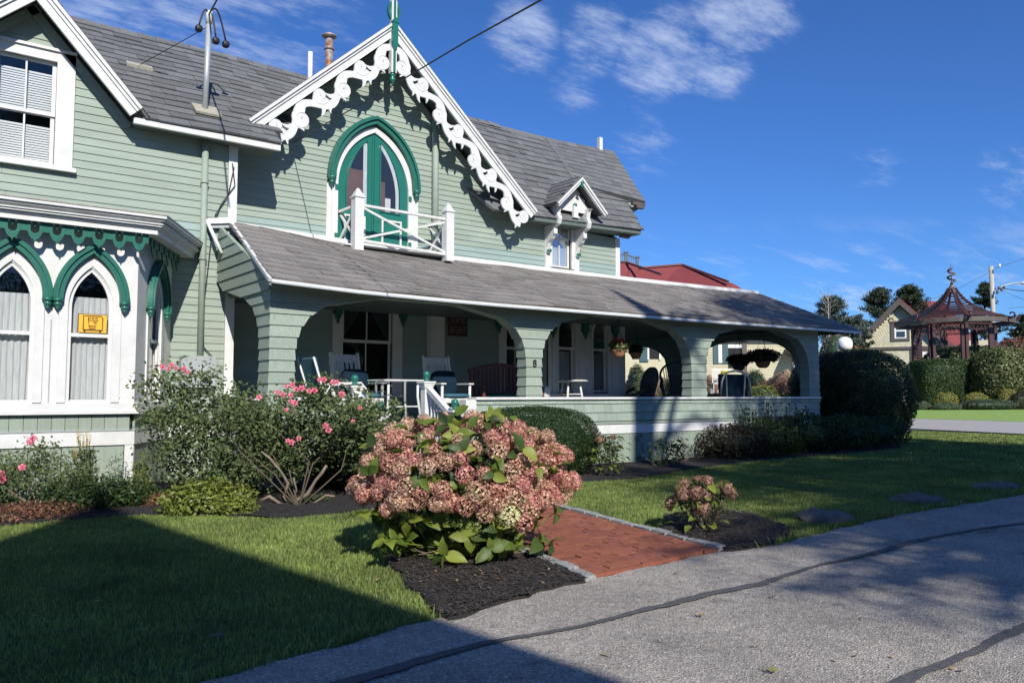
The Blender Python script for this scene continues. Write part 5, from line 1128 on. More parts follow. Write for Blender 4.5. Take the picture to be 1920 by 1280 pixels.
for t_ in ((-.72, -.35, .38), (-.50, -.60, .22)):
    e_ = axes(*t_); MB().tube([HC + Vector((-.1, -.1, .05)), (HC + e_) / 2 + Vector((0, 0, .02)), e_], [.008, .006, .005], 6).build('stem', 'leaf_hyd', hyd)
    for j in range(6): b_ = j * 1.1; putleaf(random.choice(LM), hyd, e_, (math.cos(b_), math.sin(b_), .1), 0, 1.05)
# small hydrangeas
def small_hyd(name, label, c, R, n, heads, m=None, seed=0, nl=70, dry=True):
    o = empty(name, c, label, 'shrub'); random.seed(seed)
    for k in range(heads):
        th = random.uniform(0, 6.28); z_ = random.uniform(.1, 1); rr_ = math.sqrt(1 - z_ * z_); d = Vector((math.cos(th) * rr_, math.sin(th) * rr_, z_)); put('flower_head', random.choice(HMS if dry else HM), o, Vector(c) + Vector((d.x * R[0], d.y * R[1], R[2] * (.45 + .6 * z_))), d + Vector((0, 0, .4)), random.uniform(0, 6), random.uniform(.8, 1.2) * (1 if dry else .8))
    for k in range(nl):
        th = random.uniform(0, 6.28); rr_ = random.uniform(.3, 1); z_ = random.uniform(.12, 1.0); q = Vector(c) + Vector((math.cos(th) * R[0] * rr_, math.sin(th) * R[1] * rr_, R[2] * z_))
        putleaf(random.choice(LM if m is None else m), o, q, (math.cos(th), math.sin(th), random.uniform(-.3, .3)), 0, random.uniform(.5, .9))
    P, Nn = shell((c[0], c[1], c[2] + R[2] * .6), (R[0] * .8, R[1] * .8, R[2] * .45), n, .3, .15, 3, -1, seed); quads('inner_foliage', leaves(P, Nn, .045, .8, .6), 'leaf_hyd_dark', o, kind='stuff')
    stems('stem', c, [(c[0] + random.uniform(-.8, .8) * R[0], c[1] + random.uniform(-.8, .8) * R[1], c[2] + R[2] * random.uniform(.5, 1)) for _ in range(16)], .006, o, 'twig', seed, .1); return o
p = gp(1335, 1002); small_hyd('hydrangea', 'small hydrangea with faded flower heads on the mulch right of the brick path', (p.x, p.y + .1, .02), (.30, .28, .46), 500, 22, None, 3, 46)
p = gp(1150, 897); small_hyd('hydrangea', 'low hydrangea with yellow green leaves beside the round boxwood', (p.x + .1, p.y + .35, .02), (.42, .36, .62), 900, 6, None, 5, 120)
p = gp(1198, 868); small_hyd('hydrangea', 'purplish wilted hydrangea against the porch skirt boards', (p.x, p.y + .1, .02), (.22, .2, .52), 300, 7, [LMD], 6, 25)
for i, (x, y, w_) in enumerate(((1245, 878, .36), (1272, 872, .26))):
    p = gp(x, y); o = empty('azalea' if i == 0 else 'seedling_shrub', p, ('sparse small dark shrub in front of the porch skirt', 'twiggy little shrub right of the sparse one by the skirt')[i], 'shrub'); P, Nn = shell((p.x, p.y, .28), (w_, w_, .26), 260, .2, .2, 3, -1, i + 30); quads('foliage', leaves(P, Nn, .06, .8, .55), 'leaf_hyd_dark' if i == 0 else 'leaf_maroon', o)
    stems('stem', p, [(p.x + random.uniform(-w_, w_), p.y + random.uniform(-w_, w_), random.uniform(.2, .5)) for _ in range(14)], .005, o, seed=i)
# ---- rose bushes
def rose_flower(seed):
    r_ = random.Random(seed); v, f = [], []
    for ring, (n, rad, tilt, s) in enumerate(((5, .022, .35, .026), (5, .013, .75, .022), (4, .006, 1.2, .016))):
        for k in range(n):
            a = 2 * math.pi * k / n + ring * .6; c = Vector((math.cos(a) * rad, math.sin(a) * rad, ring * .005)); o_ = Vector((math.cos(a) * math.cos(tilt), math.sin(a) * math.cos(tilt), math.sin(tilt))); sd = Vector((-math.sin(a), math.cos(a), 0)); b = len(v)
            v += [c - o_ * s * .5, c + sd * s * .7 + Vector((0, 0, .004)), c + o_ * s * .8 + Vector((0, 0, r_.uniform(0, .006))), c - sd * s * .7 + Vector((0, 0, .004))]; f.append((b, b + 1, b + 2, b + 3))
    g = MB(); g.v, g.f = [tuple(q) for q in v], f; me = g.mesh('rose_flower'); me.materials.append(MATS['flower_pink']); return me
RF = [rose_flower(s) for s in range(3)]
def sprays(tips, n, rad, size, asp=.55, seed=0):
    """clusters of small leaves round the shoots"""
    R_ = np.random.default_rng(seed); T = np.array(tips); i = R_.integers(0, len(T), n); P = T[i] + R_.normal(0, 1, (n, 3)) * np.array(rad); N_ = R_.normal(0, .5, (n, 3)) + np.array([-.25, -.8, .5]); return leaves(P, N_ / np.linalg.norm(N_, axis=1)[:, None], size, .5, asp)
rb = empty('rose_bush', gp(545, 950), 'tall leggy rose bush with pink blooms in front of the porch corner', 'rose bush')
base = gp(560, 952); tips = []; random.seed(12)
def wp(px, py, dep): return atd(px, py, dep)
# crown outline followed with shoots at their real depth (about 9.4 to 11 m away)
for k in range(210):
    px = random.uniform(285, 725); t = (px - 300) / 425
    topy = interp(px, (262, 330, 380, 450, 500, 560, 620, 680, 735), (775, 742, 740, 742, 745, 728, 722, 757, 800)); boty = interp(px, (262, 330, 450, 500, 560, 640, 735), (850, 900, 915, 900, 880, 870, 840))
    py = topy + (boty - topy) * random.random() ** 1.1; tips.append(tuple(wp(px, py, random.uniform(9.2, 10.6))))
for k in range(40):
    px = random.uniform(470, 735); tips.append(tuple(wp(px, random.uniform(800, 885), random.uniform(9.6, 10.4))))
for px, py in ((275, 728), (290, 715), (305, 735), (320, 705), (345, 700), (370, 708), (395, 716), (390, 700), (335, 735), (610, 715), (700, 775), (715, 765), (735, 770), (655, 735)): tips += [tuple(wp(px, py, 9.6))] * 1
quads('foliage', np.concatenate([sprays(tips, 17000, (.105, .085, .085), .058, seed=1), sprays(tips, 1500, (.13, .12, .11), .036, seed=2)]), 'leaf_rose', rb)
g = MB(); r_ = random.Random(2)
for a in ((500, 800), (400, 740), (340, 720), (560, 760), (660, 780), (430, 820), (700, 800)):
    e_ = wp(a[0], a[1], r_.uniform(9.4, 10.2)); m1 = base.lerp(e_, .4) + Vector((r_.gauss(0, .12), r_.gauss(0, .08), .05)); g.tube([base, m1, base.lerp(e_, .7) + Vector((r_.gauss(0, .08), 0, .04)), e_], [.010, .008, .006, .003], 6)
g.build('cane', 'cane_dark', rb, smooth=True); g = MB()
for path_, r0 in ((((548, 950), (560, 935), (578, 925), (592, 900), (604, 886), (612, 872)), .026), (((540, 948), (532, 930), (540, 905), (528, 885), (505, 858), (490, 846)), .020), (((552, 948), (525, 944), (505, 930), (488, 938)), .022), (((560, 948), (590, 942), (612, 928), (628, 930)), .016), (((545, 948), (556, 918), (550, 895)), .015)):
    pp3 = [wp(x_, y_, 9.25 - .03 * i_) for i_, (x_, y_) in enumerate(path_)]; g.tube(pp3, [r0 * (1 - .5 * i_ / len(pp3)) * (1 + .18 * (-1) ** i_) for i_ in range(len(pp3))], 8)
g.build('old_stem', 'twig', rb, smooth=True)
for px, py in ((305, 688), (316, 692), (330, 690), (345, 692), (352, 698), (322, 684), (536, 724), (548, 722), (556, 730), (520, 735), (530, 740), (545, 741), (545, 752), (553, 756), (566, 728), (600, 712), (607, 712), (632, 717), (643, 740), (640, 738), (590, 732), (580, 733), (610, 798), (616, 806), (540, 826), (547, 829), (560, 822), (537, 768), (486, 745), (675, 765), (662, 790), (625, 717), (640, 742)):
    put('rose_flower', random.choice(RF), rb, wp(px, py, 9.15), (-.4, -.8, .5), random.uniform(0, 6), random.uniform(.65, 1.1))
rl_ = empty('rose_bush', gp(90, 958), 'small open rose bush with a few red blooms below the bay window', 'rose bush'); tips = []; random.seed(14)
for k in range(62):
    px = random.uniform(-40, 165); topy = interp(px, (-40, 40, 70, 120, 165), (870, 850, 825, 850, 880)); tips.append(tuple(wp(px, topy + (950 - topy) * random.random(), random.uniform(8.9, 9.8))))
quads('foliage', sprays(tips, 5200, (.085, .085, .07), .042, seed=4), 'leaf_rose', rl_); stems('cane', gp(80, 958), tips[::5], .007, rl_, seed=4)
for px, py in ((62, 822), (58, 828), (42, 876), (2, 888), (5, 900), (3, 895)): put('rose_flower', RF[0], rl_, wp(px, py, 8.9), (-.4, -.8, .5), px, 1.15)
# yellow spiked perennial
o = empty('celosia', gp(155, 945), 'tall perennial with yellow feathery spikes beside the small rose bush', 'flower'); b_ = gp(155, 945); g = MB(); tp = []
for k, (px, py) in enumerate(((150, 825), (156, 828), (163, 822), (168, 828), (146, 818), (137, 850), (142, 856))):
    e_ = wp(px, py, 9.3); g.tube([b_, (b_ + e_) / 2 + Vector((.02, 0, 0)), e_], .006, 5); tp.append(e_)
g.build('stem', 'leaf_rose', o)
for e_ in tp:
    P = np.array(e_) + np.column_stack([rng.normal(0, .010, 90), rng.normal(0, .010, 90), rng.uniform(-.08, .09, 90)]); quads('flower_spike', leaves(P, rng.normal(0, 1, (90, 3)), .016, .5, .4), 'spike_yellow', o)
P = np.array(b_)[None] + np.column_stack([rng.normal(.02, .06, 700), rng.normal(.0, .06, 700), rng.uniform(.05, .62, 700)]); quads('foliage', leaves(P, rng.normal(0, 1, (700, 3)), .07, .5, .22), 'leaf_rose', o)
# low edging plants of the bed
def patch(name, label, cat, px, py, w_, h, n, leaf, m, seed=0, asp=.5, stem=True, dz=0, dep=None):
    p = gp(px, py); o = empty(name, p, label, cat); R_ = np.random.default_rng(seed)
    P, Nn = shell((p.x, p.y + w_ * .3, h * .35), (w_, w_ * .6, h * .75), n, .25, .22, 4, -.5, seed); k = P[:, 2] > .02; quads('foliage', leaves(P[k], Nn[k], leaf, .8, asp, up_=.6), m, o)
    if stem: stems('stem', p, [(p.x + R_.uniform(-.7, .7) * w_, p.y + R_.uniform(0, .6) * w_, h * R_.uniform(.5, 1.2)) for _ in range(10)], .004, o, 'leaf_rose', seed, .1)
    return o
patch('bedding_plant', 'low reddish bedding plants at the far left of the bed', 'plant', 30, 982, .75, .17, 3600, .035, 'leaf_red', 1)
patch('bedding_plant', 'dark shaded low perennial at the lawn edge left of the bay corner', 'plant', 160, 962, .55, .36, 4200, .045, 'leaf_hedge', 2)
patch('bedding_plant', 'shaded leafy perennial below the bay corner post', 'plant', 235, 955, .40, .30, 2600, .045, 'leaf_hedge', 3)
patch('bedding_plant', 'lime green sprig standing at the base of the bay corner', 'plant', 262, 940, .14, .50, 420, .05, 'leaf_lime', 4)
patch('bedding_plant', 'pale seedy perennial in front of the bay corner', 'plant', 222, 930, .20, .50, 380, .035, 'leaf_grey', 5)
patch('bedding_plant', 'bright green low leaves spreading right of the bay corner', 'plant', 275, 948, .32, .15, 1100, .05, 'leaf_lime', 6)
patch('bedding_plant', 'rusty dried clump between the green edging plants', 'plant', 305, 952, .22, .16, 1100, .03, 'leaf_red', 7)
patch('bedding_plant', 'mounded light green edging plant under the rose bush', 'plant', 395, 966, .52, .34, 3600, .055, 'leaf_lime', 8)
patch('bedding_plant', 'small yellow green plant beside the rose stems', 'plant', 450, 968, .22, .20, 900, .045, 'leaf_lime', 9)
patch('bedding_plant', 'deep green filler plant behind the edging mound', 'plant', 440, 935, .45, .42, 2200, .045, 'leaf_rose', 10)
patch('bedding_plant', 'faint green weeds at the foot of the rose canes', 'plant', 600, 945, .18, .12, 300, .035, 'leaf_rose', 11)
# dark shrub belt along the far end of the porch
for i, (px, py, w_, h, m_, lf, n) in enumerate(((1385, 866, .72, .62, 'leaf_maroon', .06, 4200), (1450, 860, .80, .72, 'leaf_hyd_dark', .06, 5200), (1530, 853, .9, .78, 'leaf_hedge', .06, 5200), (1600, 848, .9, .72, 'leaf_hyd_dark', .065, 4600), (1665, 842, .8, .66, 'leaf_hedge', .06, 4200))):
    p = gp(px, py); bush('border_shrub', ('dark bronze tinged leafy shrub at the left end of the dark porch border', 'second shrub of the dark border with seed heads above it', 'middle shrub of the dark border under the porch wall', 'dense shaded shrub in front of the huge clipped bush', 'last low shrub at the right corner of the dark border')[i], 'shrub', (p.x + .4, p.y + .45, gz(p.x) + h * .5), (w_, .7, h * .62), n, lf, m_, .5, .18, 2.2, seed=40 + i, spread=.8, group='shrubs along the shaded porch wall')
p = gp(1440, 862); o = empty('seed_head_plant', (p.x + .6, p.y + .7, gz(p.x)), 'row of thin stems with round dark seed heads against the porch wall', 'plant'); g = MB(); q = MB(); r_ = random.Random(6)
for k in range(60):
    e_ = onY(r_.uniform(1385, 1520), r_.uniform(752, 790), YP - r_.uniform(.15, .5)); g.tube([(e_.x + r_.gauss(0, .05), e_.y, .2), e_], .006, 4); q.puff(e_, .022, .022, .022, 1, 4)
g.build('stem', 'leaf_dark', o); q.build('seed_heads', 'leaf_dark', o, kind='stuff')
# rocks on the lawn, leaves
def rock(px, py, sx, sy, sz, label, rot, seed):
    p = gp(px, py); g = MB(); g.puff((0, 0, 0), sx, sy, sz, .75, 20); r_ = np.random.default_rng(seed); V = np.array(g.v); ph = r_.uniform(0, 6, 6)
    s = 1 + .10 * np.sin(V[:, 0] * 14 / sx * .3 + ph[0]) + .08 * np.sin(V[:, 1] * 17 / sy * .3 + ph[1]) + .07 * np.sin((V[:, 0] + V[:, 2]) * 30 + ph[2]) + .05 * np.sin((V[:, 1] - V[:, 0]) * 55 + ph[3]) + .04 * np.sin(V[:, 2] * 90 + V[:, 0] * 40 + ph[4]); V = V * s[:, None]; c, s_ = math.cos(rot), math.sin(rot); V = np.column_stack([V[:, 0] * c - V[:, 1] * s_, V[:, 0] * s_ + V[:, 1] * c, V[:, 2]])
    g.v = [tuple(x) for x in V]; me = g.mesh('lawn_rock', True); me.materials.append(MATS['rock']); link('lawn_rock', me, None, None, (p.x, p.y, gz(p.x) + sz * .12), label, 'rock')
A_ = math.atan2(-.608, .794)
rock(1545, 978, .26, .16, .10, 'nearest of three flat rocks set in the lawn by the road', A_ - .1, 1); rock(1718, 942, .30, .17, .09, 'pinkish rock in the lawn, middle one of three', A_ - .25, 2); rock(1868, 915, .30, .2, .07, 'farthest low rock half sunk in the shaded lawn', A_, 3)
rock(405, 1193, .045, .03, .015, 'small pale stone lying on the shaded lawn', 0, 4)
mat('dead_leaf', (.30, .13, .05), .8, .2, 20, rnd=.4, c2=(.40, .30, .10), isl=True)
def fallen(n, fn, z0, name, label, sz):
    V = []
    for k in range(n):
        px, py = fn(); p = gp(px, py); a = random.uniform(0, 6.28); s = sz * random.uniform(.6, 1.3); d = Vector((math.cos(a), math.sin(a), 0)); e = Vector((-d.y, d.x, 0)); c = Vector((p.x, p.y, gz(p.x) + z0))
        V += [c - d * s, c + e * s * .4 + Vector((0, 0, s * .25)), c + d * s + Vector((0, 0, s * .3)), c - e * s * .4 + Vector((0, 0, s * .2))]
    quads(name, np.array([tuple(q) for q in V]), 'dead_leaf', kind='stuff')
random.seed(3)
fallen(26, lambda: (random.uniform(1100, 1900), random.uniform(1010, 1270)), .02, 'fallen_leaves', '', .022)
fallen(60, lambda: (random.uniform(60, 780), random.uniform(985, 1180)), .04, 'fallen_leaves', '', .022)
fallen(22, lambda: (random.uniform(760, 1060), random.uniform(1075, 1110)), .05, 'fallen_leaves', '', .018)
for px, py, s, lab, m_ in ((1313, 1161, .035, 'orange brown leaf lying on the sunny asphalt', 'dead_leaf'), (1447, 1268, .04, 'yellow green leaf lying at the bottom edge of the road', 'leaf_yellow'), (1270, 1080, .035, 'dark curled leaf on the road in front of the brick path', 'twig'), (1450, 1126, .028, 'small brown leaf below the tar seam', 'twig')):
    p = gp(px, py); V = []
    for k in range(5):
        a = k * 1.25 + px; d = Vector((math.cos(a), math.sin(a), 0)); e = Vector((-d.y, d.x, 0)); c = Vector((p.x, p.y, .024)); V += [c, c + d * s * .5 + e * s * .25 + Vector((0, 0, .008)), c + d * s + Vector((0, 0, .014)), c + d * s * .5 - e * s * .25 + Vector((0, 0, .006))]
    quads('fallen_leaf', np.array([tuple(q) for q in V]), m_, label=lab, cat='leaf')
# ================================================================ PORCH FURNITURE
def seatframe(): return Fr((0, 0, 0), (1, 0, 0), (0, 1, 0))
def place(o, x, y, rot, z=.785): o.location = (x, y, z); o.rotation_euler = (0, 0, rot); return o
def rocker(label, slats=6):
    o = empty('rocking_chair', (0, 0, 0), label, 'rocking chair', 'white rocking chairs on the porch')
    def rod(a, b, r, nm): MB().tube([a, b], r, 8).build(nm, 'white_worn', o, smooth=True)
    for s in (-1, 1):
        MB().tube([(s * .27, -.24, .04), (s * .27, -.25, .66)], .024, 8).build('leg', 'white_worn', o, smooth=True)
        MB().hexa([(s * .27 - .022, .20, .04), (s * .27 + .022, .20, .04), (s * .27 + .022, .25, .04), (s * .27 - .022, .25, .04), (s * .25 - .022, .42, 1.16), (s * .25 + .022, .42, 1.16), (s * .25 + .022, .45, 1.16), (s * .25 - .022, .45, 1.16)]).build('back_post', 'white_worn', o)
        pts = [(s * .27, y, .02 + .09 * (y / .55) ** 2) for y in np.linspace(-.42, .55, 9)]; MB().tube(pts, .02, 6).build('rocker', 'white_worn', o)
        MB().box(WF, s * .27 - .05, s * .27 + .05, -.30, .27, .655, .68).build('armrest', 'white_worn', o)
        rod((s * .27, -.24, .22), (s * .27, .22, .22), .014, 'stretcher')
    MB().box(WF, -.27, .27, -.27, .24, .40, .43).box(WF, -.28, .28, -.28, -.255, .35, .43).build('seat', 'white_worn', o); rod((-.27, -.24, .26), (.27, -.24, .26), .014, 'stretcher')
    def by(z): return .225 + (z - .04) * .19
    MB().hexa([(-.25, by(1.0), 1.0), (.25, by(1.0), 1.0), (.25, by(1.0) + .025, 1.0), (-.25, by(1.0) + .025, 1.0), (-.25, by(1.13), 1.13), (.25, by(1.13), 1.13), (.25, by(1.13) + .025, 1.13), (-.25, by(1.13) + .025, 1.13)]).build('top_rail', 'white_worn', o)
    MB().box(WF, -.25, .25, by(.52), by(.52) + .025, .49, .55).build('lower_rail', 'white_worn', o)
    for k in range(slats):
        x = -.21 + k * .42 / (slats - 1); MB().hexa([(x - .024, by(.54), .54), (x + .024, by(.54), .54), (x + .024, by(.54) + .012, .54), (x - .024, by(.54) + .012, .54), (x - .024, by(1.0), 1.0), (x + .024, by(1.0), 1.0), (x + .024, by(1.0) + .012, 1.0), (x - .024, by(1.0) + .012, 1.0)]).build('slat', 'white_worn', o)
    return o
place(rocker('white slatted rocking chair with navy cushion left of the porch window'), 5.82, 11.55, .12)
place(rocker('white slatted rocking chair with navy cushion just behind the right stair newel'), 7.52, 11.60, -.03)
def cushion(label, x, y, z, sx, sy, sz, m, rx=0, rz=0, name='cushion'):
    o = MB().puff((0, 0, 0), sx, sy, sz, .35).build(name, m, None, smooth=True, label=label, cat='cushion'); o.location = (x, y, z); o.rotation_euler = (rx, 0, rz)
cushion('navy back cushion on the left rocking chair', 5.82, 11.68, 1.47, .24, .07, .20, 'navy_cushion', -.2, .12); cushion('flat teal seat cushion of the left rocking chair', 5.84, 11.50, 1.255, .25, .25, .04, 'teal_cushion', 0, .12)
cushion('navy back cushion on the rocking chair behind the right newel', 7.52, 11.74, 1.47, .24, .07, .21, 'navy_cushion', -.2); cushion('light blue seat cushion of the rocking chair behind the right newel', 7.53, 11.52, 1.255, .25, .25, .035, 'teal_cushion', 0)
# metal arm chair with teal sling at the column
o = empty('patio_chair', (0, 0, 0), 'white metal patio chair with quilted teal sling beside the corner column', 'chair')
for s in (-1, 1):
    MB().tube([(.62, s * .27, .0), (.60, s * .27, .55), (.50, s * .27, .66), (.0, s * .27, .62), (-.12, s * .27, .42), (-.2, s * .27, .0)], .016, 8).build('side_frame', 'white_paint', o, smooth=True)
    MB().tube([(.45, s * .25, .40), (.0, s * .25, .36), (-.12, s * .25, .60), (-.26, s * .25, 1.02)], .016, 8).build('sling_frame', 'white_paint', o, smooth=True)
g = MB(); pp = [(.45, .40), (.2, .37), (.02, .38), (-.10, .58), (-.25, 1.0)]
for (a, b), (c_, d_) in zip(pp[:-1], pp[1:]): g.hexa([(a, -.24, b), (a, .24, b), (c_, .24, d_), (c_, -.24, d_), (a + .0, -.24, b + .03), (a, .24, b + .03), (c_ + .035, .24, d_ + .02), (c_ + .035, -.24, d_ + .02)])
g.build('sling', 'teal_cushion', o); place(o, 5.02, 11.15, .05)
# glass-topped side table
o = empty('side_table', (0, 0, 0), 'tall white metal side table with glass top by the stair opening', 'table')
for sx in (-1, 1):
    for sy in (-1, 1): MB().tube([(sx * .26, sy * .2, .70), (sx * .26, sy * .2, .45), (sx * .31, sy * .24, .0)], .020, 8).build('leg', 'white_paint', o, smooth=True)
MB().ribbon(WF, [(-.36, -.28), (.36, -.28), (.36, .28), (-.36, .28)], .03, 0, .01, True).build('rim', 'white_paint', o); [setattr(c, 'location', Vector((0, 0, 0))) for c in []]
for c in o.children:
    if c.name.startswith('rim'):
        bpy.data.objects.remove(c)
MB().box(WF, -.36, .36, -.28, .28, .70, .72).build('table_top', 'pane_clear', o)
for a, b in (((-.36, -.28), (.36, -.28)), ((.36, -.28), (.36, .28)), ((.36, .28), (-.36, .28)), ((-.36, .28), (-.36, -.28))): MB().tube([(*a, .705), (*b, .705)], .014, 6).build('rim', 'white_paint', o)
MB().tube([(-.27, -.21, .30), (.27, -.21, .30)], .012, 6).build('stretcher', 'white_paint', o)
place(o, 6.33, 11.25, 0)
# maroon bench
o = empty('slatted_bench', (0, 0, 0), 'maroon slatted bench with arched back behind the numbered column', 'bench')
for k in range(15):
    x = -.66 + k * .0943; MB().box(WF, x - .035, x + .035, .20, .22, .40, .86 + .16 * math.cos(x / .72 * 1.4)).build('slat', 'maroon', o)
MB().ribbon(Fr((0, .19, 0), (1, 0, 0), (0, 1, 0)), [(x, .90 + .16 * math.cos(x / .72 * 1.4)) for x in np.linspace(-.72, .72, 14)], .07, -.01, .04).build('back_rail', 'maroon', o)
MB().box(WF, -.72, .72, -.28, .22, .38, .42).build('seat', 'maroon', o)
for sx in (-1, 1):
    MB().box(WF, sx * .70 - .03, sx * .70 + .03, -.30, .22, .60, .63).build('armrest', 'maroon', o)
    for y in (-.26, .20): MB().box(WF, sx * .70 - .025, sx * .70 + .025, y - .025, y + .025, 0, .62).build('leg', 'maroon', o)
place(o, 9.30, 12.35, 0); cushion('dark green seat cushion along the maroon bench', 9.3, 12.28, 1.25, .62, .22, .045, 'trim_green')
cushion('white and pink pillow lying at the right end of the maroon bench', 10.1, 12.2, 1.33, .16, .10, .12, 'lamp_white', 0, .3)
# round stool
o = empty('round_stool', (0, 0, 0), 'small white round topped stool on the porch', 'stool')
MB().lathe((0, 0, .74), [(.30, 0), (.33, .012), (.33, .028), (.30, .04)], 28).build('stool_top', 'white_worn', o)
for k in range(4):
    a = .5 + k * math.pi / 2; MB().tube([(math.cos(a) * .17, math.sin(a) * .17, .74), (math.cos(a) * .30, math.sin(a) * .30, 0)], [.024, .016], 8).build('leg', 'white_worn', o, smooth=True)
for k in range(4):
    a, b = .5 + k * math.pi / 2, .5 + (k + 1) * math.pi / 2; MB().tube([(math.cos(a) * .21, math.sin(a) * .21, .50), (math.cos(b) * .21, math.sin(b) * .21, .50)], .011, 6).build('stretcher', 'white_worn', o)
place(o, 10.66, 12.0, 0, .785)
# wicker chairs
def wicker(label, fan=True):
    o = empty('wicker_chair', (0, 0, 0), label, 'wicker chair'); f = Fr((0, .26, 0), (1, 0, 0), (0, 1, 0), (0, .22, 1))
    arc = [(-.30 + 0, .42)] + [(.42 * math.cos(a), .95 + .33 * math.sin(a)) for a in np.linspace(math.pi, 0, 15)] + [(.30, .42)]
    MB().ribbon(f, arc, .05, -.03, .03).build('back_rim', 'wicker', o)
    for k in range(17):
        t = -1 + k / 8; x1 = .40 * t; z1 = .95 + .33 * math.sqrt(max(0, 1 - t * t)); MB().tube([f.p(t * .24, 0, .42), f.p(t * .34, 0, .8), f.p(x1, 0, z1)], .010, 5).build('back_strand', 'wicker', o)
    for k in range(22): z = .45 + k * .024; MB().tube([f.p(x, .008 * (-1) ** (k + int(x * 20)), z) for x in np.linspace(-.28, .28, 8)], .007, 4).build('weave', 'wicker', o)
    MB().puff((0, -.02, .40), .30, .30, .05, .5).build('seat', 'wicker', o); MB().lathe((0, 0, 0), [(.24, 0), (.22, .2), (.28, .38)], 18).build('base', 'wicker', o)
    for s in (-1, 1): MB().tube([(s * .38, .25, .80), (s * .40, .0, .66), (s * .36, -.26, .62), (s * .30, -.30, .40)], .035, 8).build('armrest', 'wicker', o, smooth=True)
    return o
place(wicker('dark wicker chair with tall fan back by the rail'), 13.95, 12.1, -.85); place(wicker('lower dark wicker chair seen side on left of the fan backed one'), 13.0, 12.7, -2.0, .62)
o = empty('metal_chair', (0, 0, 0), 'dark cushioned chair with pale curved frame right of the third column', 'chair')
MB().tube([(-.52, 0, .45), (-.46, 0, .80), (-.34, 0, .98), (0, 0, 1.03), (.34, 0, .98), (.46, 0, .80), (.52, 0, .45)], .024, 8).build('back_frame', 'metal_grey', o, smooth=True)
for s in (-1, 1): MB().tube([(s * .32, 0, .98), (s * .28, .02, .40)], .018, 8).build('back_strut', 'metal_grey', o)
MB().box(WF, -.45, .45, .03, .12, .42, .95).build('back_panel', 'navy_cushion', o); MB().puff((0, .4, .45), .42, .34, .08, .5).build('seat_pad', 'navy_cushion', o)
for sx in (-.4, .4):
    for y in (.05, .7): MB().tube([(sx, y, .42), (sx, y, 0)], .018, 6).build('leg', 'metal_grey', o)
place(o, 15.05, 11.4, -.05)
o = empty('patio_table', (0, 0, 0), 'dark round table with a candle near the fan backed chair', 'table'); MB().lathe((0, 0, .48), [(.28, 0), (.30, .02), (.28, .03)], 20).build('table_top', 'wicker', o); MB().lathe((0, 0, 0), [(.15, 0), (.04, .05), (.04, .47)], 12).build('pedestal', 'wicker', o); place(o, 14.05, 11.3, 0, .785)
MB().lathe((14.0, 11.25, 1.30), [(.035, 0), (.035, .09), (.015, .10)], 12).build('candle', 'lamp_white', label='white pillar candle on the dark porch table', cat='candle')
# hanging baskets
def basket(label, x, y, ztop, zc, r, potm, flower=None, leaf='leaf_hyd_dark', n=900, seed=0, wid=1.3):
    o = empty('hanging_basket', (x, y, zc), label, 'hanging basket')
    MB().lathe((x, y, zc - r * 1.05), [(r * .45, 0), (r * .75, r * .3), (r * .92, r * .8), (r, r * .95), (r * .9, r * 1.0)], 18).build('pot', potm, o, smooth=True)
    for k in range(3): a = k * 2.09; MB().tube([(x + math.cos(a) * r, y + math.sin(a) * r, zc), (x, y, ztop - .12)], .005, 4).build('hanger', 'cable', o)
    MB().tube([(x, y, ztop - .12), (x, y, ztop)], .006, 4).build('hook', 'cable', o)
    P, Nn = shell((x, y, zc + r * .35), (r * wid, r * wid, r * .9), n, .3, .2, 4, -.8, seed); quads('foliage', leaves(P, Nn, .06, .8, .7), leaf, o)
    if flower:
        P, Nn = shell((x, y, zc + r * .5), (r * wid * .8, r * wid * .8, r * .85), 14, .8, .1, 3, -.1, seed + 1)
        for p_, n__ in zip(P, Nn):
            q = np.array(p_)[None] + rng.normal(0, .018, (34, 3)); quads('flower', leaves(q, rng.normal(0, 1, (34, 3)) + n__, .035, .5, .8), flower, o)
    return o
h = onY(1160, 662, 10.95); basket('hanging basket of red geraniums in a clay pot between the arches', h.x, 10.95, 2.85, 2.13, .15, 'terracotta', 'flower_red', 'leaf_mixed', 650, 1, 1.25)
h = onY(1192, 655, 12.3); basket('smaller shaded hanging basket right behind the red geraniums', h.x, 12.3, 2.85, 2.2, .14, 'terracotta', None, 'leaf_dark', 500, 2, 1.3)
h = onX(1430, 672, 16.4); basket('large dark hanging basket with a full trailing crown in the far arch', h.x, h.y, 2.85, 2.12, .20, 'terracotta', None, 'leaf_dark', 2600, 3, 2.1)
h = onX(1385, 680, 16.4); basket('darker hanging basket left of the full one in the far arch', h.x, h.y, 2.85, 2.05, .18, 'wicker', None, 'leaf_dark', 1800, 4, 1.6)
# ================================================================ BACKGROUND
def facing(px, dep):       # frame square to the line of sight at that pixel column
    c = atd(px, 742, dep); u = Vector((rt.x, rt.y, 0)); n = Vector((-fw.x, -fw.y, 0)).normalized(); return c, u, n
def zat(py, dep): return CAMH + (HOR - py) / FP * dep * 1.0
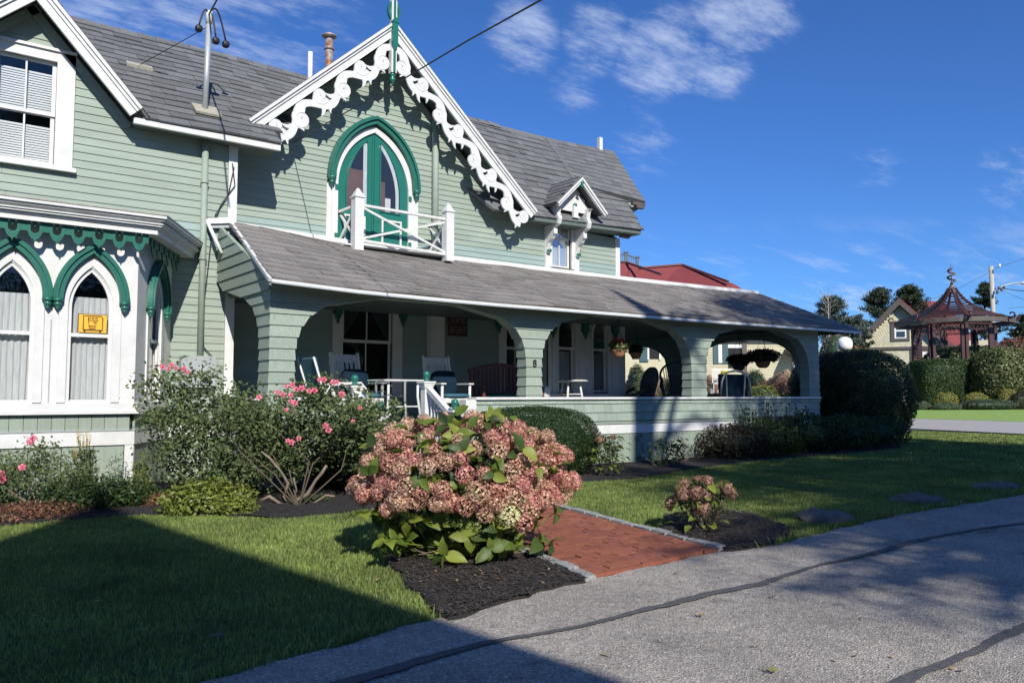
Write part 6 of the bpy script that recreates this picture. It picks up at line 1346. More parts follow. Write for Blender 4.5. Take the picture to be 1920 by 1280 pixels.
# -- mansion with red roof and widow's walk
DM = 40.0; Dh = lambda py: zat(py, DM); c, u, n = facing(1300, DM); mn = empty('mansion', (c.x, c.y, gz(c.x)), 'large cream house with hipped red roof and roof walk rising behind the porch', 'house')
FM = Fr((c.x, c.y, 0), u + Vector((.0, .0, 0)), n); S_ = DM / FP; U = lambda px: (px - 1300) * S_
FM.o = FM.o.copy()
ze = Dh(640)
MB().box(FM, U(1085), U(1490), -8, 0, gz(c.x) - .3, ze + .3).build('wall', 'cream', mn)
for k in range(24): B('clapboard', 'cream', mn, FM, U(1325), U(1490), .001, .02, 1.3 + k * .14, 1.3 + k * .14 + .125) if k < 20 else None
Dh2 = lambda py: zat(py, DM + 2.6)
R_ = MB(); rz = Dh2(495); rt_ = Dh2(500)
e0, e1 = U(1060), U(1400)
R_.add([FM.p(e0, .6, ze + .3), FM.p(e1, .6, ze + .3), FM.p(e1, -9, ze + .3), FM.p(e0, -9, ze + .3), FM.p(U(1130), -2.6, Dh2(488)), FM.p(U(1195), -2.6, Dh2(488)), FM.p(U(1195), -5.5, Dh2(488)), FM.p(U(1130), -5.5, Dh2(488))], [(0, 1, 5, 4), (1, 2, 6, 5), (2, 3, 7, 6), (3, 0, 4, 7), (4, 5, 6, 7)]); R_.build('roof', 'redroof', mn)
MB().add([FM.p(U(1195), -2.2, Dh2(503)), FM.p(U(1300), -2.2, Dh2(497)), FM.p(U(1375), .7, Dh2(548)), FM.p(U(1500), .9, Dh2(628)), FM.p(U(1150), .9, Dh2(628)), FM.p(U(1310), -8, Dh2(600))], [(0, 1, 2, 3, 4), (1, 5, 3, 2)]).build('wing_roof', 'redroof', mn)
bar(FM.p(U(1300), -2.15, Dh2(497)), FM.p(U(1362), .7, Dh2(543)), .05, .06, 'maroon', 'roof_hip', mn); bar(FM.p(U(1190), -2.5, Dh2(490)), FM.p(U(1238), .65, Dh2(530)), .05, .06, 'maroon', 'roof_hip', mn); bar(FM.p(U(1213), -2.1, Dh2(503)), FM.p(U(1300), -2.15, Dh2(496)), .04, .06, 'maroon', 'roof_ridge', mn)
wk = empty('roof_walk', FM.p(U(1180), -3, Dh2(488))); wk.parent = mn; wk.location = FM.p(U(1180), -3, Dh2(488)) - wloc(mn)
z0_, z1_ = Dh2(489), Dh2(476)
for px in (1130, 1190, 1213): zz0 = z0_ - (.25 if px == 1213 else 0); MB().box(FM, U(px) - .07, U(px) + .07, -2.6, -2.46, zz0 - .1, z1_ + .12 - (.25 if px == 1213 else 0)).box(FM, U(px) - .11, U(px) + .11, -2.64, -2.42, z1_ + .1 - (.25 if px == 1213 else 0), z1_ + .17 - (.25 if px == 1213 else 0)).build('walk_post', 'slate_paint', wk)
bar(FM.p(U(1130), -2.5, z1_), FM.p(U(1190), -2.5, z1_ + .04), .03, .05, 'slate_paint', 'walk_rail', wk); bar(FM.p(U(1190), -2.5, z1_ + .04), FM.p(U(1213), -2.5, z1_ - .2), .03, .05, 'slate_paint', 'walk_rail', wk); bar(FM.p(U(1130), -2.5, z0_), FM.p(U(1190), -2.5, z0_ + .02), .03, .05, 'slate_paint', 'walk_rail', wk); bar(FM.p(U(1190), -2.5, z0_ + .02), FM.p(U(1213), -2.5, z0_ - .28), .03, .05, 'slate_paint', 'walk_rail', wk)
for k in range(22):
    px = 1131 + k * 3.7; d_ = -.011 * max(0, px - 1190); MB().box(FM, U(px) - .018, U(px) + .018, -2.52, -2.48, z0_ + d_, z1_ + d_ + .02).build('baluster', 'slate_paint', wk)
bar(FM.p(U(1284), -.9, Dh2(530)), FM.p(U(1284), -.9, Dh2(517)), .03, .03, 'maroon', 'roof_vent', mn)
# windows and shutters glimpsed through the arches
for a, b in ((1338, 1347), (1356, 1366)): B('shutter', 'teal_shutter', mn, FM, U(a), U(b), .03, .07, Dh(682), Dh(645))
B('window_frame', 'brown_trim', mn, FM, U(1346.5), U(1356), .021, .06, Dh(682), Dh(642)); B('window', 'lamp_white', mn, FM, U(1348), U(1354.5), .061, .065, Dh(680), Dh(646))
B('window', 'dark_void', mn, FM, U(1366), U(1392), .03, .04, Dh(690), Dh(648)); B('window_head', 'lamp_white', mn, FM, U(1364), U(1396), .041, .06, Dh(652), Dh(646))
B('corner_trim', 'brown_trim', mn, FM, U(1392), U(1401), .03, .1, 0, Dh(640))
B('shutter', 'teal_shutter', mn, FM, U(1200), U(1216), .03, .07, Dh(678), Dh(640)); B('window', 'dark_void', mn, FM, U(1217), U(1238), .03, .05, Dh(672), Dh(640)); B('window', 'dark_void', mn, FM, U(1186), U(1199), .03, .05, Dh(672), Dh(640))
for px in (1216, 1238): B('window_trim', 'lamp_white', mn, FM, U(px) - .04, U(px) + .04, .051, .09, Dh(674), Dh(640))
B('siding_band', 'brown_trim', mn, FM, U(1325), U(1395), .04, .12, Dh(641), Dh(634))
# pergola brackets at its corner
for k in range(5): px = 1472 + k * 5; B('pergola_beam', 'brown_trim', mn, FM, U(px), U(px) + .07, .0, 1.6, Dh(660 + k * 3) - .1, Dh(655 + k * 3)); B('pergola_post', 'brown_trim', mn, FM, U(px), U(px) + .05, 1.0, 1.1, Dh(690), Dh(660 + k * 3)) if k % 2 == 0 else None
# white chairs, yellow cushion on its terrace
for i, px in enumerate((1340, 1352, 1364)):
    p = atd(px, 694, 30); o = empty('garden_chair', (p.x, p.y, p.z - .9), ('leftmost of three white chairs on the neighbour terrace', 'middle of three white chairs on the neighbour terrace', 'white terrace chair nearest the yellow cushion')[i], 'chair')
    f = Fr((p.x, p.y, p.z - .9), u, n)
    for k in range(5): B('slat', 'lamp_white', o, f, -.10 + k * .05, -.08 + k * .05, 0, .02, .4, .9)
    B('back_rail', 'lamp_white', o, f, -.13, .13, -.01, .03, .9, .94); B('seat', 'lamp_white', o, f, -.13, .13, 0, .3, .40, .43)
    for a in (-.12, .10):
        for b in (0, .26): B('leg', 'lamp_white', o, f, a, a + .02, b, b + .02, 0, .4)
p = atd(1359, 699, 29.5); MB().puff((p.x, p.y, p.z), .13, .13, .10, .5).build('cushion', 'yellow', smooth=True, label='bright yellow cushion on the neighbour terrace', cat='cushion')
# -- shingled gable house
DG = 58.0; zg = lambda py: zat(py, DG); c, u, n = facing(1692, DG); bb_ = D2R(26); u2 = (u * math.cos(bb_) + n * math.sin(bb_)).normalized(); n = (n * math.cos(bb_) - u * math.sin(bb_)).normalized(); FGH = Fr((c.x, c.y, 0), u2, n); SG = DG / FP / math.cos(bb_); UG = lambda px: (px - 1692) * SG
gh = empty('shingled_house', (c.x, c.y, gz(c.x)), 'cream shingled gable house with brown rakes and red side roof behind the hedge', 'house')
gw_l, gw_r = UG(1600), UG(1786); sl = (zg(562) - zg(700)) / (UG(1692) - UG(1575))
MB().prism(FGH, [(gw_l, 0), (gw_r, 0), (gw_r, zg(574) - (gw_r) * sl), (0, zg(574)), (gw_l, zg(574) + gw_l * sl)], -7, 0).build('gable_wall', 'cream2', gh)
out = []
zc = zg(735); row = 0
while zc < zg(580):
    hw_ = (zg(574) - zc - .1) / sl; a = max(gw_l, -hw_); b_ = min(gw_r, hw_); x = a + (row % 2) * .09 - .09
    while x < b_ - .05:
        xa, xb = max(x, a), min(x + .175, b_)
        if xb - xa > .05: m_ = (xa + xb) / 2; out.append(([FGH.p(xa, .0, zc + .08), FGH.p(m_, .0, zc), FGH.p(xb, .0, zc + .08), FGH.p(xb, .0, zc + .26), FGH.p(xa, .0, zc + .26), FGH.p(xa, .028, zc + .08), FGH.p(m_, .03, zc), FGH.p(xb, .028, zc + .08), FGH.p(xb, .006, zc + .26), FGH.p(xa, .006, zc + .26)], [(9, 8, 7, 6, 5), (0, 1, 6, 5), (1, 2, 7, 6), (2, 3, 8, 7), (3, 4, 9, 8), (4, 0, 5, 9)]))
        x += .18
    zc += .19; row += 1
pieces('scallop_shingle', out, 'cream2', gh, 260)
for sx, ext in ((-1, UG(1692) - UG(1572)), (1, UG(1812) - UG(1692))):
    f = Fr((FGH.o.x, FGH.o.y, zg(560)), u2 * sx + Vector((0, 0, -sl)), n, u2 * (sx * sl) + Vector((0, 0, 1))); L = ext * math.hypot(1, sl)
    B('rake_board', 'brown_trim', gh, f, .0, L, -.1, .55, -.30, -.02); B('roof_slope', 'brown_trim' if sx < 0 else 'redroof', gh, f, -.0, L, -8, .5, -.015, .06)
MB().box(FGH, gw_r, UG(1830), -7, -.8, 0, zg(640)).build('side_wall', 'cream2', gh)
slab([atd(1688, 566, 63), atd(1768, 564, 63), atd(1850, 660, 59), atd(1715, 660, 59)], .1, 'redroof', gh, 'wing_roof')
gwn = B('window_frame', 'brown_trim', gh, FGH, UG(1677), UG(1706), .03, .09, zg(639), zg(601)); B('window_sash', 'lamp_white', gwn, FGH, UG(1683), UG(1701), .091, .10, zg(634), zg(606)); B('pane', 'pane', gwn, FGH, UG(1685.5), UG(1699), .101, .105, zg(632), zg(621)); B('pane', 'pane', gwn, FGH, UG(1685.5), UG(1699), .101, .105, zg(618), zg(608))
B('belt_course', 'brown_trim', gh, FGH, gw_l, gw_r, .03, .12, zg(655), zg(650)); w2 = B('window_frame', 'brown_trim', gh, FGH, UG(1706), UG(1740), .03, .09, zg(700), zg(656)); B('pane', 'lamp_white', w2, FGH, UG(1710), UG(1736), .091, .10, zg(698), zg(660))
# -- pagoda-shaped pergola
DP = 48.0; zp = lambda py: zat(py, DP); c, u, n = facing(1792, DP); pg = empty('pergola', (c.x, c.y, gz(c.x)), 'open maroon pergola with sweeping pagoda roof and spiral finial above the hedge', 'pergola'); SPp = DP / FP
Rp = 112 * SPp; ct_ = Vector((c.x, c.y, 0)); uu, nn_ = u, n
def pp_(a, r, z): return ct_ + uu * (r * math.cos(a)) + nn_ * (r * math.sin(a) * 1.0) + Vector((0, 0, z))
prof_ = [(.08, zp(538)), (.14, zp(548)), (.26, zp(562)), (.44, zp(576)), (.68, zp(588)), (.86, zp(595)), (1.0, zp(599)), (1.12, zp(601))]
def rr_at(k): return [(r * Rp * .86, z) for r, z in prof_][k]
def prof_z(r): return interp(r / (Rp * .86), [q[0] for q in prof_], [q[1] for q in prof_])
for k in range(8):
    a = k * math.pi / 4 + .25; pts = [pp_(a, r * Rp * .86, z) for r, z in prof_]; g = MB()
    t = (pp_(a + math.pi / 2, 1, 0) - ct_).normalized() * .055
    for p0, p1 in zip(pts[:-1], pts[1:]): g.hexa([p0 - t - Vector((0, 0, .16)), p0 + t - Vector((0, 0, .16)), p1 + t - Vector((0, 0, .16)), p1 - t - Vector((0, 0, .16)), p0 - t, p0 + t, p1 + t, p1 - t])
    e_ = pts[-1]; dr_ = (pts[-1] - pts[-2]).normalized(); g.tube([e_ + dr_ * (.0 + .14 * math.sin(b)) + Vector((0, 0, .10 - .12 * math.cos(b))) for b in np.linspace(0, 4.6, 10)], .045, 6)
    g.build('rafter', 'pergola', pg)
for k in range(17):
    r_ = Rp * .86 * (.18 + k * .05); z = prof_z(r_) + .02
    g = MB(); ring = [pp_(j * math.pi / 4 + .25, r_, z) for j in range(9)]; g.tube(ring, .026, 5); g.build('purlin', 'pergola', pg)
g = MB(); rg = [pp_(j * math.pi / 16, Rp * .90, zp(606)) for j in range(33)]
for p0, p1 in zip(rg[:-1], rg[1:]): g.hexa([p0 - Vector((0, 0, .13)), p1 - Vector((0, 0, .13)), p1.lerp(ct_ + Vector((0, 0, p1.z)), .05) - Vector((0, 0, .14)), p0.lerp(ct_ + Vector((0, 0, p0.z)), .05) - Vector((0, 0, .14)), p0 + Vector((0, 0, .14)), p1 + Vector((0, 0, .14)), p1.lerp(ct_ + Vector((0, 0, p1.z)), .05) + Vector((0, 0, .14)), p0.lerp(ct_ + Vector((0, 0, p0.z)), .05) + Vector((0, 0, .14))])
g.build('ring_beam', 'brown_trim', pg)
for j in range(8):
    a = j * math.pi / 4 + .25
    for da in (-.05, .05): p0 = pp_(a + da, Rp * .62, gz(c.x) - .2); MB().box(Fr(p0, uu, nn_), -.08, .08, -.08, .08, 0, zp(612) - p0.z).build('post', 'pergola', pg)
    a2 = a + math.pi / 4; p0, p1 = pp_(a, Rp * .62, zp(622)), pp_(a2, Rp * .62, zp(622))
    for q in range(7):
        s0, s1 = p0.lerp(p1, q / 7), p0.lerp(p1, (q + 1) / 7); up_ = Vector((0, 0, .34)); bar(s0, s1 + up_, .018, .015, 'pergola', 'lattice', pg); bar(s0 + up_, s1, .018, .015, 'pergola', 'lattice', pg)
    bar(p0 + Vector((0, 0, .36)), p1 + Vector((0, 0, .36)), .05, .04, 'pergola', 'top_beam', pg); bar(p0, p1, .03, .03, 'pergola', 'lower_beam', pg)
MB().lathe((c.x, c.y, zp(548)), [(.36, 0), (.22, .2), (.11, .45), (.05, .70)], 16).build('cap_cone', 'copper', pg, smooth=True)
MB().tube([(c.x, c.y, zp(530)), (c.x, c.y, zp(493))], .025, 6).tube([Vector((c.x, c.y, zp(527) + t * .80)) + uu * .23 * math.sin(t * 12.5) * (1 - .3 * t) + nn_ * .23 * math.cos(t * 12.5) * (1 - .3 * t) for t in np.linspace(0, 1, 44)], .06, 6).build('spiral_finial', 'copper', pg, smooth=True)
# -- utility pole, lamp, wires
up0 = atd(1868, 742, 60); zu = lambda py: zat(py, 60); ul = empty('utility_pole', (up0.x, up0.y, gz(up0.x)), 'weathered wooden utility pole right of the pagoda roof', 'utility pole')
MB().tube([(up0.x, up0.y, 0), (up0.x, up0.y, zu(497))], [.19, .15], 12).build('pole', 'pole_wood', ul, smooth=True); pr_ = lambda px, py, d=60: atd(px, py, d)
MB().tube([pr_(1869, 545), pr_(1880, 536), pr_(1895, 532), pr_(1912, 531)], .045, 8).build('lamp_arm', 'metal_grey', ul, smooth=True); MB().puff(pr_(1920, 531), .32, .2, .09, .7).build('lamp_head', 'lamp_white', ul, smooth=True)
for px, py in ((1873, 540), (1878, 543), (1870, 548), (1882, 538), (1874, 498)): MB().puff(pr_(px, py), .09, .09, .12, .8).build('insulator', 'brown_trim' if px != 1874 else 'lamp_white', ul)
for i, (a, b, sg, r, lab) in enumerate((((1868, 502), (1990, 455), .1, .016, 'topmost wire running right from the utility pole'), ((1868, 502), (1640, 590), .5, .012, 'thin wire descending left behind the pagoda roof'), ((1876, 540), (1990, 548), .1, .03, 'thick bundled cable right of the utility pole'), ((1876, 542), (1990, 575), .3, .012, 'thin sagging wire below the thick cable'), ((1890, 578), (1990, 560), .1, .014, 'lowest wire crossing right of the pole'))):
    wire([pr_(*a), pr_(b[0], b[1])], r, lab, sg)
p = atd(1584, 645, 24); gl = empty('globe_lamp', (p.x, p.y, gz(p.x)), 'white globe lamp showing above the clipped bush', 'lamp'); MB().puff(p, .22, .22, .22, 1).build('globe', 'lamp_white', gl, smooth=True); MB().tube([(p.x, p.y, gz(p.x)), (p.x, p.y, p.z - .2)], .05, 8).build('lamp_post', 'black_paint', gl)
# -- hedges and garden shrubs on the far side of the cross street
UF, NF = u, n
def far_bush(name, label, cat, pxa, pxb, pyt, pyb, dep, m, leaf, n, power=4, depthr=None, seed=0, inner=.85, lump=.05):
    a, b = atd(pxa, 742, dep), atd(pxb, 742, dep); c_ = (a + b) / 2; w_ = (b - a).length / 2; zt, zb = zat(pyt, dep), gz(c_.x) - .05; o = empty(name, (c_.x, c_.y, gz(c_.x)), label, cat)
    P, Nn = shell((0, 0, 0), (w_, depthr or w_ * .6, (zt - zb) / 2), n, inner, lump, 4, -1, seed, power); uu_ = np.array(UF); vv_ = np.array(-NF); P2 = P[:, :1] * uu_ + P[:, 1:2] * vv_ + np.array([0, 0, 1]) * P[:, 2:] + np.array([c_.x, c_.y, (zt + zb) / 2]); N2 = Nn[:, :1] * uu_ + Nn[:, 1:2] * vv_ + np.array([0, 0, 1]) * Nn[:, 2:]
    quads('foliage', leaves(P2, N2, leaf, .6, .55), m, o); g = MB(); dd_ = (depthr or w_ * .6); f = Fr((c_.x, c_.y, 0), UF, NF)
    R9 = Matrix((UF, NF, Vector((0, 0, 1)))).transposed().to_quaternion(); g.puff((c_.x, c_.y, (zt + zb) / 2), w_ * .86, dd_ * .84, (zt - zb) / 2 * .88, .35 if power > 5 else .8, 10, R9); g.build('inner_twigs', 'leaf_dark', o); return o
far_bush('yew_hedge', 'tall flat topped dark green hedge left of the pale leaved shrub', 'hedge', 1715, 1840, 674, 768, 45.0, 'leaf_hedge', .10, 34000, 9, 1.2, 1, .93, .015)
far_bush('garden_shrub', 'long pale leaved shrub rising behind the dark hedge', 'shrub', 1735, 1900, 649, 768, 48, 'leaf_mixed', .15, 14000, 4, 1.2, 2, .85, .06)
far_bush('garden_shrub', 'big glossy shrub with yellowish leaves right of the dark hedge', 'shrub', 1825, 1925, 650, 768, 43.5, 'leaf_mixed', .15, 14000, 2.6, 1.5, 3, .8, .10)
far_bush('garden_shrub', 'shadowy dark shrub at the right edge of the photo', 'shrub', 1895, 1990, 655, 768, 44, 'leaf_hedge', .14, 8000, 2.6, 1.5, 4, .8, .1)
far_bush('garden_shrub', 'rusty brown shrub top behind the pale leaves at the right', 'shrub', 1860, 1960, 632, 768, 50, 'leaf_red', .14, 6000, 2.6, 1.5, 5, .8, .1)
for i, (a, b, t, bt, d, m_, lab) in enumerate(((1752, 1796, 735, 762, 42, 'leaf_yellow', 'left one of two golden rounded shrubs before the hedge'), (1807, 1852, 735, 762, 42, 'leaf_yellow', 'right one of two golden rounded shrubs before the hedge'), (1872, 1905, 728, 760, 42, 'leaf_yellow', 'yellow shrub below the glossy shrub at the right'), (1703, 1745, 752, 770, 41.5, 'leaf_grey', 'grey green ground shrub at the left end of the far bed'), (1745, 1800, 755, 772, 41, 'leaf_grey', 'low grey juniper below the left golden shrub'), (1800, 1905, 748, 774, 41, 'leaf_grey', 'broad grey juniper spreading before the right golden shrub'), (1892, 1940, 736, 772, 41, 'leaf_maroon', 'dark bronze shrub in the far bed at the right edge'))):
    far_bush('garden_shrub', lab, 'shrub', a, b, t, bt, d, m_, .07, 3200, 2.4, None, 10 + i, .7, .12)
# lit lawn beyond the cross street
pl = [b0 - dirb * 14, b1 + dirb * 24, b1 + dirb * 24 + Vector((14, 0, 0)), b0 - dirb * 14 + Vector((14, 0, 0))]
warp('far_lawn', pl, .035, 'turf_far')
# garden seen through the open end of the porch
def far_tuft(name, label, px, py, dep, w_, h, m, n, ln, seed):
    p = atd(px, py, dep); base = Vector((p.x, p.y, gz(p.x))); h = max(h, p.z - base.z); o = empty(name, base, label, 'grass'); R_ = np.random.default_rng(seed); a = R_.uniform(0, 6.28, n); t = R_.uniform(0, 1, n) ** .7
    r = w_ * t; tip = np.column_stack([np.cos(a) * r, np.sin(a) * r, h * (1 - .35 * t) * R_.uniform(.75, 1, n)]) + np.array(base); b0 = np.array(base) + np.column_stack([np.cos(a) * r * .25, np.sin(a) * r * .25, np.zeros(n)]); s = np.column_stack([-np.sin(a), np.cos(a), np.zeros(n)]) * .012
    V = np.stack([b0 - s, b0 + s, tip + s * 2, tip - s * 2], 1).reshape(-1, 3); quads('blades', V, m, o); return o
far_tuft('ornamental_grass', 'tan fountain grass plumes framed by the far right arch', 1475, 690, 34, 1.5, 2.2, 'plume', 7000, 1, 1)
far_tuft('ornamental_grass', 'pinkish grass plumes seen behind the fan backed wicker chair', 1215, 690, 34, 1.5, 2.1, 'plume', 7000, 1, 2)
far_tuft('ornamental_grass', 'pale grass clump glimpsed right beside the third column', 1330, 700, 34, .8, 1.4, 'plume', 2500, 1, 3)
for i, (a, b, t, d, m_, lab) in enumerate(((1176, 1212, 680, 33, 'leaf_mixed', 'yellow green shrub just past the house corner under the porch'), (1485, 1535, 668, 24, 'leaf_dark', 'dark upright shrub inside the far right arch'), (1450, 1520, 708, 32, 'leaf_red', 'faded pink hydrangea mound below the tan plumes'), (1400, 1460, 722, 31, 'leaf_lime', 'green low shrub behind the pale framed chair'), (1225, 1300, 712, 33, 'leaf_mixed', 'mixed shrub behind the far side column'), (1395, 1435, 692, 35, 'leaf_dark', 'dark shrub behind the large hanging baskets'), (1290, 1345, 705, 33, 'leaf_red', 'reddish flowering shrub beside the third column'))):
    far_bush('garden_shrub', lab, 'shrub', a, b, t, 760, d, m_, .08, 4200, 2.4, 1.0, 30 + i, .6, .15)
far_bush('bare_shrub', 'tan twiggy shrub between the porch roof end and the clipped bush', 'shrub', 1535, 1600, 618, 760, 30, 'plume', .07, 2600, 2.4, 1.0, 60, .5, .2)
far_bush('garden_shrub', 'dark green mass behind the tan twiggy shrub', 'shrub', 1560, 1640, 640, 760, 52, 'leaf_red', .14, 4200, 2.4, 1.5, 61, .6, .15)
# -- evergreen trees
def fir(name, label, px, pyt, pyb, wpx, dep, m, n, seed, bare=False):
    a = atd(px, 742, dep); S = dep / FP; H_ = zat(pyt, dep); W_ = wpx * S / 2; o = empty(name, (a.x, a.y, gz(a.x)), label, 'tree'); r_ = random.Random(seed); R_ = np.random.default_rng(seed)
    MB().tube([(a.x, a.y, 0), (a.x + .1, a.y, H_ * .6), (a.x, a.y, H_ * .97)], [.25, .14, .03], 8).build('trunk', 'bark', o)
    g = MB(); tips = []
    z0_ = zat(pyb, dep)
    for k in range(int(n * 1.5)):
        z = z0_ + (H_ - z0_) * (r_.random() ** .85); t = (H_ - z) / (H_ - z0_); R = W_ * (.18 + .92 * t ** .7) * r_.uniform(.65, 1.1); an = r_.uniform(0, 6.28); e_ = Vector((a.x + math.cos(an) * R, a.y + math.sin(an) * R, z + R * .28)); s_ = Vector((a.x, a.y, z - R * .1)); g.tube([s_, s_.lerp(e_, .6) - Vector((0, 0, .05)), e_], [.04, .025, .01], 4)
        for q in range(9): tips.append(tuple(s_.lerp(e_, .35 + .65 * q / 8) + Vector((r_.gauss(0, .10), r_.gauss(0, .10), r_.gauss(0, .06)))))
    g.build('branches', 'bark', o); T = np.array(tips); k_ = 34; P = np.repeat(T, k_, 0) + R_.normal(0, .15, (len(T) * k_, 3)) * np.array([1, 1, .7]) * (W_ / 2.2) ; quads('crown', leaves(P, R_.normal(0, 1, P.shape) + np.array([0, 0, .6]), .16, .5, .45, up_=.5), m, o)
    return o
fir('cedar_tree', 'blue green cedar with a bare twiggy top left of the gable house', 1563, 560, 660, 95, 64, 'leaf_blue', 46, 1)
fir('pine_tree', 'dark pine rising behind the left slope of the brown rakes', 1652, 540, 640, 90, 72, 'leaf_fir', 46, 2)
fir('pine_tree', 'dark pine with wind swept arms above the gable peak', 1710, 538, 620, 90, 60, 'leaf_fir', 40, 3)
fir('pine_tree', 'evergreen partly hidden behind the utility pole', 1852, 532, 640, 70, 68, 'leaf_fir', 34, 4)
fir('pine_tree', 'dark evergreen mass cut by the right photo edge', 1925, 590, 690, 70, 58, 'leaf_fir', 30, 5)
fir('cedar_tree', 'small evergreen between the blue cedar and the gable house', 1607, 590, 680, 74, 52, 'leaf_blue', 26, 6)
p = atd(1553, 572, 63); o = empty('bare_treetop', (p.x, p.y, p.z), 'leafless grey twigs poking above the blue cedar', 'tree'); g = MB(); r_ = random.Random(3)
for k in range(26):
    s_ = p + Vector((r_.gauss(0, .12), 0, r_.uniform(-.8, .6))); e_ = s_ + Vector((r_.gauss(0, .45), r_.gauss(0, .3), r_.uniform(.3, 1.0))); g.tube([s_, s_.lerp(e_, .5) + Vector((r_.gauss(0, .06), 0, 0)), e_], .012, 3)
g.tube([p + Vector((0, 0, -4)), p + Vector((0, 0, .9))], [.07, .02], 6); g.build('twigs', 'pole_wood', o)
# distant tree belt closing the horizon
for i, (a, b, t, d) in enumerate(((1480, 1640, 690, 70), (1640, 1830, 690, 75), (1830, 2100, 680, 80), (1100, 1350, 700, 80))):
    far_bush('tree_belt', ('distant tree belt behind the clipped bush', 'distant tree belt behind the gable house', 'distant tree belt at the right edge', 'distant tree belt behind the mansion')[i], 'trees', a, b, t, 760, d, 'leaf_fir', .35, 5200, 2.6, 2.5, 70 + i, .7, .15)
# ================================================================ WHAT STANDS BEHIND THE CAMERA (across the road): it shades the lawn
nb = empty('house_across', (-6, -10, 0), 'steep gabled house across the road behind the camera', 'house')
# the street-front gable; sun rays over it draw the shade edge on the lawn
def back(pt, h): return Vector((pt[0] - sund.x / -sund.z * h, pt[1] - sund.y / -sund.z * h, h))
apex = back((1.95, 10.0), 11.5); e1_ = back((2.47, 3.9), apex.y and (11.5 - (0)) and 0 or 0) if 0 else None
yb_ = apex.y; hR = lambda gx, gy: (gy - yb_) / (sund.y / -sund.z)
h1 = hR(2.47, 3.9); x1 = 2.47 - sund.x / -sund.z * h1; h2 = hR(2.60, 2.2); x2 = 2.60 - sund.x / -sund.z * h2
h3 = hR(.4, 7.6); x3 = .4 - sund.x / -sund.z * h3; sl3 = (apex.z - h3) / (apex.x - x3)
fN = FY(yb_); hL = 4.0; xl = apex.x - (apex.z - hL) / sl3
MB().prism(fN, [(xl, 0), (x2, 0), (x2, h2), (x1, h1), (apex.x, apex.z), (xl, hL)], 0, 8).build('wall', 'cream', nb)
MB().prism(fN, [(x2, h2), (x2 + .0, h2 + .02), (x1, h1 + .03), (apex.x, apex.z + .06), (xl, hL + .05), (xl, hL)][::-1], -.05, 8.2).build('roof', 'roof_grey', nb)
for k in range(3): wq = B('window', 'white_paint', nb, fN, apex.x - 1.6 + k * 1.0, apex.x - .9 + k * 1.0, -.04, -.001, 1.2, 2.8); B('pane', 'dark_void', wq, fN, apex.x - 1.53 + k, apex.x - .97 + k, -.045, -.041, 1.27, 2.73)
def oak(label, x, y, trunk_r, H_, crown, nleaf, seed, limbs=7, leaf=.16):
    o = empty('street_tree', (x, y, 0), label, 'tree'); r_ = random.Random(seed); R_ = np.random.default_rng(seed); fork = crown[0][2] - crown[0][3] * .7
    MB().tube([(x, y, 0), (x + .05, y, fork * .5), (x, y, fork), (x + .2, y, H_)], [trunk_r * 1.2, trunk_r, trunk_r * .85, trunk_r * .2], 12).build('trunk', 'bark', o, smooth=True)
    g = MB()
    for cx_, cy_, cz_, cr in crown:
        for k in range(limbs):
            e_ = Vector((cx_, cy_, cz_)) + Vector((r_.gauss(0, .6), r_.gauss(0, .6), r_.gauss(0, .5))) * cr; s_ = Vector((x, y, fork * r_.uniform(.75, 1.05))); g.tube([s_, s_.lerp(e_, .5) + Vector((0, 0, .5)), e_], [.11, .07, .02], 6)
    g.build('limbs', 'bark', o)
    P = [];
    for cx_, cy_, cz_, cr in crown:
        n = int(nleaf * cr * cr / 6); d = R_.normal(0, 1, (n // 26, 3)); d /= np.linalg.norm(d, axis=1)[:, None]; c_ = d * (cr * R_.uniform(.25, 1, len(d)) ** .5)[:, None] * np.array([1, 1, .75]) + np.array([cx_, cy_, cz_]); P.append(np.repeat(c_, 26, 0) + R_.normal(0, .26, (len(c_) * 26, 3)))
    P = np.concatenate(P); quads('crown', leaves(P, R_.normal(0, 1, P.shape), leaf, .5, .6), 'leaf_hedge', o); return o
def shc(gx, gy, h, r): return (gx - .441 * h, gy - 1.358 * h, h, r)
oak('tall tree across the road whose trunk throws a bar of shade on the porch', 5.75, -6.3, .34, 17, [shc(14.6, 13.6, 15.5, 1.3)], 1500, 1)
oak('broad tree across the road shading the far end of the porch', 12.2, -9.5, .32, 15, [shc(15.4, 8.3, 13, 2.7), shc(18.0, 9.5, 13.5, 2.8), shc(17.4, 13.2, 14.5, 2.8), shc(19.0, 15.5, 16, 2.6), shc(12.9, 6.3, 12, 2.1), shc(10.6, 6.5, 12, 1.7), shc(12.9, 8.6, 13, 1.7), shc(9.8, 9.0, 12, .7), shc(8.6, 7.2, 11.5, .8), shc(10.6, 4.3, 11, 1.4)], 6500, 2)
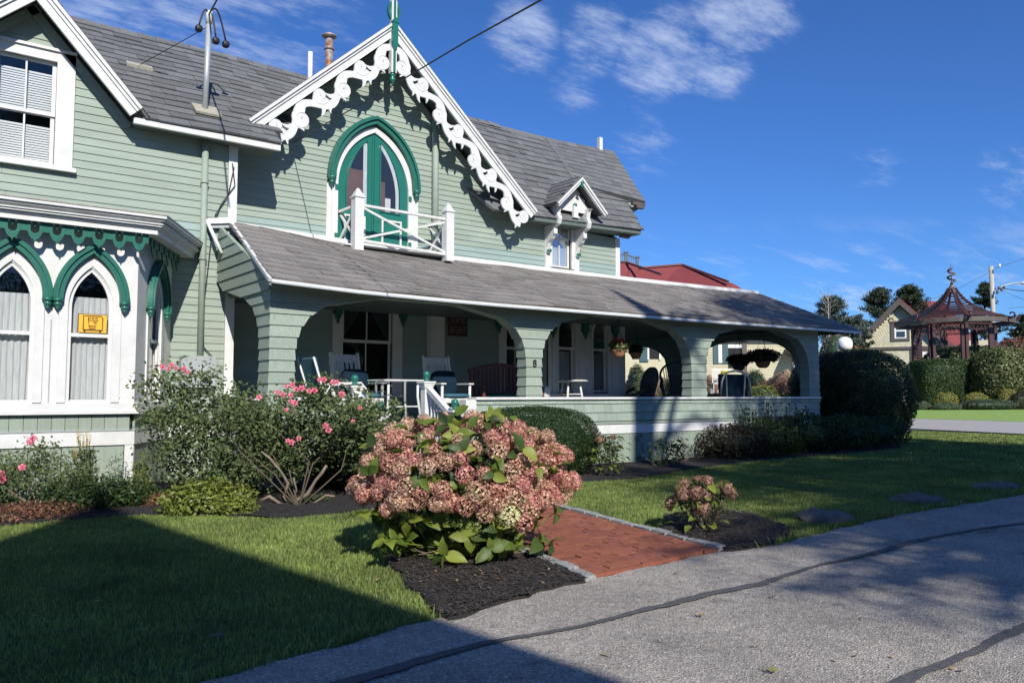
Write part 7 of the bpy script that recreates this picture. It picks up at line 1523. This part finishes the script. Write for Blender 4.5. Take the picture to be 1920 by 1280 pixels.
oak('spreading tree farther along the road shading lawn and asphalt', 6.5, -8.5, .22, 10, [shc(9.2, 5.9, 9.5, 1.1), shc(10.6, 8.0, 11, .95), shc(8.2, 3.4, 8, .8), shc(10.9, 3.2, 8.5, 1.2), shc(13.4, 4.0, 9.5, 1.7), shc(11.2, 5.0, 10.5, 1.1), shc(5.35, 2.6, 9, .38), shc(4.7, 3.3, 9.5, .28), shc(6.3, 3.2, 9, .5), shc(7.6, 2.5, 9.5, .7), shc(7.1, 4.3, 9, .32), shc(8.3, 4.3, 10, .9), shc(9.3, 3.3, 10, 1.1), shc(6.5, 2.4, 9.5, .5), shc(10.4, 2.4, 10, 1.2), shc(7.4, 3.6, 10, .5), shc(5.9, 3.6, 10, .42), shc(8.2, 1.7, 9, .8), shc(7.6, 4.6, 12, .6), shc(9.6, 4.4, 12, 1.0), shc(8.6, 3.2, 11, 1.0), shc(7.0, 2.9, 11, .55), shc(6.2, 4.7, 12, .35), shc(5.0, 4.4, 12, .3), shc(4.9, 2.2, 11, .35)], 9000, 3, 4, .10)
oak('large tree by the corner shading the huge clipped bush', 15.5, -7.0, .3, 14, [shc(19.6, 12.6, 14, 2.5), shc(19.0, 7.2, 13, 2.2), shc(17.5, 5.0, 11, 2.4)], 6500, 4)
for i in range(5):  # unseen tree row, added to darken the window reflections and low sky light
    a_ = -28 + i * 20; o = empty('tree_belt', (a_, -30, 0), ('unseen tree row added behind the camera for dark window reflections, far left stretch', 'unseen tree row added behind the camera for dark window reflections, left stretch', 'unseen tree row added behind the camera for dark window reflections, middle stretch', 'unseen tree row added behind the camera for dark window reflections, right stretch', 'unseen tree row added behind the camera for dark window reflections, far right stretch')[i], 'trees'); P, Nn = shell((a_, -30, 4.2), (12, 3, 5.5), 5000, .6, .2, 3, -.9, 90 + i); quads('crown', leaves(P, Nn, .6, .6, .6), 'leaf_hedge', o); MB().puff((a_, -30, 3.6), 10, 2.2, 4.2, .7, 8).build('inner_twigs', 'leaf_dark', o)
